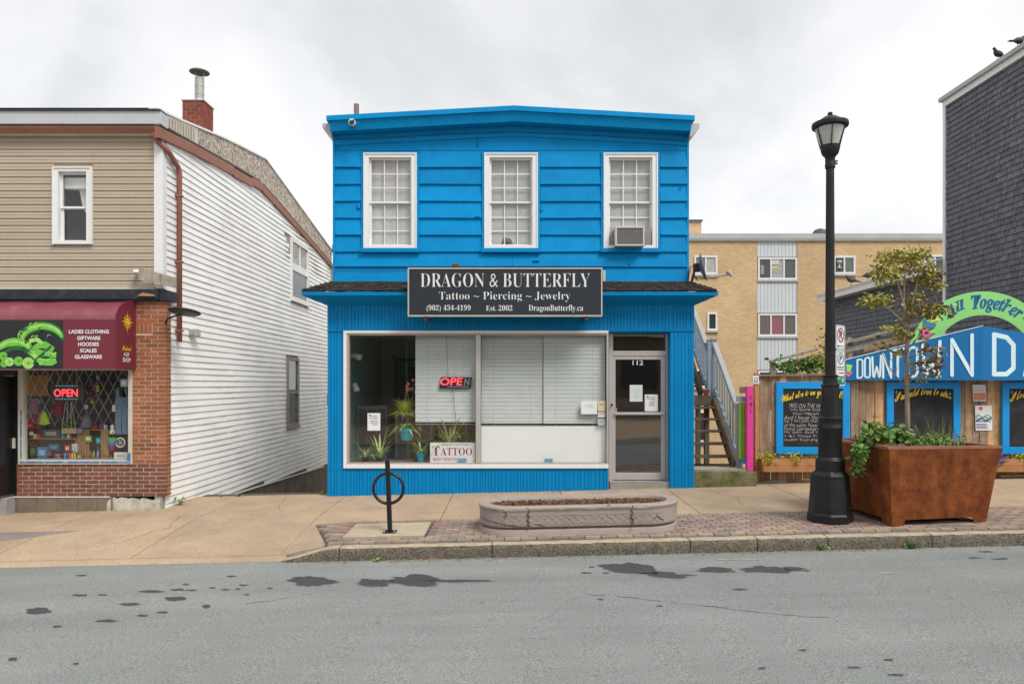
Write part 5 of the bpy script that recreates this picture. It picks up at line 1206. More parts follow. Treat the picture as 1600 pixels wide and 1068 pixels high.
mb = MB(); poly = [(ax1 + .002, y, z + .003) for y, z in arc] + [(ax1 + .002, YA, az0), (ax1 + .002, YW, az0)]
mb.prism(poly, (.012, 0, 0)); mb.build('end_cap', M['maroon2'], aw)
mb = MB(); mb.tube([(ax1 + .008, y - .008, z + .006) for y, z in arc] + [(ax1 + .008, YA - .006, az0)], .010, 6); mb.build('piping', M['maroon2'], aw)
MB().box(ax0, ax1 - .005, YA + .02, YW, az0 - .012, az0 - .001).build('lower_frame', M['galv'], aw)
yq = YA - .004
MB().box(ax0, PX(98, yq), YA - .004, YA - .0005, PZ(575, yq), PZ(500, yq)).build('picture_panel', M['ink_black'], aw)
# coiled green scaly shapes printed on the panel
GR = [flat('print_green', (.16, .50, .06), .6, .25), flat('print_green_pale', (.32, .66, .14), .6, .2), flat('print_green_deep', (.015, .13, .03), .6, .3)]
def blob_band(pts, wd, mi, off, mb):
    prev = None; n_ = len(pts)
    for i, (px, py) in enumerate(pts):
        a = pts[max(0, i - 1)]; b = pts[min(n_ - 1, i + 1)]; dx, dy = b[0] - a[0], b[1] - a[1]; L_ = math.hypot(dx, dy) or 1
        w_ = wd[i] / 2; nx_, ny_ = -dy / L_ * w_, dx / L_ * w_; y = yq - off
        cur_ = ((PX(px + nx_, y), y, PZ(py + ny_, y)), (PX(px - nx_, y), y, PZ(py - ny_, y)))
        if prev: mb.add([prev[0], prev[1], cur_[1], cur_[0]], [(0, 1, 2, 3)], mi)
        prev = cur_
def arcpts(cx, cy, rx, ry, a0, a1, n_=18): return [(cx + rx * math.cos(R(a0 + (a1 - a0) * i / n_)), cy - ry * math.sin(R(a0 + (a1 - a0) * i / n_))) for i in range(n_ + 1)]
pic = MB(); of = [.001]
def band(pts, w_, mi, taper=.25):
    n_ = len(pts); of[0] += .0004
    blob_band(pts, [w_ * (taper + (1 - taper) * math.sin(math.pi * (i + .35) / (n_ + .1)) ** .6) for i in range(n_)], mi, of[0], pic)
band(arcpts(66, 535, 34, 26, 195, 10), 15, 2); band(arcpts(66, 533, 32, 24, 190, 15), 10, 0); band(arcpts(66, 530, 31, 22, 180, 20), 4, 1)
band(arcpts(22, 566, 34, 32, 150, 10), 13, 0); band(arcpts(22, 563, 33, 30, 150, 20), 4, 1); band(arcpts(26, 575, 28, 32, 140, 20), 7, 2); band(arcpts(24, 570, 40, 24, 60, 0), 9, 1)
band([(50, 545), (60, 540), (70, 538), (80, 545), (76, 552), (64, 552), (56, 548)], 12, 0); band([(40, 540), (48, 532), (58, 530), (66, 536)], 7, 1)
band([(45, 570), (56, 562), (66, 554), (74, 546), (80, 540)], 5, 2); band([(58, 562), (70, 566), (80, 566), (88, 563)], 10, 0); band([(60, 560), (72, 562), (87, 559)], 3, 1); band([(70, 553), (79, 556), (88, 556)], 8, 0); band([(72, 551), (80, 553), (88, 551)], 3, 1)
for i, (cx, cy, r_) in enumerate(((6, 568, 5), (15, 565, 6), (29, 564, 6.5), (44, 567, 8), (5, 556, 6))):
    band(arcpts(cx, cy, r_ * .55, r_ * .55, 0, 360, 14), r_ * 1.2, i % 2, 1)
for i in range(26):
    cx, cy = rng.uniform(36, 86), rng.uniform(512, 560); band(arcpts(cx, cy, rng.uniform(2, 5), rng.uniform(1, 3), rng.uniform(0, 90), rng.uniform(160, 300), 8), rng.uniform(.8, 2), rng.choice((1, 2, 2)))
for a in ([(34, 527), (30, 522), (31, 517), (35, 518)], [(47, 512), (46, 507), (49, 504)], [(52, 508), (56, 504), (58, 503)], [(30, 530), (28, 524), (29, 520)]): band(a, 1.4, 1)
pic.build('printed_picture', GR, aw, fix=False)
mb = MB()
for s, p0, p1, py in (('LADIES CLOTHING', 107.7, 170.2, 517.8), ('GIFTWARE', 120.5, 156.8, 527.8), ('HOODIES', 122, 154.5, 537.4), ('SCALES', 125, 151.2, 547.3), ('GLASSWARE', 116.8, 159.2, 557)):
    mb = MB(); line(mb, s, p0, p1, py - 3, py + 3.1, yq, None, .032); mb.build('awning_word', M['ink_white'], aw)
# end cap emblem: a sun, with the shop name below
def capt(px, py):      # point on the end cap as seen in the picture
    d = ax1 * F / (px - HX); return Vector((ax1 + .017, d - D, CZ - (py - HY) / F * d))
sc_ = capt(197.5, 503)
mb = MB(); n = 20; mb.add([sc_ + Vector((.0005, .068 * math.cos(t), .06 * math.sin(t))) for t in [2 * math.pi * i / n for i in range(n)]], [tuple(range(n))])
for i in range(12):
    t = 2 * math.pi * i / 12; L_ = .175 if i % 3 == 0 else .135
    c_, s_ = math.cos(t), math.sin(t); mb.add([sc_ + Vector((.0003, c_ * .076 - s_ * .014, s_ * .07 + c_ * .014)), sc_ + Vector((.0003, c_ * .076 + s_ * .014, s_ * .07 - c_ * .014)), sc_ + Vector((.0003, c_ * L_, s_ * L_))], [(0, 1, 2)])
mb.build('sun_emblem', M['ink_yellow'], aw, fix=False)
mb = MB(); mb.add([sc_ + Vector((.002, .03 * math.cos(t) - .005, .028 * math.sin(t) - .01)) for t in lin(math.pi * 1.1, math.pi * 1.9, 8)] + [sc_ + Vector((.002, .024 * math.cos(t) - .005, .018 * math.sin(t) - .01)) for t in lin(math.pi * 1.9, math.pi * 1.1, 8)], [tuple(range(18))])
for dy in (-.022, .018): mb.add([sc_ + Vector((.002, dy + .009 * math.cos(t), .02 + .013 * math.sin(t))) for t in lin(0, 6.28, 9)], [tuple(range(9))])
mb.build('sun_face', M['ink_black'], aw, fix=False)
mb = MB(); b0 = capt(189.5, 547); wv = .30
letter(mb, 'Radical', b0, (0, 1, 0), (0, 0, 1), .27, .075, SCRIPT, .012); mb.build('yellow_name', M['ink_yellow'], aw)
mb = MB(); letter(mb, '4:20', capt(191.5, 556), (0, 1, 0), (0, 0, 1), .16, .06, None, .02); letter(mb, 'SHOP', capt(190.2, 565.2), (0, 1, 0), (0, 0, 1), .23, .07, None, .02); mb.build('white_name', M['ink_white'], aw)

# fixtures on the left house
yq = YW - .12; c_ = Vector((PX(288, yq), yq, PZ(487, yq)))
t = T('flood_light', 'dark disc shaped flood light on an arm at the brick corner', 'light', c_)
mb = MB(); mb.lathe([(.02, .035), (.12, .03), (.24, .012), (.25, 0), (.22, -.02), (.02, -.03)], (0, 0, 0), 26); mb.xf(Matrix.Translation(c_) @ Matrix.Rotation(R(-10), 4, 'X') @ Matrix.Rotation(R(3), 4, 'Y')); mb.build('light_head', flat('flood_dark', (.035, .038, .04), .5), t, smooth=True)
MB().tube([(BX1 - .01, YW - .001, PZ(505, YW)), (BX1 + .06, YW - .06, PZ(498, YW)), c_ + Vector((-.02, 0, -.02))], .014, 8).build('light_arm', M['ink_black'], t)
y_ = yside(296); t = T('junction_box', 'small grey box on the white siding near the downpipe', 'box', (XW + .05, y_, zside(296, 526)))
MB().box(XW + .012, XW + .14, y_ - .06, y_ + .14, zside(296, 525), zside(296, 514)).build('box_body', flat('box_grey', (.42, .42, .40)), t, bevel=.006); MB().box(XW + .03, XW + .12, y_ - .075, y_ - .06, zside(296, 523), zside(296, 516)).build('box_lid', flat('box_grey2', (.33, .33, .32)), t)
y_ = YW - .2
tag(MB().hexa([(PX(216, y_), y_, PZ(437, y_)), (PX(269, y_), y_ + .1, PZ(448.5, y_)), (PX(269, y_), y_ + .13, PZ(448.5, y_)), (PX(216, y_), y_ + .03, PZ(437, y_)), (PX(217, y_), y_, PZ(418, y_)), (PX(270, y_), y_ + .1, PZ(432, y_)), (PX(270, y_), y_ + .13, PZ(432, y_)), (PX(217, y_), y_ + .03, PZ(418, y_))]).build('weathered_plank', M['wood_grey'], None), 'short weathered plank slanting off the corner above the brick shopfront', 'plank')
x, z = PX(210, y_), PZ(425, y_); t = T('security_camera', 'small white dome camera beside the weathered plank on tan siding', 'camera', (x, y_, z))
MB().ball((x, y_ + .06, z), .055, .055, .05, 12).build('camera_dome', M['white'], t, smooth=True); MB().tube([(x, y_ + .04, z - .015), (x + .02, y_ - .0, z - .03)], [.035, .03], 10).build('camera_eye', flat('cam_grey', (.25, .25, .25)), t); MB().box(x - .05, x + .05, y_ + .06, YW - .018, z + .02, z + .05).build('camera_mount', M['white'], t)

# ---- goods in the left shop window
def Q(cx, cy): return 20 + .1685 * cx, 560 + .1685 * cy       # close-up pixels of this window
def qx(cx, y): return PX(Q(cx, 0)[0], y)
def qz(cy, y): return PZ(Q(0, cy)[1], y)
y = YW + .6
t = T('folding_grille', 'white folding lattice grille inside the left shop window', 'grille', (qx(600, y), y, qz(620, y)))
zt, zl = qz(90, y), qz(625, y); sp = .165; hgt = zt - zl
xx = qx(120, y) - 1.0
while xx < qx(1080, y):
    for sg_ in (1, -1):
        x0_, x1_ = xx, xx + hgt * .52; a, b = (Vector((x0_, y, zl)), Vector((x1_, y, zt))) if sg_ == 1 else (Vector((x1_, y + .012, zl)), Vector((x0_, y + .012, zt)))
        lo_, hi_ = qx(130, y), qx(1085, y)
        def clipx(a, b):
            if a.x > b.x: a, b = b, a
            if b.x < lo_ or a.x > hi_: return None
            if a.x < lo_: a = a + (b - a) * ((lo_ - a.x) / (b.x - a.x))
            if b.x > hi_: b = a + (b - a) * ((hi_ - a.x) / (b.x - a.x))
            return a, b
        cc = clipx(a, b)
        if cc and (cc[1] - cc[0]).length > .1: MB().bar(cc[0], cc[1], .008, .017, (0, 1, 0)).build('lattice_bar', flat('grille_white', (.62, .62, .60)), t)
    xx += sp
y = YW + .22; x0_, x1_, z0_, z1_ = qx(345, y), qx(660, y), qz(395, y), qz(238, y)
t = T('led_open_sign', 'rectangular black open sign with red lit letters in the left shop', 'neon sign', ((x0_ + x1_) / 2, y, z0_))
MB().box(x0_, x1_, y, y + .03, z0_, z1_).build('sign_case', flat('case_grey', (.055, .06, .055)), t, bevel=.006)
mb = MB(); letter(mb, 'OPEN', (qx(382, y), y - .004, qz(353, y)), (1, 0, 0), (0, 0, 1), qx(603, y) - qx(382, y), qz(282, y) - qz(353, y), None, .012); mb.build('lit_letters', M['neon_red'], t)
mb = MB()
for i in range(14):
    for zz_ in (qz(255, y), qz(376, y)): mb.box(qx(400 + i * 15, y), qx(404 + i * 15, y), y - .005, y - .001, zz_, zz_ + .01)
mb.build('lit_dots', M['neon_cyan'], t)
for s in (-1, 1): MB().tube([((x0_ + x1_) / 2 + s * .15, y + .015, z1_), ((x0_ + x1_) / 2 + s * .15, y + .015, 3.1)], .003, 5).build('hanging_chain', M['galv'], t)

def shirt(label, cx, cy, w_, h_, m1, m2, y, name='tee_shirt'):
    x, z = qx(cx, y), qz(cy, y); t = T(name, label, 'shirt', (x, y, z - h_ / 2))
    mb = MB(); o = [(-.30, -.5), (.30, -.5), (.30, .12), (.5, .0), (.56, .26), (.30, .5), (.12, .5), (0, .42), (-.12, .5), (-.30, .5), (-.56, .26), (-.5, 0), (-.30, .12)]
    mb.prism([(x + a * w_, y + .02 * math.sin(a * 9), z + b * h_) for a, b in o], (0, .05, 0)); mb.build('cloth', m1, t, bevel=.008)
    mb = MB(); mb.prism([(x + math.cos(k_) * w_ * .2, y - .004, z + math.sin(k_) * h_ * .25) for k_ in lin(0, 5.8, 12)], (0, .003, 0)); mb.build('print', m2, t)
    MB().tube([(x, y + .02, z + h_ * .42), (x, y + .02, z + h_ * .8), (x + .03, y + .02, z + h_ * .9)], .004, 5).build('hanger_hook', M['galv'], t)
    return t
shirt('pink and grey tie-dye shirt at the left of the brick shop window', 190, 435, .24, .27, flat('tiedye_grey', (.22, .23, .27)), flat('tiedye_pink', (.60, .12, .25)), YW + .35)
shirt('crimson shirt hanging under the lit open sign', 420, 470, .20, .27, flat('crimson2', (.28, .02, .04)), flat('crimson3', (.33, .04, .06)), YW + .5)
# denim overalls
y = YW + .28; x0_, x1_ = qx(945, y), qx(1068, y); zt, zl = qz(265, y), qz(703, y); W_ = x1_ - x0_
t = T('denim_overalls', 'pale blue denim overalls hanging at the right of the brick shop window', 'overalls', ((x0_ + x1_) / 2, y, zl))
den = mat('denim', (.18, .26, .36), .9, .15, 14, .2, 80, streak=.2)
mb = MB(); o = [(0, 0), (.46, 0), (.5, .55), (.54, 0), (1, 0), (1, .5), (.95, .78), (.86, 1), (.7, 1), (.64, .82), (.36, .82), (.3, 1), (.14, 1), (.04, .78), (0, .5)]
mb.prism([(x0_ + a * W_, y, zl + b * (zt - zl)) for a, b in o], (0, .07, 0)); mb.build('denim_cloth', den, t, bevel=.012)
MB().box(x0_ + W_ * .34, x0_ + W_ * .66, y - .008, y - .001, zl + .58 * (zt - zl), zl + .74 * (zt - zl)).build('bib_pocket', den, t)
for i in range(6): MB().ball((x0_ + W_ * .93, y - .004, zl + .05 + i * .05), .006, .004, .006, 6).build('stud', M['ink_black'], t)
MB().box(x0_ - .03, x0_ + .02, y - .02, y - .012, qz(490, y), qz(430, y)).build('price_card', M['paper'], t)
# lime tree shape
y = YW + .2; x, z = qx(290, y), qz(615, y)
t = T('felt_tree', 'flat lime green tree shape above the window display', 'ornament', (x, y, z)); mb = MB(); o = [(-.02, 0), (-.02, .03)]
hs = [(.105, .03, .07), (.095, .07, .11), (.08, .11, .15), (.06, .15, .19), (.035, .19, .22)]
L_ = []
for w_, a, b in hs: L_ += [(-w_, a), (-w_ * .45, b)]
poly = [(-.02, 0)] + L_ + [(0, .235)] + [(-p, q_) for p, q_ in L_[::-1]] + [(.02, 0)]
mb.prism([(x + p, y, z + q_) for p, q_ in poly], (0, .012, 0)); mb.build('tree_cutout', flat('lime_felt', (.42, .62, .04)), t); MB().box(x - .04, x + .04, y - .02, y + .05, qz(660, y), z - .001).build('tree_stand', M['ink_black'], t)
# crates and shelf
def crate(label, c0, c1, d0, d1, y, dp=.28, slats=4):
    x0_, x1_, zl, zt = qx(c0, y), qx(c1, y), qz(d1, y), qz(d0, y); t = T('wooden_crate', label, 'crate', ((x0_ + x1_) / 2, y, zl))
    for a in (x0_, x1_ - .02): MB().box(a, a + .02, y, y + dp, zl, zt).build('crate_side', M['wood'], t)
    MB().box(x0_ + .021, x1_ - .021, y, y + dp, zt - .018, zt).build('crate_top', M['wood'], t); MB().box(x0_ + .021, x1_ - .021, y, y + dp, zl, zl + .015).build('crate_bottom', M['wood'], t)
    return t, x0_, x1_, zl, zt
cr1 = crate('low wooden crate shelf at the left of the brick shop display', 128, 590, 738, 928, YW + .3)
t, x0_, x1_, zl, zt = crate('upright slatted crate at the middle of the brick shop display', 597, 892, 655, 928, YW + .27)
for i in range(4): MB().box(x0_ + .03 + i * .045, x0_ + .068 + i * .045, YW + .262, YW + .269, zl, zt).build('crate_slat', M['wood'], t)
for i in range(3): MB().box(x1_ - .13 + i * .042, x1_ - .093 + i * .042, YW + .262, YW + .269, zl, zt).build('crate_slat', M['wood'], t)
# hanging planter in a wooden box
y = YW + .24; x0_, x1_, zl, zt = qx(452, y), qx(590, y), qz(694, y), qz(645, y)
t = T('hanging_planter', 'leafy plant in a wooden box hung on cords below the open sign', 'plant', ((x0_ + x1_) / 2, y, zl))
MB().box(x0_, x1_, y, y + .14, zl, zt).build('wood_box', flat('pale_wood', (.46, .33, .16)), t, bevel=.003)
for a, b in ((452, 490), (500, 510), (545, 540), (590, 545)): MB().tube([(qx(a, y), y - .004, zl), (qx(b, y), y - .004, qz(405, y))], .004, 5).build('cord', flat('cord_white', (.6, .57, .5)), t)
mb = MB(); r_ = random.Random(9)
def leafy(mb, c, rad, n, size, r_, mi=0, flatz=1.0):
    for i in range(n):
        v = Vector((r_.gauss(0, .5) * rad[0], r_.gauss(0, .5) * rad[1], r_.gauss(0, .5) * rad[2])); p = Vector(c) + v
        a = Vector((r_.uniform(-1, 1), r_.uniform(-1, 1), r_.uniform(-.5, .8) * flatz)).normalized(); b = a.cross(Vector((r_.uniform(-1, 1), r_.uniform(-1, 1), r_.uniform(-1, 1)))).normalized()
        s = size * r_.uniform(.6, 1.3); cz_ = a.cross(b) * s * .12
        mb.add([p, p + a * s * .5 + b * s * .3 + cz_, p + a * s, p + a * s * .5 - b * s * .3 + cz_], [(0, 1, 2, 3)], mi)
leafy(mb, ((x0_ + x1_) / 2, y + .07, zt + .06), (.13, .07, .07), 170, .05, r_); mb.build('leaves', M['leaf_green'], t, fix=False)
# bottles
y = YW + .16
for i, cc in enumerate(((.05, .05, .06), (.05, .35, .45), (.30, .03, .30), (.60, .10, .20), (.65, .45, .05), (.35, .55, .10))):
    x = qx(460 + i * 23, y); nm = ('black', 'teal', 'purple', 'red', 'amber', 'lime')[i]
    t = T('dropper_bottle', nm + ' small bottle in the row on the display floor', 'bottle', (x, y, SHZ + .001)); MB().lathe([(.016, 0), (.016, .075), (.007, .09), (.007, .10)], (x, y, SHZ + .001), 12).build('bottle_body', flat('bottle_' + nm, cc, .3), t); MB().lathe([(.009, .1), (.008, .125), (.003, .14)], (x, y, SHZ + .001), 10).build('bottle_cap', M['ink_black'], t)
# assorted small goods
def box_item(name, label, c0, c1, d0, d1, y, col, cat, dp=.08, extra=None):
    x0_, x1_, zl, zt = qx(c0, y), qx(c1, y), qz(d1, y), qz(d0, y); t = T(name, label, cat, ((x0_ + x1_) / 2, y, zl))
    MB().box(x0_, x1_, y, y + dp, zl, zt).build('pack', flat('pk_' + label.split()[0] + name, col), t, bevel=.004)
    w_, h_ = x1_ - x0_, zt - zl
    mb = MB(); mb.box(x0_ + w_ * .2, x1_ - w_ * .2, y - .002, y - .0005, zl + h_ * .3, zl + h_ * .75); mb.build('pack_front', flat('pf_' + label.split()[0] + name, extra or tuple(min(.8, q * 2.2 + .05) for q in col)), t)
    return t
fl_y = YW + .2
box_item('gift_box', 'blue patterned gift box inside the low crate shelf', 225, 315, 820, 926, fl_y, (.07, .17, .30), 'box')
box_item('gift_box', 'dark boxed item beside the blue gift box', 145, 222, 800, 920, fl_y + .06, (.02, .03, .025), 'box', extra=(.03, .18, .07))
box_item('gift_box', 'maroon parcel right of the blue gift box', 316, 355, 850, 910, fl_y + .05, (.22, .02, .07), 'box')
box_item('gift_box', 'teal bag behind the blue gift box in the low crate', 320, 430, 785, 860, fl_y + .18, (.04, .16, .22), 'box')
box_item('tent_card', 'white tent card with grey print at the right of the display floor', 937, 1064, 868, 933, YW + .15, (.68, .68, .64), 'card', .02, (.45, .45, .43))
box_item('glass_sticker', 'pale blue sticker high in the right corner of the brick shop window', 998, 1065, 190, 260, YW + .06, (.42, .55, .60), 'sticker', .004)
box_item('price_card', 'small white price card tied to the lattice grille', 664, 698, 428, 468, YW + .5, (.70, .70, .66), 'card', .004)
box_item('grey_carton', 'grey carton with white figures on the low crate', 265, 435, 655, 735, YW + .36, (.14, .15, .15), 'box', .1, (.45, .45, .40))
box_item('black_package', 'black and white boxed toy on the left end of the low crate', 140, 205, 655, 735, YW + .32, (.03, .03, .03), 'box', .06, (.6, .6, .58))
box_item('red_box', 'bright red toy lying on the left end of the low crate', 98, 190, 600, 640, YW + .34, (.62, .05, .02), 'toy', .08, (.8, .2, .05))
box_item('red_tube', 'slim red and white pack standing before the middle crate', 480, 530, 800, 865, YW + .26, (.55, .03, .03), 'pack', .03, (.7, .65, .6))
box_item('white_pack', 'white soft pack beside the middle crate', 545, 595, 790, 870, YW + .24, (.62, .62, .6), 'pack', .06, (.5, .5, .5))
box_item('blue_tin', 'bright blue tin inside the middle crate', 770, 815, 730, 790, YW + .34, (.03, .30, .55), 'tin', .05)
box_item('dark_tin', 'dark tall tin inside the middle crate', 775, 812, 795, 900, YW + .36, (.03, .03, .04), 'tin', .05)
box_item('green_pack', 'small green and white card in front of the middle crate', 668, 730, 715, 770, YW + .22, (.20, .42, .05), 'card', .01, (.7, .72, .6))
box_item('brown_pack', 'brown little box on the display floor beside the bottles', 592, 640, 888, 928, YW + .17, (.30, .15, .09), 'box', .05)
def jar(lab, cx, cy, cc, y=YW + .34, r=.03, h=.09):
    x, z = qx(cx, y), qz(cy, y); t = T('jar', lab, 'jar', (x, y, z)); MB().lathe([(r * .9, 0), (r, .01), (r, h * .75), (r * .7, h * .85)], (x, y, z), 14).build('jar_body', flat('jar_' + lab.split()[0], cc, .3), t); MB().lathe([(r * .75, h * .85), (r * .75, h), (.002, h + .004)], (x, y, z), 14).build('jar_lid', flat('jar_lid', (.08, .08, .08)), t)
for lab, cx, cy, cc in (('orange jar on top of the middle crate', 640, 655, (.6, .2, .03)), ('violet jar on top of the middle crate', 820, 655, (.2, .06, .35)), ('cream jar on top of the middle crate', 860, 655, (.6, .55, .42)), ('lemon jar on the low crate behind the red toy', 210, 738, (.7, .6, .08)), ('scarlet jar on the low crate beside the grey carton', 245, 738, (.6, .03, .05)), ('turquoise jar on the low crate under the hanging planter', 470, 738, (.03, .4, .42)), ('white jar on the low crate under the hanging planter', 520, 738, (.68, .68, .64)), ('emerald jar inside the low crate beside the teal bag', 400, 926, (.02, .28, .1)), ('rose jar inside the low crate beside the bottles', 425, 926, (.6, .15, .3)), ('copper jar on the display floor inside the middle crate', 660, 926, (.45, .2, .1)), ('silver jar at the right end of the display floor', 905, 930, (.5, .5, .5))): jar(lab, cx, cy, cc)
# striped cup, figurine, wheel, bowl, bag, garland
y = YW + .25; x = qx(922, y); t = T('striped_hat', 'rainbow striped cone bag at the right of the crate', 'bag', (x, y, qz(850, y)))
for i, cc in enumerate(((.35, .02, .04), (.25, .03, .10), (.04, .20, .45), (.04, .35, .40), (.10, .45, .10))): MB().lathe([(.035 + .007 * i, i * .042), (.042 + .007 * i, i * .042 + .041)], (x, y, qz(850, y)), 14).build('stripe', flat('stripe%d' % i, cc), t)
t = T('white_figurine', 'white ceramic figurine standing above the rainbow bag', 'figurine', (x, y, qz(700, y))); MB().lathe([(.04, 0), (.048, .03), (.03, .07), (.022, .085), (.032, .11), (.03, .135), (.008, .16)], (x, y, qz(700, y)), 14).build('figure', flat('ceramic', (.6, .6, .6), .3), t, smooth=True); MB().box(x - .03, x + .03, y - .04, y - .025, qz(690, y), qz(678, y)).build('collar', flat('crimson2', (.28, .02, .04)), t)
y = YW + .3; x, z = qx(997, y), qz(778, y); t = T('chrome_wheel', 'white spoked ring behind the tent card', 'ornament', (x, y, z - .1)); MB().ring((x, y, z), .075, .01, 'y', 28).build('rim', M['whiteboard'], t, smooth=True); 
for k_ in range(3): a_ = k_ * 1.05; MB().bar((x - .07 * math.cos(a_), y, z - .07 * math.sin(a_)), (x + .07 * math.cos(a_), y, z + .07 * math.sin(a_)), .006, .01, (0, 1, 0)).build('spoke', M['whiteboard'], t)
y = YW + .33; x = qx(765, y); t = T('red_bowl', 'glossy red bowl on top of the middle crate', 'bowl', (x, y, qz(654, y))); MB().lathe([(.03, 0), (.055, .03), (.05, .055), (.035, .06), (.03, .05)], (x, y, qz(654, y)), 16).build('bowl', flat('red_glaze', (.5, .01, .02), .2), t, smooth=True); MB().lathe([(.012, .05), (.02, .075), (.004, .09)], (x, y, qz(654, y)), 12).build('lid', flat('red_glaze', (.5, .01, .02), .2), t)
y = YW + .36; t = T('ombre_cloth', 'grey fading lampshade shaped cloth on the middle crate', 'cloth', (qx(690, y), y, qz(640, y))); MB().lathe([(.11, 0), (.085, .08), (.05, .19), (.02, .25)], (qx(690, y), y, qz(640, y)), 14).build('cloth', mat('ombre', (.16, .18, .23), .8, .3, 8), t, smooth=True); MB().ball((qx(665, y), y - .12, qz(668, y)), .055).build('ball', flat('ball_grey', (.18, .21, .27)), t, smooth=True)
mb = MB(); y = YW + .38; t = T('orange_scarf', 'orange red scarf hanging at the crate edge', 'scarf', (qx(630, y), y, qz(640, y))); mb.prism([(qx(598, y), y, qz(640, y)), (qx(640, y), y, qz(640, y)), (qx(668, y), y, qz(545, y)), (qx(640, y), y, qz(540, y))], (0, .03, 0)); mb.build('fabric', flat('scarf_red', (.42, .05, .02)), t); MB().box(qx(645, y), qx(665, y), y + .01, y + .03, qz(543, y), qz(530, y)).build('knot', flat('scarf_red', (.42, .05, .02)), t)
t = T('pompom_garland', 'string of coloured pompoms hanging in the brick shop window', 'garland', (qx(745, YW + .4), YW + .4, qz(410, YW + .4)))
for i, (cx, cy, cc) in enumerate(((740, 195, (.04, .1, .3)), (790, 175, (.5, .45, .45)), (715, 250, (.30, .02, .12)), (785, 225, (.25, .12, .3)), (722, 300, (.3, .02, .05)), (790, 290, (.65, .5, .08)), (715, 345, (.03, .12, .35)), (780, 340, (.05, .25, .35)), (740, 365, (.45, .03, .05)), (738, 400, (.62, .42, .05)), (785, 260, (.7, .6, .15)))): MB().ball((qx(cx, YW + .4), YW + .4, qz(cy, YW + .4)), .032, n=10).build('pompom', flat('pom%d' % i, cc), t, smooth=True)
for cx in (738, 787): MB().tube([(qx(cx, YW + .4), YW + .43, qz(405, YW + .4)), (qx(cx, YW + .4), YW + .43, 3.05)], .003, 5).build('string', M['wood'], t)
# soft toys in the middle crate
for i, (cx, cy, cc, lab) in enumerate(((720, 850, (.30, .12, .10), 'reddish'), (750, 900, (.25, .35, .10), 'greenish'), (790, 905, (.35, .25, .55), 'lilac'))):
    y = YW + .3; t = T('trinket', lab + ' trinket at the foot of the middle crate', 'trinket', (qx(cx, y), y, SHZ)); MB().lathe([(.02, 0), (.03, .03), (.018, .06), (.024, .08), (.005, .1)], (qx(cx, y), y, SHZ + .001), 10).build('body', flat('trk%d' % i, cc), t, smooth=True); MB().ball((qx(cx, y), y, SHZ + .11), .014, n=8).build('knob', flat('trk%d' % i, cc), t)

# ================================================================== OUTDOOR STAIR on the right of the blue shop
sx0, sx1 = X1 + .02, 4.03
st = T('outdoor_staircase', 'weathered wooden outdoor stair with blue-grey railing right of the blue shop', 'staircase', (3.6, .4, gz(3.6, .2)))
plat0 = gz(3.7, .1)
zpl = PZ(735, .15)
tread_lo = [709, 691, 673, 655, 638.5]
yy = .62; zt_ = zpl
pts_lo = []
for i, py in enumerate(tread_lo):
    # position each step where its height and the flight's pitch meet
    y = .62 + i * .25; z = zpl + (i + 1) * .215; pts_lo.append((y, z))
    MB().box(sx0, sx1 - .04, y, y + .26, z - .04, z).build('tread', M['stair_wood'], st, bevel=.004)
yl_, zl_ = pts_lo[-1][0] + .25, pts_lo[-1][1] + .215
MB().box(sx0, sx1 + .05, yl_, yl_ + .9, zl_ - .05, zl_).build('landing', M['stair_wood'], st)
MB().box(sx0, sx1 - .01, yl_ - .03, yl_ - .002, zl_ - .20, zl_ + .0).build('landing_face', M['stair_wood'], st)
pts_hi = []
for i in range(9):
    y = yl_ + .75 + i * .24; z = zl_ + (i + 1) * .205; pts_hi.append((y, z)); MB().box(sx0, sx1 - .10, y, y + .25, z - .04, z).build('tread', M['stair_wood'], st)
for x in (sx0 + .03, sx1 - .02):
    MB().bar((x, .50, zpl + .03), (x, yl_ + .0, zl_ - .12), .04, .26).build('stringer', M['stair_wood'], st)
    MB().bar((x - (.06 if x > 3.5 else 0), yl_ + .65, zl_ + .0), (x - (.06 if x > 3.5 else 0), pts_hi[-1][0] + .2, pts_hi[-1][1] + .02), .04, .26).build('stringer', M['stair_wood'], st)
for x, y in ((sx0 + .12, yl_ + .1), (sx0 + .35, yl_ + .1), (sx1 - .12, yl_ + .1), (sx0 + .12, yl_ + .85), (sx1 - .1, yl_ + .85)): MB().box(x - .045, x + .045, y - .045, y + .045, -2.6, zl_ - .051).build('support_post', M['stair_wood'], st)
def rail(pa, pb, hgt, x, n, px_w=.085):
    A, B = Vector(pa), Vector(pb); MB().bar(A + Vector((0, 0, hgt)), B + Vector((0, 0, hgt)), .09, .05).build('handrail', flat('rail_pale', (.34, .36, .365)), st)
    MB().bar(A + Vector((0, 0, hgt - .09)), B + Vector((0, 0, hgt - .09)), .035, .09).build('rail_board', M['rail_blue'], st); MB().bar(A + Vector((0, 0, .07)), B + Vector((0, 0, .07)), .035, .09).build('rail_board', M['rail_blue'], st)
    for i in range(n):
        p = A + (B - A) * ((i + .5) / n); MB().box(p.x + .02, p.x + .045, p.y - .02, p.y + .02, p.z + .02, p.z + hgt - .05).build('baluster', M['rail_blue'], st)
xr_ = sx1 + .03
rail((xr_, .42, zpl + .10), (xr_, yl_ + .05, zl_ + .06), .98, xr_, 9)
rail((xr_ - .04, yl_ + .5, zl_ + .10), (xr_ - .04, pts_hi[-1][0] + .2, pts_hi[-1][1] + .12), .95, xr_, 18)
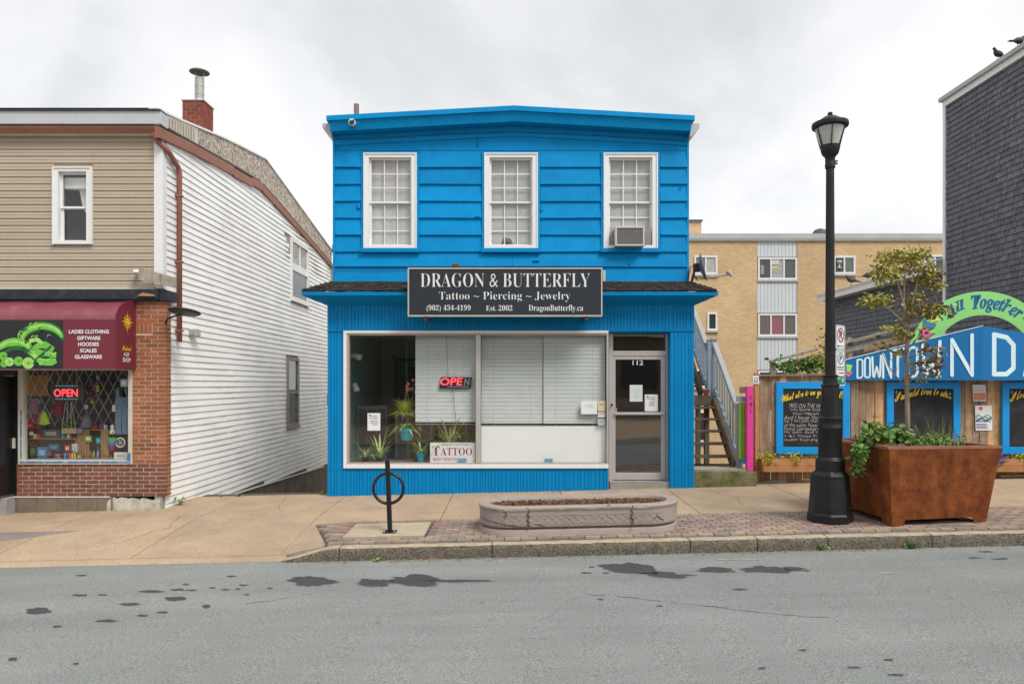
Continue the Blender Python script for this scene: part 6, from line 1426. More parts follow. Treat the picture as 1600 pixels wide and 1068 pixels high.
for y, z, h in ((.36, zpl, 1.15), (yl_ + .12, zl_, 1.12), (yl_ + .42, zl_, 1.12)):
    MB().box(xr_ - .045, xr_ + .045, y - .045, y + .045, z - .05, z + h).build('newel_post', M['rail_blue'], st); MB().box(xr_ - .06, xr_ + .06, y - .06, y + .06, z + h, z + h + .03).build('post_cap', flat('rail_pale', (.34, .36, .365)), st)
MB().box(PX(1083.5, .02), PX(1183, .02), .03, 1.3, gz(3.7, 0) - .1, zpl).build('concrete_base', M['moss'], st, bevel=.015)
MB().box(PX(1086, .05), PX(1175, .05), .10, .60, zpl + .001, zpl + .03).build('deck_board', M['wood_grey'], st)
x, z = PX(1113, 1.9), zl_; t = T('clay_pot', 'small clay flower pot on the stair landing', 'pot', (sx1 - .13, yl_ + .08, zl_)); MB().lathe([(.045, 0), (.07, .10), (.078, .10), (.078, .125), (.06, .125)], (sx1 - .13, yl_ + .1, zl_ + .001), 14).build('pot_body', flat('terracotta', (.28, .10, .06)), t); MB().lathe([(.058, .10), (.002, .115)], (sx1 - .13, yl_ + .1, zl_ + .001), 12).build('pot_soil', M['soil'], t)

# painted gate and post beside the stair
t = T('painted_gate', 'small gate of lime green and dark blue pickets beside the stair foot', 'gate', (4.2, .25, zpl))
yg = .2; gx = PX(1154, yg)
for i, (p0, p1, m) in enumerate(((1154.5, 1158.5, M['lime']), (1159, 1163, M['lime']), (1163.5, 1166.5, M['lime']), (1167, 1168.8, M['indigo']))): MB().box(PX(p0, yg), PX(p1, yg), yg, yg + .03, PZ(717, yg), PZ(628, yg)).build('picket', m, t)
MB().box(PX(1153, yg), PX(1169, yg), yg + .031, yg + .06, PZ(715, yg), PZ(706, yg)).build('gate_rail', M['rail_blue'], t); MB().box(PX(1151, yg), PX(1169, yg), yg - .01, yg + .029, PZ(627.5, yg), PZ(619, yg)).build('gate_rail', M['rail_blue'], t)
MB().box(PX(1160, yg), PX(1168, yg), yg - .02, yg - .001, PZ(724, yg), PZ(716, yg)).build('gate_foot', M['frame_blue'], t); MB().box(PX(1159, yg), PX(1169, yg), yg + .1, yg + .13, PZ(614, yg), PZ(604, yg)).build('dark_brace', M['stair_wood'], t)
yg = .08; t = T('pink_post', 'bright pink post with painted number by the stair foot', 'post', (PX(1172.5, yg), yg, zpl))
MB().box(PX(1167.5, yg), PX(1177.2, yg), yg, yg + .10, zpl + .001, PZ(603, yg)).build('post_shaft', M['pink'], t, bevel=.004)
mb = MB(); letter(mb, '1', (PX(1172, yg), yg - .002, PZ(624, yg)), (1, 0, 0), (0, 0, 1), .015, .075, None, 0); letter(mb, '4', (PX(1170.4, yg), yg - .002, PZ(635, yg)), (1, 0, 0), (0, 0, 1), .055, .085, None, 0); letter(mb, '1', (PX(1172.2, yg), yg - .002, PZ(645, yg)), (1, 0, 0), (0, 0, 1), .012, .06, None, 0); mb.build('post_number', M['ink_black'], t)

# ================================================================== FENCE
YF = .42
fe = T('wooden_fence', 'brown vertical plank fence with cap rail right of the stair', 'fence', (6.5, YF, gz(6.5, YF)))
fx0, fx1 = PX(1184, YF), 10.2
x = fx0; r_ = random.Random(31); ztf = PZ(587, YF)
def fence_top(x): return PZ(587, YF) + .012 * (x - fx0) 
i = 0
while x < fx1:
    w_ = r_.uniform(.12, .165); yo = r_.uniform(0, .022); mb = MB()
    mb.box(x + .004, x + w_ - .007, YF + yo, YF + yo + .022, gz(x, YF) + r_.uniform(-.01, .05), fence_top(x) - .01); mb.build('plank', M['fence%d' % r_.choice((0, 0, 1, 1, 2, 3))], fe); x += w_; i += 1
for zq in (.35, 1.5): MB().bar((fx0, YF + .06, gz(fx0, YF) + zq), (fx1, YF + .06, gz(fx1, YF) + zq), .04, .09).build('rail', M['fence'], fe)
MB().bar((PX(1180, YF), YF + .02, fence_top(fx0) + .01), (fx1, YF + .02, fence_top(fx1) + .01), .15, .035).build('cap_rail', M['fence'], fe)
MB().box(PX(1178.5, YF), PX(1184, YF), YF - .05, YF + .05, gz(fx0, YF) - .05, PZ(583, YF)).build('fence_post', M['cedar'], fe)
# chalkboards
def chalkboard(p0, p1, q0, q1, label):
    y = YF - .045; x0_, x1_, z0_, z1_ = PX(p0, y), PX(p1, y), PZ(q1, y), PZ(q0, y); b_ = PX(p0 + 10.8, y) - x0_
    t = T('chalkboard', label, 'chalkboard', ((x0_ + x1_) / 2, y, z0_), 'chalkboards on the fence')
    zb = PZ(q0 + 10.5, y); zc_ = PZ(q1 - 11, y)
    mb = MB(); mb.box(x0_, x0_ + b_, y, y + .04, z0_, z1_); mb.box(x1_ - b_, x1_, y, y + .04, z0_, z1_); mb.box(x0_ + b_, x1_ - b_, y, y + .04, zb, z1_); mb.box(x0_ + b_, x1_ - b_, y, y + .04, z0_, zc_); mb.build('board_frame', M['frame_blue'], t, bevel=.003)
    MB().box(x0_ + b_, x1_ - b_, y + .02, y + .035, zc_, zb).build('slate', M['chalkboard'], t)
    return t, x0_ + b_, x1_ - b_, zc_, zb, y + .0185
t, a, b, c, d, yl = chalkboard(1213, 1328, 596.5, 709, 'blue framed chalkboard covered in white handwriting behind the lamp post'); W_, H_ = b - a, d - c
mb = MB(); letter(mb, 'What else is on your mind?', (a - .03, yl, d - .30), (1, 0, .0), (.0, 0, 1), W_ * 1.02, .20, SCRIPT, .016, warp=lambda u, v: (u, v + .14 * math.sin(u / (W_ * 1.02) * 2.6) - .01)); 
mb.v = [(p[0], yl - .022, p[2]) for p in mb.v]; mb.build('yellow_heading', M['ink_yellow'], t)
mb = MB(); rows_ = [('MISS ON THE WI', .10, .64, .085), ('you know that', .12, .62, .07), ('what happens', .16, .60, .07), ('And I know that', .02, .62, .075), ('So I am just alone', .02, .64, .075), ('of the same. Now t', .02, .62, .07), ('found somewhere', .02, .60, .07), ('my love. And so', .02, .62, .07), ('a dry house in s', .02, .62, .07), ('shelter from page', .02, .62, .07)]
for i, (s, u0, u1, hh) in enumerate(rows_): mb = MB(); letter(mb, s, (a + u0 * W_, yl, d - .345 - i * (H_ - .36) / 10.2), (1, 0, 0), (.18, 0, 1), (u1 - u0) * W_, hh * .92, None, -.014, warp=lambda u, v: (u + .004 * math.sin(v * 90), v + .006 * math.sin(u * 23 + i))); words(mb, 'chalk_word', M['chalk'], t, 0, .016)
for s, u0, v0 in (('mom', .72, .05), ('1977', .80, .105)): mb = MB(); letter(mb, s, (a + u0 * W_, yl, d - v0), (1, 0, 0), (0, 0, 1), .16, .04, None, 0); mb.build('chalk_line', M['chalk'], t)
def stars(mb, x, z, y, s=.03): mb.box(x - .004, x + .004, y - .001, y, z - s, z + s); mb.box(x - s * .6, x + s * .6, y - .0015, y - .0005, z - .004, z + .004)
for (p0, p1, txt, lab) in ((1386, 1501, 'I would love to see...', 'blue framed blank chalkboard with yellow heading behind the young tree'), (1566.6, 1681, 'I love', 'blue framed chalkboard at the right edge beyond the paper posters')):
    t, a, b, c, d, yl = chalkboard(p0, p1, 596.5, 709, lab); W_ = b - a
    mb = MB(); letter(mb, txt, (a + .02, yl, d - .24), (1, 0, 0), (.15, 0, 1), W_ * (.94 if len(txt) > 8 else .30), .16, SCRIPT, .018, warp=lambda u, v: (u, v + .13 * math.sin(u / W_ * 2.9))); mb.build('yellow_heading', M['ink_yellow'], t)
    mb = MB()
    for u in (.05, .12, .88, .95): stars(mb, a + u * W_, d - .06 - (.03 if u in (.12, .95) else 0), yl)
    mb.build('chalk_stars', M['chalk'], t)
# flower boxes
def flower_box(p0, p1, label, kinds, seed):
    y0_, y1_ = YF - .30, YF - .05; y = y0_; x0_, x1_, z0_, z1_ = PX(p0, y), PX(p1, y), PZ(737, y), PZ(716.5, y); t = T('flower_box', label, 'flower box', ((x0_ + x1_) / 2, y, z0_), 'cedar boxes on the fence')
    h = (z1_ - z0_) / 2
    for k_ in (0, 1): MB().hexa([(x0_ + .05 - .03 * k_, y + .01 - .005 * k_, z0_ + k_ * h), (x1_ - .05 + .03 * k_, y + .01 - .005 * k_, z0_ + k_ * h), (x1_ - .05 + .03 * k_, y + .03, z0_ + k_ * h), (x0_ + .05 - .03 * k_, y + .03, z0_ + k_ * h), (x0_ + .02 - .02 * k_, y, z0_ + (k_ + 1) * h - .005), (x1_ - .02 + .02 * k_, y, z0_ + (k_ + 1) * h - .005), (x1_ - .02 + .02 * k_, y + .03, z0_ + (k_ + 1) * h - .005), (x0_ + .02 - .02 * k_, y + .03, z0_ + (k_ + 1) * h - .005)]).build('front_plank', M['cedar'], t)
    for x in (x0_ + .02, x1_ - .05): MB().box(x, x + .03, y0_ + .03, y1_, z0_, z1_ - .01).build('end_plank', M['cedar'], t)
    MB().box(x0_ + .05, x1_ - .05, y0_ + .04, y1_ + .04, z0_, z1_ - .04).build('soil', M['soil'], t)
    MB().box(x0_ + .1, x1_ - .1, y1_ + .04, YF - .002, z0_ + .03, z1_ - .03).build('bracket', M['stair_wood'], t)
    r_ = random.Random(seed)
    for nm, lab, u, m, n in kinds:
        x = x0_ + u * (x1_ - x0_); pt = T('bedding_plant', lab, 'plant', (x, (y0_ + y1_) / 2, z1_ - .03)); mb = MB()
        leafy(mb, (x, y0_ + .08, z1_ + .02), (.16, .09, .055), n, .05, r_); leafy(mb, (x + .02, y0_ - .01, z1_ - .05), (.10, .03, .06), n // 3, .045, r_); mb.build('foliage', m, pt, fix=False); MB().tube([(x, y0_ + .1, z1_ - .05), (x, y0_ + .1, z1_ + .04)], .008, 5).build('stem', M['leaf_green'], pt)
flower_box(1190, 1292, 'cedar flower box left of the lamp post below the written chalkboard', (('a', 'yellow-green trailing plant at the left end of the fence flower box', .10, M['leaf_lime'], 190), ('b', 'yellow trailing plant at the middle of the left fence flower box', .52, M['leaf_lime'], 110), ('c', 'sparse green plant at the left fence flower box by the lamp', .9, M['leaf_green'], 50)), 3)
flower_box(1545, 1660, 'cedar flower box at the right edge beyond the rusty planter', (('a', 'violet flowering plant at the right fence flower box', .16, M['violet'], 150), ('b', 'yellow trailing plant at the right end fence flower box', .5, M['leaf_lime'], 150)), 4)
# papers on the fence
def poster(name, p0, p1, q0, q1, label, m, deco):
    y = YF - .012; x0_, x1_, z0_, z1_ = PX(p0, y), PX(p1, y), PZ(q1, y), PZ(q0, y); t = T(name, label, 'poster', ((x0_ + x1_) / 2, y, z0_)); s = .012
    MB().hexa([(x0_ + s, y, z0_), (x1_, y, z0_), (x1_, y + .004, z0_), (x0_ + s, y + .004, z0_), (x0_, y, z1_), (x1_ - s, y, z1_), (x1_ - s, y + .004, z1_), (x0_, y + .004, z1_)]).build('sheet', m, t)
    deco(t, x0_, x1_, z0_, z1_, y - .002)
def deco1(t, x0, x1, z0, z1, y):
    w_, h_ = x1 - x0, z1 - z0; MB().box(x0 + .02, x1 - .015, y, y + .001, z0 + .02, z0 + h_ * .5).build('print_block', flat('pr_or', (.62, .22, .14)), t); mb = MB(); mb.box(x0 + .08 * w_, x0 + .8 * w_, y - .002, y - .001, z0 + .60 * h_, z0 + .68 * h_)
    for i in range(4): mb.box(x0 + .15 * w_, x0 + (.5 + .1 * i) * w_, y - .002, y - .001, z0 + h_ * (.15 + .08 * i), z0 + h_ * (.17 + .08 * i))
    mb.v = mb.v; mb.build('print', flat('pr_or2', (.70, .50, .40)), t)
def deco2(t, x0, x1, z0, z1, y):
    w_, h_ = x1 - x0, z1 - z0; mb = MB(); n = 14; mb.add([(x0 + .33 * w_ + .035 * math.cos(2 * math.pi * i / n), y, z1 - .12 * h_ + .035 * math.sin(2 * math.pi * i / n)) for i in range(n)], [tuple(range(n))]); mb.build('sun_dot', flat('pr_red', (.60, .13, .06)), t, fix=False)
    for j, (v, cc) in enumerate(((.60, (.16, .45, .16)), (.53, (.10, .30, .42)), (.47, (.04, .08, .16)))):
        mb = MB(); pts = [(x0 + w_ * (.04 + .92 * i / 12), y - .0004 * j, z0 + h_ * (v + .045 * math.sin(i * .9 + j * 2))) for i in range(13)]; mb.add(pts + [(p[0], p[1], p[2] - h_ * .06) for p in pts[::-1]], [tuple(range(26))]); mb.build('wave_band', flat('pr_w%d' % j, cc), t, fix=False)
    mb = MB(); letter(mb, 'NOWADAYS', (x0 + .06 * w_, y - .002, z0 + .33 * h_), (1, 0, 0), (0, 0, 1), w_ * .85, h_ * .08, None, .02)
    for i in range(4): mb.box(x0 + .06 * w_, x0 + (.75 - .1 * (i % 2)) * w_, y - .003, y - .002, z0 + h_ * (.08 + .055 * i), z0 + h_ * (.10 + .055 * i))
    mb.build('print', M['ink_blue'], t)
poster('orange_poster', 1519.5, 1541, 600.5, 626.5, 'small orange poster pinned on the fence between the chalkboards', M['paper'], deco1)
poster('wave_poster', 1523.5, 1550.5, 633, 672, 'white poster with red dot and green waves on the fence', M['paper'], deco2)
def deco3(t, x0, x1, z0, z1, y):
    mb = MB(); mb.ring(((x0 + x1) / 2, y, (z0 + z1) / 2 + .01), .03, .004, 'y', 16, 5); letter(mb, 'CN', (x0 + .02, y - .001, z0 + .02), (1, 0, 0), (0, 0, 1), (x1 - x0) * .55, .03, None, .02); mb.build('print', M['ink_blue'], t)
YFo, YF = YF, .36
poster('small_notice', 1176.5, 1186.5, 586.5, 599.5, 'small white notice on the fence post beside the pink post', M['paper'], deco3)
YF = YFo

# ================================================================== DOWNTOWN SIGN AND ARCH
ya, yp = .36, -.02
bs = T('downtown_sign', 'blue prow shaped board with big pale letters along the fence top', 'sign', (PX(1536, yp), yp, PZ(593.7, yp)))
P0 = (PX(1313, ya), ya, PZ(593.7, ya)); P1 = (PX(1313.5, ya), ya, PZ(564, ya)); Q0 = (PX(1536, yp), yp, PZ(593.7, yp)); Q1 = (PX(1536, yp), yp, PZ(509, yp)); yr = .34
R0 = (PX(1760, yr), yr, PZ(593.7, yr)); R1 = (PX(1760, yr), yr, PZ(548, yr))
mb = MB(); mb.prism([P0, Q0, Q1, P1], (0.01, .03, 0)); mb.build('left_board', M['board_blue'], bs)
mb = MB(); mb.prism([Q0, R0, R1, Q1], (0.0, .03, 0)); mb.build('right_board', M['board_blue'], bs)
MB().bar(Vector(P1) + Vector((0, .01, .005)), Vector(Q1) + Vector((0, .01, .005)), .04, .012).build('board_edge', M['pale_blue'], bs)
def mono(strokes, wpx, name, parent, plane, m):
    """strokes: pixel polylines drawn as round-ended bars lying on a board"""
    mb = MB(); k_ = 0
    for st_ in strokes:
        pts = [plane(px, py) for px, py in st_]
        k_ += 1; off = Vector((0, -.004 - .0006 * k_, 0)); nrm = Vector((0, -1, 0))
        w_ = (plane(st_[0][0] + wpx / 2, st_[0][1]) - plane(st_[0][0] - wpx / 2, st_[0][1])).length / 2
        for i in range(len(pts) - 1):
            a, b = pts[i], pts[i + 1]; d_ = (b - a).normalized(); sd = d_.cross(nrm).normalized() * w_; o2 = off + Vector((0, -.0001 * i, 0))
            mb.add([a - sd + o2, b - sd + o2, b + sd + o2, a + sd + o2], [(0, 1, 2, 3)])
        for j, p in enumerate(pts): mb.add([p + off + Vector((math.cos(t_) * w_, -.0002 - .00003 * j, math.sin(t_) * w_)) for t_ in [2 * math.pi * q_ / 12 for q_ in range(12)]], [tuple(range(12))])
    return mb.build(name, m, parent, fix=False)
def plane_l(px, py):
    t_ = (px - 1313) / (1536 - 1313); lo, hi = .0, 1.0
    for _ in range(30):
        mid = (lo + hi) / 2; y = ya + (yp - ya) * mid; x = P0[0] + (Q0[0] - P0[0]) * mid
        if HX + x * F / (y + D) < px: lo = mid
        else: hi = mid
    y = ya + (yp - ya) * lo; return Vector((P0[0] + (Q0[0] - P0[0]) * lo, y, PZ(py, y)))
def plane_r(px, py):
    lo, hi = 0., 1.
    for _ in range(30):
        mid = (lo + hi) / 2; y = yp + (yr - yp) * mid; x = Q0[0] + (R0[0] - Q0[0]) * mid
        if HX + x * F / (y + D) < px: lo = mid
        else: hi = mid
    y = yp + (yr - yp) * lo; return Vector((Q0[0] + (R0[0] - Q0[0]) * lo, y, PZ(py, y)))
def S8(x, y): return (1270 + .20625 * x, 440 + .20625 * y)
def glyph(c, x0, x1, y0, y1, slope=0.0):
    if c == 'D': r_ = (x1 - x0) * .35; L_ = [[(x0, y1), (x0, y0), (x1 - r_, y0), (x1, y0 + r_), (x1, y1 - r_), (x1 - r_, y1), (x0, y1)]]
    elif c == 'O': r_ = (x1 - x0) * .42; L_ = [[(x0, y0 + r_), (x0 + r_ * .3, y0 + r_ * .3), (x0 + r_, y0), (x1 - r_, y0), (x1 - r_ * .3, y0 + r_ * .3), (x1, y0 + r_), (x1, y1 - r_), (x1 - r_ * .3, y1 - r_ * .3), (x1 - r_, y1), (x0 + r_, y1), (x0 + r_ * .3, y1 - r_ * .3), (x0, y1 - r_), (x0, y0 + r_)]]
    elif c == 'W': m_ = (x0 + x1) / 2; h = y1 - y0; L_ = [[(x0, y0), (x0 + (x1 - x0) * .10, y1 - h * .05), (x0 + (x1 - x0) * .2, y1), (m_, y0 + h * .52), (x1 - (x1 - x0) * .2, y1), (x1 - (x1 - x0) * .10, y1 - h * .05), (x1, y0)]]
    elif c == 'N': L_ = [[(x0, y1), (x0, y0), (x1, y1), (x1, y0)]]
    elif c == 'T': L_ = [[(x0, y0), (x1, y0)], [((x0 + x1) / 2, y0), ((x0 + x1) / 2, y1)]]
    elif c == 'A': L_ = [[(x0, y1), (x0 + (x1 - x0) * .4, y0), (x0 + (x1 - x0) * .6, y0), (x1, y1)], [(x0 + (x1 - x0) * .15, y0 + (y1 - y0) * .65), (x1 - (x1 - x0) * .15, y0 + (y1 - y0) * .65)]]
    return [[S8(px, py + slope * (px - x0) * (1 - (py - y0) / max(1, y1 - y0))) for px, py in s] for s in L_]
for c, x0_, x1_, y0_, y1_, wd in (('D', 337, 376, 592, 727, 3.0), ('O', 393, 432, 578, 725, 3.2), ('W', 450, 515, 570, 720, 3.4), ('N', 532, 592, 548, 724, 3.8), ('T', 600, 685, 522, 722, 4.2), ('O', 720, 790, 505, 718, 4.6), ('W', 832, 962, 478, 716, 5.4), ('N', 1054, 1206, 440, 706, 6.4)):
    mono(glyph(c, x0_, x1_, y0_, y1_, -.20 if c != 'N' or x0_ < 900 else -.24), wd, 'pale_letter', bs, plane_l, M['pale_blue'])
for c, x0_, x1_, y0_, y1_, wd, sl in (('D', 1372, 1518, 400, 699, 6.6, .22), ('A', 1608, 1750, 455, 705, 6.6, .1)): mono(glyph(c, x0_, x1_, y0_, y1_, sl), wd, 'pale_letter', bs, plane_r, M['pale_blue'])
for name, poly, cc in (('yellow_shape', [(1313.5, 572), (1318, 567.5), (1315.5, 585.5), (1313.5, 585)], (.80, .68, .12)), ('green_shape', [(1322, 568.6), (1331.6, 570), (1328.6, 580.5), (1322.6, 580.5)], (.36, .74, .14)), ('pink_shape', [(1316.5, 580.8), (1332.5, 580.8), (1325.5, 588.6)], (.75, .16, .45)), ('red_shape', [(1322.5, 581), (1328, 581), (1327, 583.5), (1322.5, 583)], (.65, .06, .03))):
    mb = MB(); mb.add([plane_l(*p) + Vector((0, -.006 if name != 'red_shape' else -.008, 0)) for p in poly], [tuple(range(len(poly)))]); mb.build(name, flat('deco_' + name, cc), bs, fix=False)
yr_ = .5; C_ = (1536, 575)
ar = T('green_arch_sign', 'lime green arch board with blue script rising over the fence', 'sign', (PX(1536, yr_), yr_, PZ(575, yr_)))
def arch_pt(r_, a_, y=yr_): return Vector((PX(C_[0] + r_ * math.cos(R(a_)), y), y, PZ(C_[1] - r_ * math.sin(R(a_)), y)))
mb = MB(); A_ = lin(0, 180, 48); poly = [arch_pt(120, a_) for a_ in A_] + [arch_pt(83, a_) for a_ in A_[::-1]]
n = len(A_); v_ = [arch_pt(120, a_) for a_ in A_] + [arch_pt(83, a_) for a_ in A_]; v2 = [p + Vector((0, .03, 0)) for p in v_]
mb.add(v_ + v2, [(i, i + 1, n + i + 1, n + i) for i in range(n - 1)] + [(2 * n + i, 3 * n + i, 3 * n + i + 1, 2 * n + i + 1) for i in range(n - 1)] + [(i, 2 * n + i, 2 * n + i + 1, i + 1) for i in range(n - 1)] + [(n + i, n + i + 1, 3 * n + i + 1, 3 * n + i) for i in range(n - 1)]); mb.build('arch_board', M['arch_green'], ar)
def arc_text(s, r0, a0, a1, ht, style, off, name):
    mb = MB(); tot = R(a0 - a1) * (r0 + ht / 2); k_ = (yr_ + D) / F
    v, f = glyphs(s, style, off); x0_ = min(p[0] for p in v); x1_ = max(p[0] for p in v); y0_ = min(p[1] for p in v); y1_ = max(p[1] for p in v)
    vs_ = []
    for x, y in v:
        a_ = a0 - (a0 - a1) * (x - x0_) / (x1_ - x0_); r_ = r0 + ht * (y - y0_) / (y1_ - y0_); p = arch_pt(r_, a_); vs_.append(p + Vector((0, -.004, 0)))
    mb.add(vs_, f); return mb.build(name, M['script_blue'], ar)
arc_text('All', 94, 126, 106, 19, SERIFI, .02, 'script_word'); arc_text('Together', 87, 100, 54, 29, SERIFI, .02, 'script_word')
for name, poly, cc in (('yellow_shape', [(1452, 504), (1456, 491), (1468, 500)], (.80, .68, .12)), ('pink_shape', [(1433.5, 528), (1440, 515), (1449, 515), (1456, 525)], (.75, .12, .35)), ('red_shape', [(1439, 515), (1443.5, 508), (1448.5, 515)], (.60, .06, .05)), ('blue_shape', [(1441, 508), (1444, 501), (1463, 506), (1460, 512), (1449, 512)], (.05, .20, .38)), ('teal_shape', [(1440, 500), (1452, 490), (1455, 494), (1444, 503)], (.05, .28, .25)), ('yellow_shape', [(1597, 494), (1612, 488), (1609, 505)], (.80, .68, .12))):
    mb = MB(); mb.add([(PX(a, yr_), yr_ - .004 - .001 * len(name), PZ(b, yr_)) for a, b in poly], [tuple(range(len(poly)))]); mb.build(name, flat('deco_a_' + name, cc), ar, fix=False)
for px in (1432, 1640): MB().box(PX(px, .55) - .05, PX(px, .55) + .05, .54, .62, 0, PZ(545, .55)).build('arch_post', M['fence'], ar)

# ================================================================== STREET LAMP
LX, LY = 4.22, -2.93; lz = gz(LX, LY); s_ = F / (LY + D)
LX = (1297 - HX) / s_
def lzp(py): return CZ - (py - HY) / s_
lamp = T('street_lamp', 'black cast iron street lamp with glass lantern beside the rusty planter', 'street lamp', (LX, LY, lz))
def L(name, prof, m=M['lamp_black'], n=20, rot=0., smooth=True):
    o = MB().lathe([(r / s_, lzp(py)) for r, py in prof], (LX, LY, 0), n, rot=rot).build(name, m, lamp)
    if smooth: smooth_angle(o, 35)
    return o
k8 = 1 / math.cos(math.pi / 8)
o = L('base', [(31 * k8, 815), (31 * k8, 802), (29.5 * k8, 799), (26 * k8, 746), (26 * k8, 741), (23 * k8, 737.5), (20 * k8, 734)], n=8, rot=math.pi / 8, smooth=False)
b_ = o.modifiers.new('bevel', 'BEVEL'); b_.width = .008; b_.segments = 2; b_.limit_method = 'ANGLE'
L('lower_column', [(21.5, 735), (21.5, 718), (17.5, 713), (17.5, 671), (18.2, 669), (18.2, 666), (17, 664), (17, 657), (18, 655), (18, 652.5), (14.5, 650)], n=24)
L('fluted_neck', [(14.5, 651), (12.8, 604), (12.8, 602)], n=12, smooth=False)
L('collar', [(13.5, 603), (14, 601), (11, 598.5), (10.5, 590), (11.8, 588), (11.8, 586), (8, 584)], n=24)
L('pole', [(7.4, 585), (6.0, 262)], n=20)
L('pole_band', [(6.9, 556), (7.3, 555), (7.3, 552), (6.9, 551)], n=20)
L('lantern_neck', [(7.4, 263), (7.8, 258), (7.2, 256), (7.4, 247), (8.4, 245), (12, 241), (13.5, 236), (15, 229), (14.8, 228)], n=20)
for a_ in (.3, -.3): MB().tube([(LX + 7 / s_, LY, lzp(254 + 4 * a_)), (LX + 11 / s_, LY - .02, lzp(254 + 8 * a_))], .012, 8).build('bolt', M['lamp_black'], lamp)
L('lantern_glass', [(14.2, 229), (14.4, 226), (21.5, 204), (21.6, 199)], M['lens'], n=24)
L('inner_lamp', [(5, 226), (7, 216), (9.5, 210), (9.5, 203)], flat('refractor', (.5, .5, .47), .3), n=16)
for i in range(6):
    a_ = 2 * math.pi * i / 6 + .25; r0_, r1_ = 14.9 / s_, 22.3 / s_
    MB().bar((LX + r0_ * math.cos(a_), LY + r0_ * math.sin(a_), lzp(229)), (LX + r1_ * math.cos(a_), LY + r1_ * math.sin(a_), lzp(200)), .012, .018, (math.cos(a_), math.sin(a_), 0)).build('lantern_rib', M['lamp_black'], lamp)
L('lantern_roof', [(22, 201), (26.6, 199), (27.2, 195.5), (26.6, 192.5), (20, 190.5), (15.5, 187), (9, 182.6), (3, 180.8), (2.4, 180)], n=32)
L('finial', [(2.4, 181), (2.6, 180.4), (3.8, 178.6), (3.8, 177), (2.2, 175.5), (.3, 175)], n=16)
# parking signs fixed to the pole
th = R(43); av = Vector((math.cos(th), math.sin(th), 0)); nv = Vector((math.sin(th), -math.cos(th), 0))
def sign_plate(name, label, py0, py1, w_=.29):
    z0_, z1_ = lzp(py1), lzp(py0); O = Vector((LX + .012, LY, 0)) + nv * .07 - av * .01
    t = T(name, label, 'sign', (O.x + av.x * w_ / 2, O.y + av.y * w_ / 2, z0_)); mb = MB(); r_ = .03; pts = []
    for (cx, cz_, a0) in ((w_ - r_, z1_ - r_, 0), (r_, z1_ - r_, 90), (r_, z0_ + r_, 180), (w_ - r_, z0_ + r_, 270)):
        for k_ in range(5): a_ = R(a0 + k_ * 22.5); pts.append(O + av * (cx + r_ * math.cos(a_)) + Vector((0, 0, cz_ + r_ * math.sin(a_))))
    mb.prism(pts, -nv * .004); mb.build('plate', M['paper'], t)
    def put(nm, m, fn):
        mb = MB(); fn(mb, lambda u, v, k_=.002: O + av * (u * w_) + Vector((0, 0, z0_ + v * (z1_ - z0_))) + nv * k_); mb.build(nm, m, t, fix=False)
    fr = lambda a, b, c, d: (lambda mb, P_: [mb.add([P_(a, c), P_(b, c), P_(b, d), P_(a, d)], [(0, 1, 2, 3)])])
    def ringf(cu, cv, ru, rv, wd):
        def f_(mb, P_):
            n = 28
            for i in range(n):
                a0, a1 = 2 * math.pi * i / n, 2 * math.pi * (i + 1) / n
                mb.add([P_(cu + ru * math.cos(a0), cv + rv * math.sin(a0)), P_(cu + ru * math.cos(a1), cv + rv * math.sin(a1)), P_(cu + ru * (1 - wd) * math.cos(a1), cv + rv * (1 - wd) * math.sin(a1)), P_(cu + ru * (1 - wd) * math.cos(a0), cv + rv * (1 - wd) * math.sin(a0))], [(0, 1, 2, 3)])
        return f_
    def border(mb, P_):
        for a, b, c, d in ((.06, .94, .955, .968), (.06, .94, .032, .045), (.06, .09, .045, .955), (.91, .94, .045, .955)): mb.add([P_(a, c), P_(b, c), P_(b, d), P_(a, d)], [(0, 1, 2, 3)])
    put('border', M['ink_black'], border)
    return t, put, O, w_, z0_, z1_, fr, ringf
t, put, O, w_, z0_, z1_, fr, ringf = sign_plate('no_parking_sign', 'upper white no parking sign with red ring on the lamp post', 507.6, 546)
put('red_ring', M['ink_red'], ringf(.5, .60, .37, .30, .2))
mb = MB(); letter(mb, 'P', O + av * (w_ * .36) + Vector((0, 0, z0_ + .45 * (z1_ - z0_))) + nv * .0015, av, (0, 0, 1), w_ * .3, (z1_ - z0_) * .32, None, .03); mb.build('letter_p', M['ink_black'], t)
put('red_slash', M['ink_red'], lambda mb, P_: mb.add([P_(.25, .80, .0026), P_(.32, .83, .0026), P_(.75, .42, .0026), P_(.68, .38, .0026)], [(0, 1, 2, 3)]))
put('arrow', M['ink_black'], lambda mb, P_: (mb.add([P_(.2, .13), P_(.8, .13), P_(.8, .16), P_(.2, .16)], [(0, 1, 2, 3)]), mb.add([P_(.12, .145), P_(.26, .08), P_(.26, .21)], [(0, 1, 2)])))
t, put, O, w_, z0_, z1_, fr, ringf = sign_plate('pay_parking_sign', 'lower white parking sign with green ring and green pay panel', 547, 602)
put('green_ring', M['ink_green'], ringf(.5, .765, .34, .165, .2))
mb = MB(); letter(mb, 'P', O + av * (w_ * .38) + Vector((0, 0, z0_ + .68 * (z1_ - z0_))) + nv * .0015, av, (0, 0, 1), w_ * .26, (z1_ - z0_) * .17, None, .03)
for u0, u1, v in ((.14, .86, .51), (.2, .8, .445), (.3, .86, .345)):      # print too small to read
    q4_ = [O + av * (w_ * u) + Vector((0, 0, z0_ + q_ * (z1_ - z0_))) + nv * .0015 for u, q_ in ((u0, v), (u1, v), (u1, v + .025), (u0, v + .025))]; mb.add(q4_, [(0, 1, 2, 3)])
mb.build('sign_text', M['ink_black'], t)
put('green_panel', M['ink_green'], fr(.10, .90, .05, .27)); 
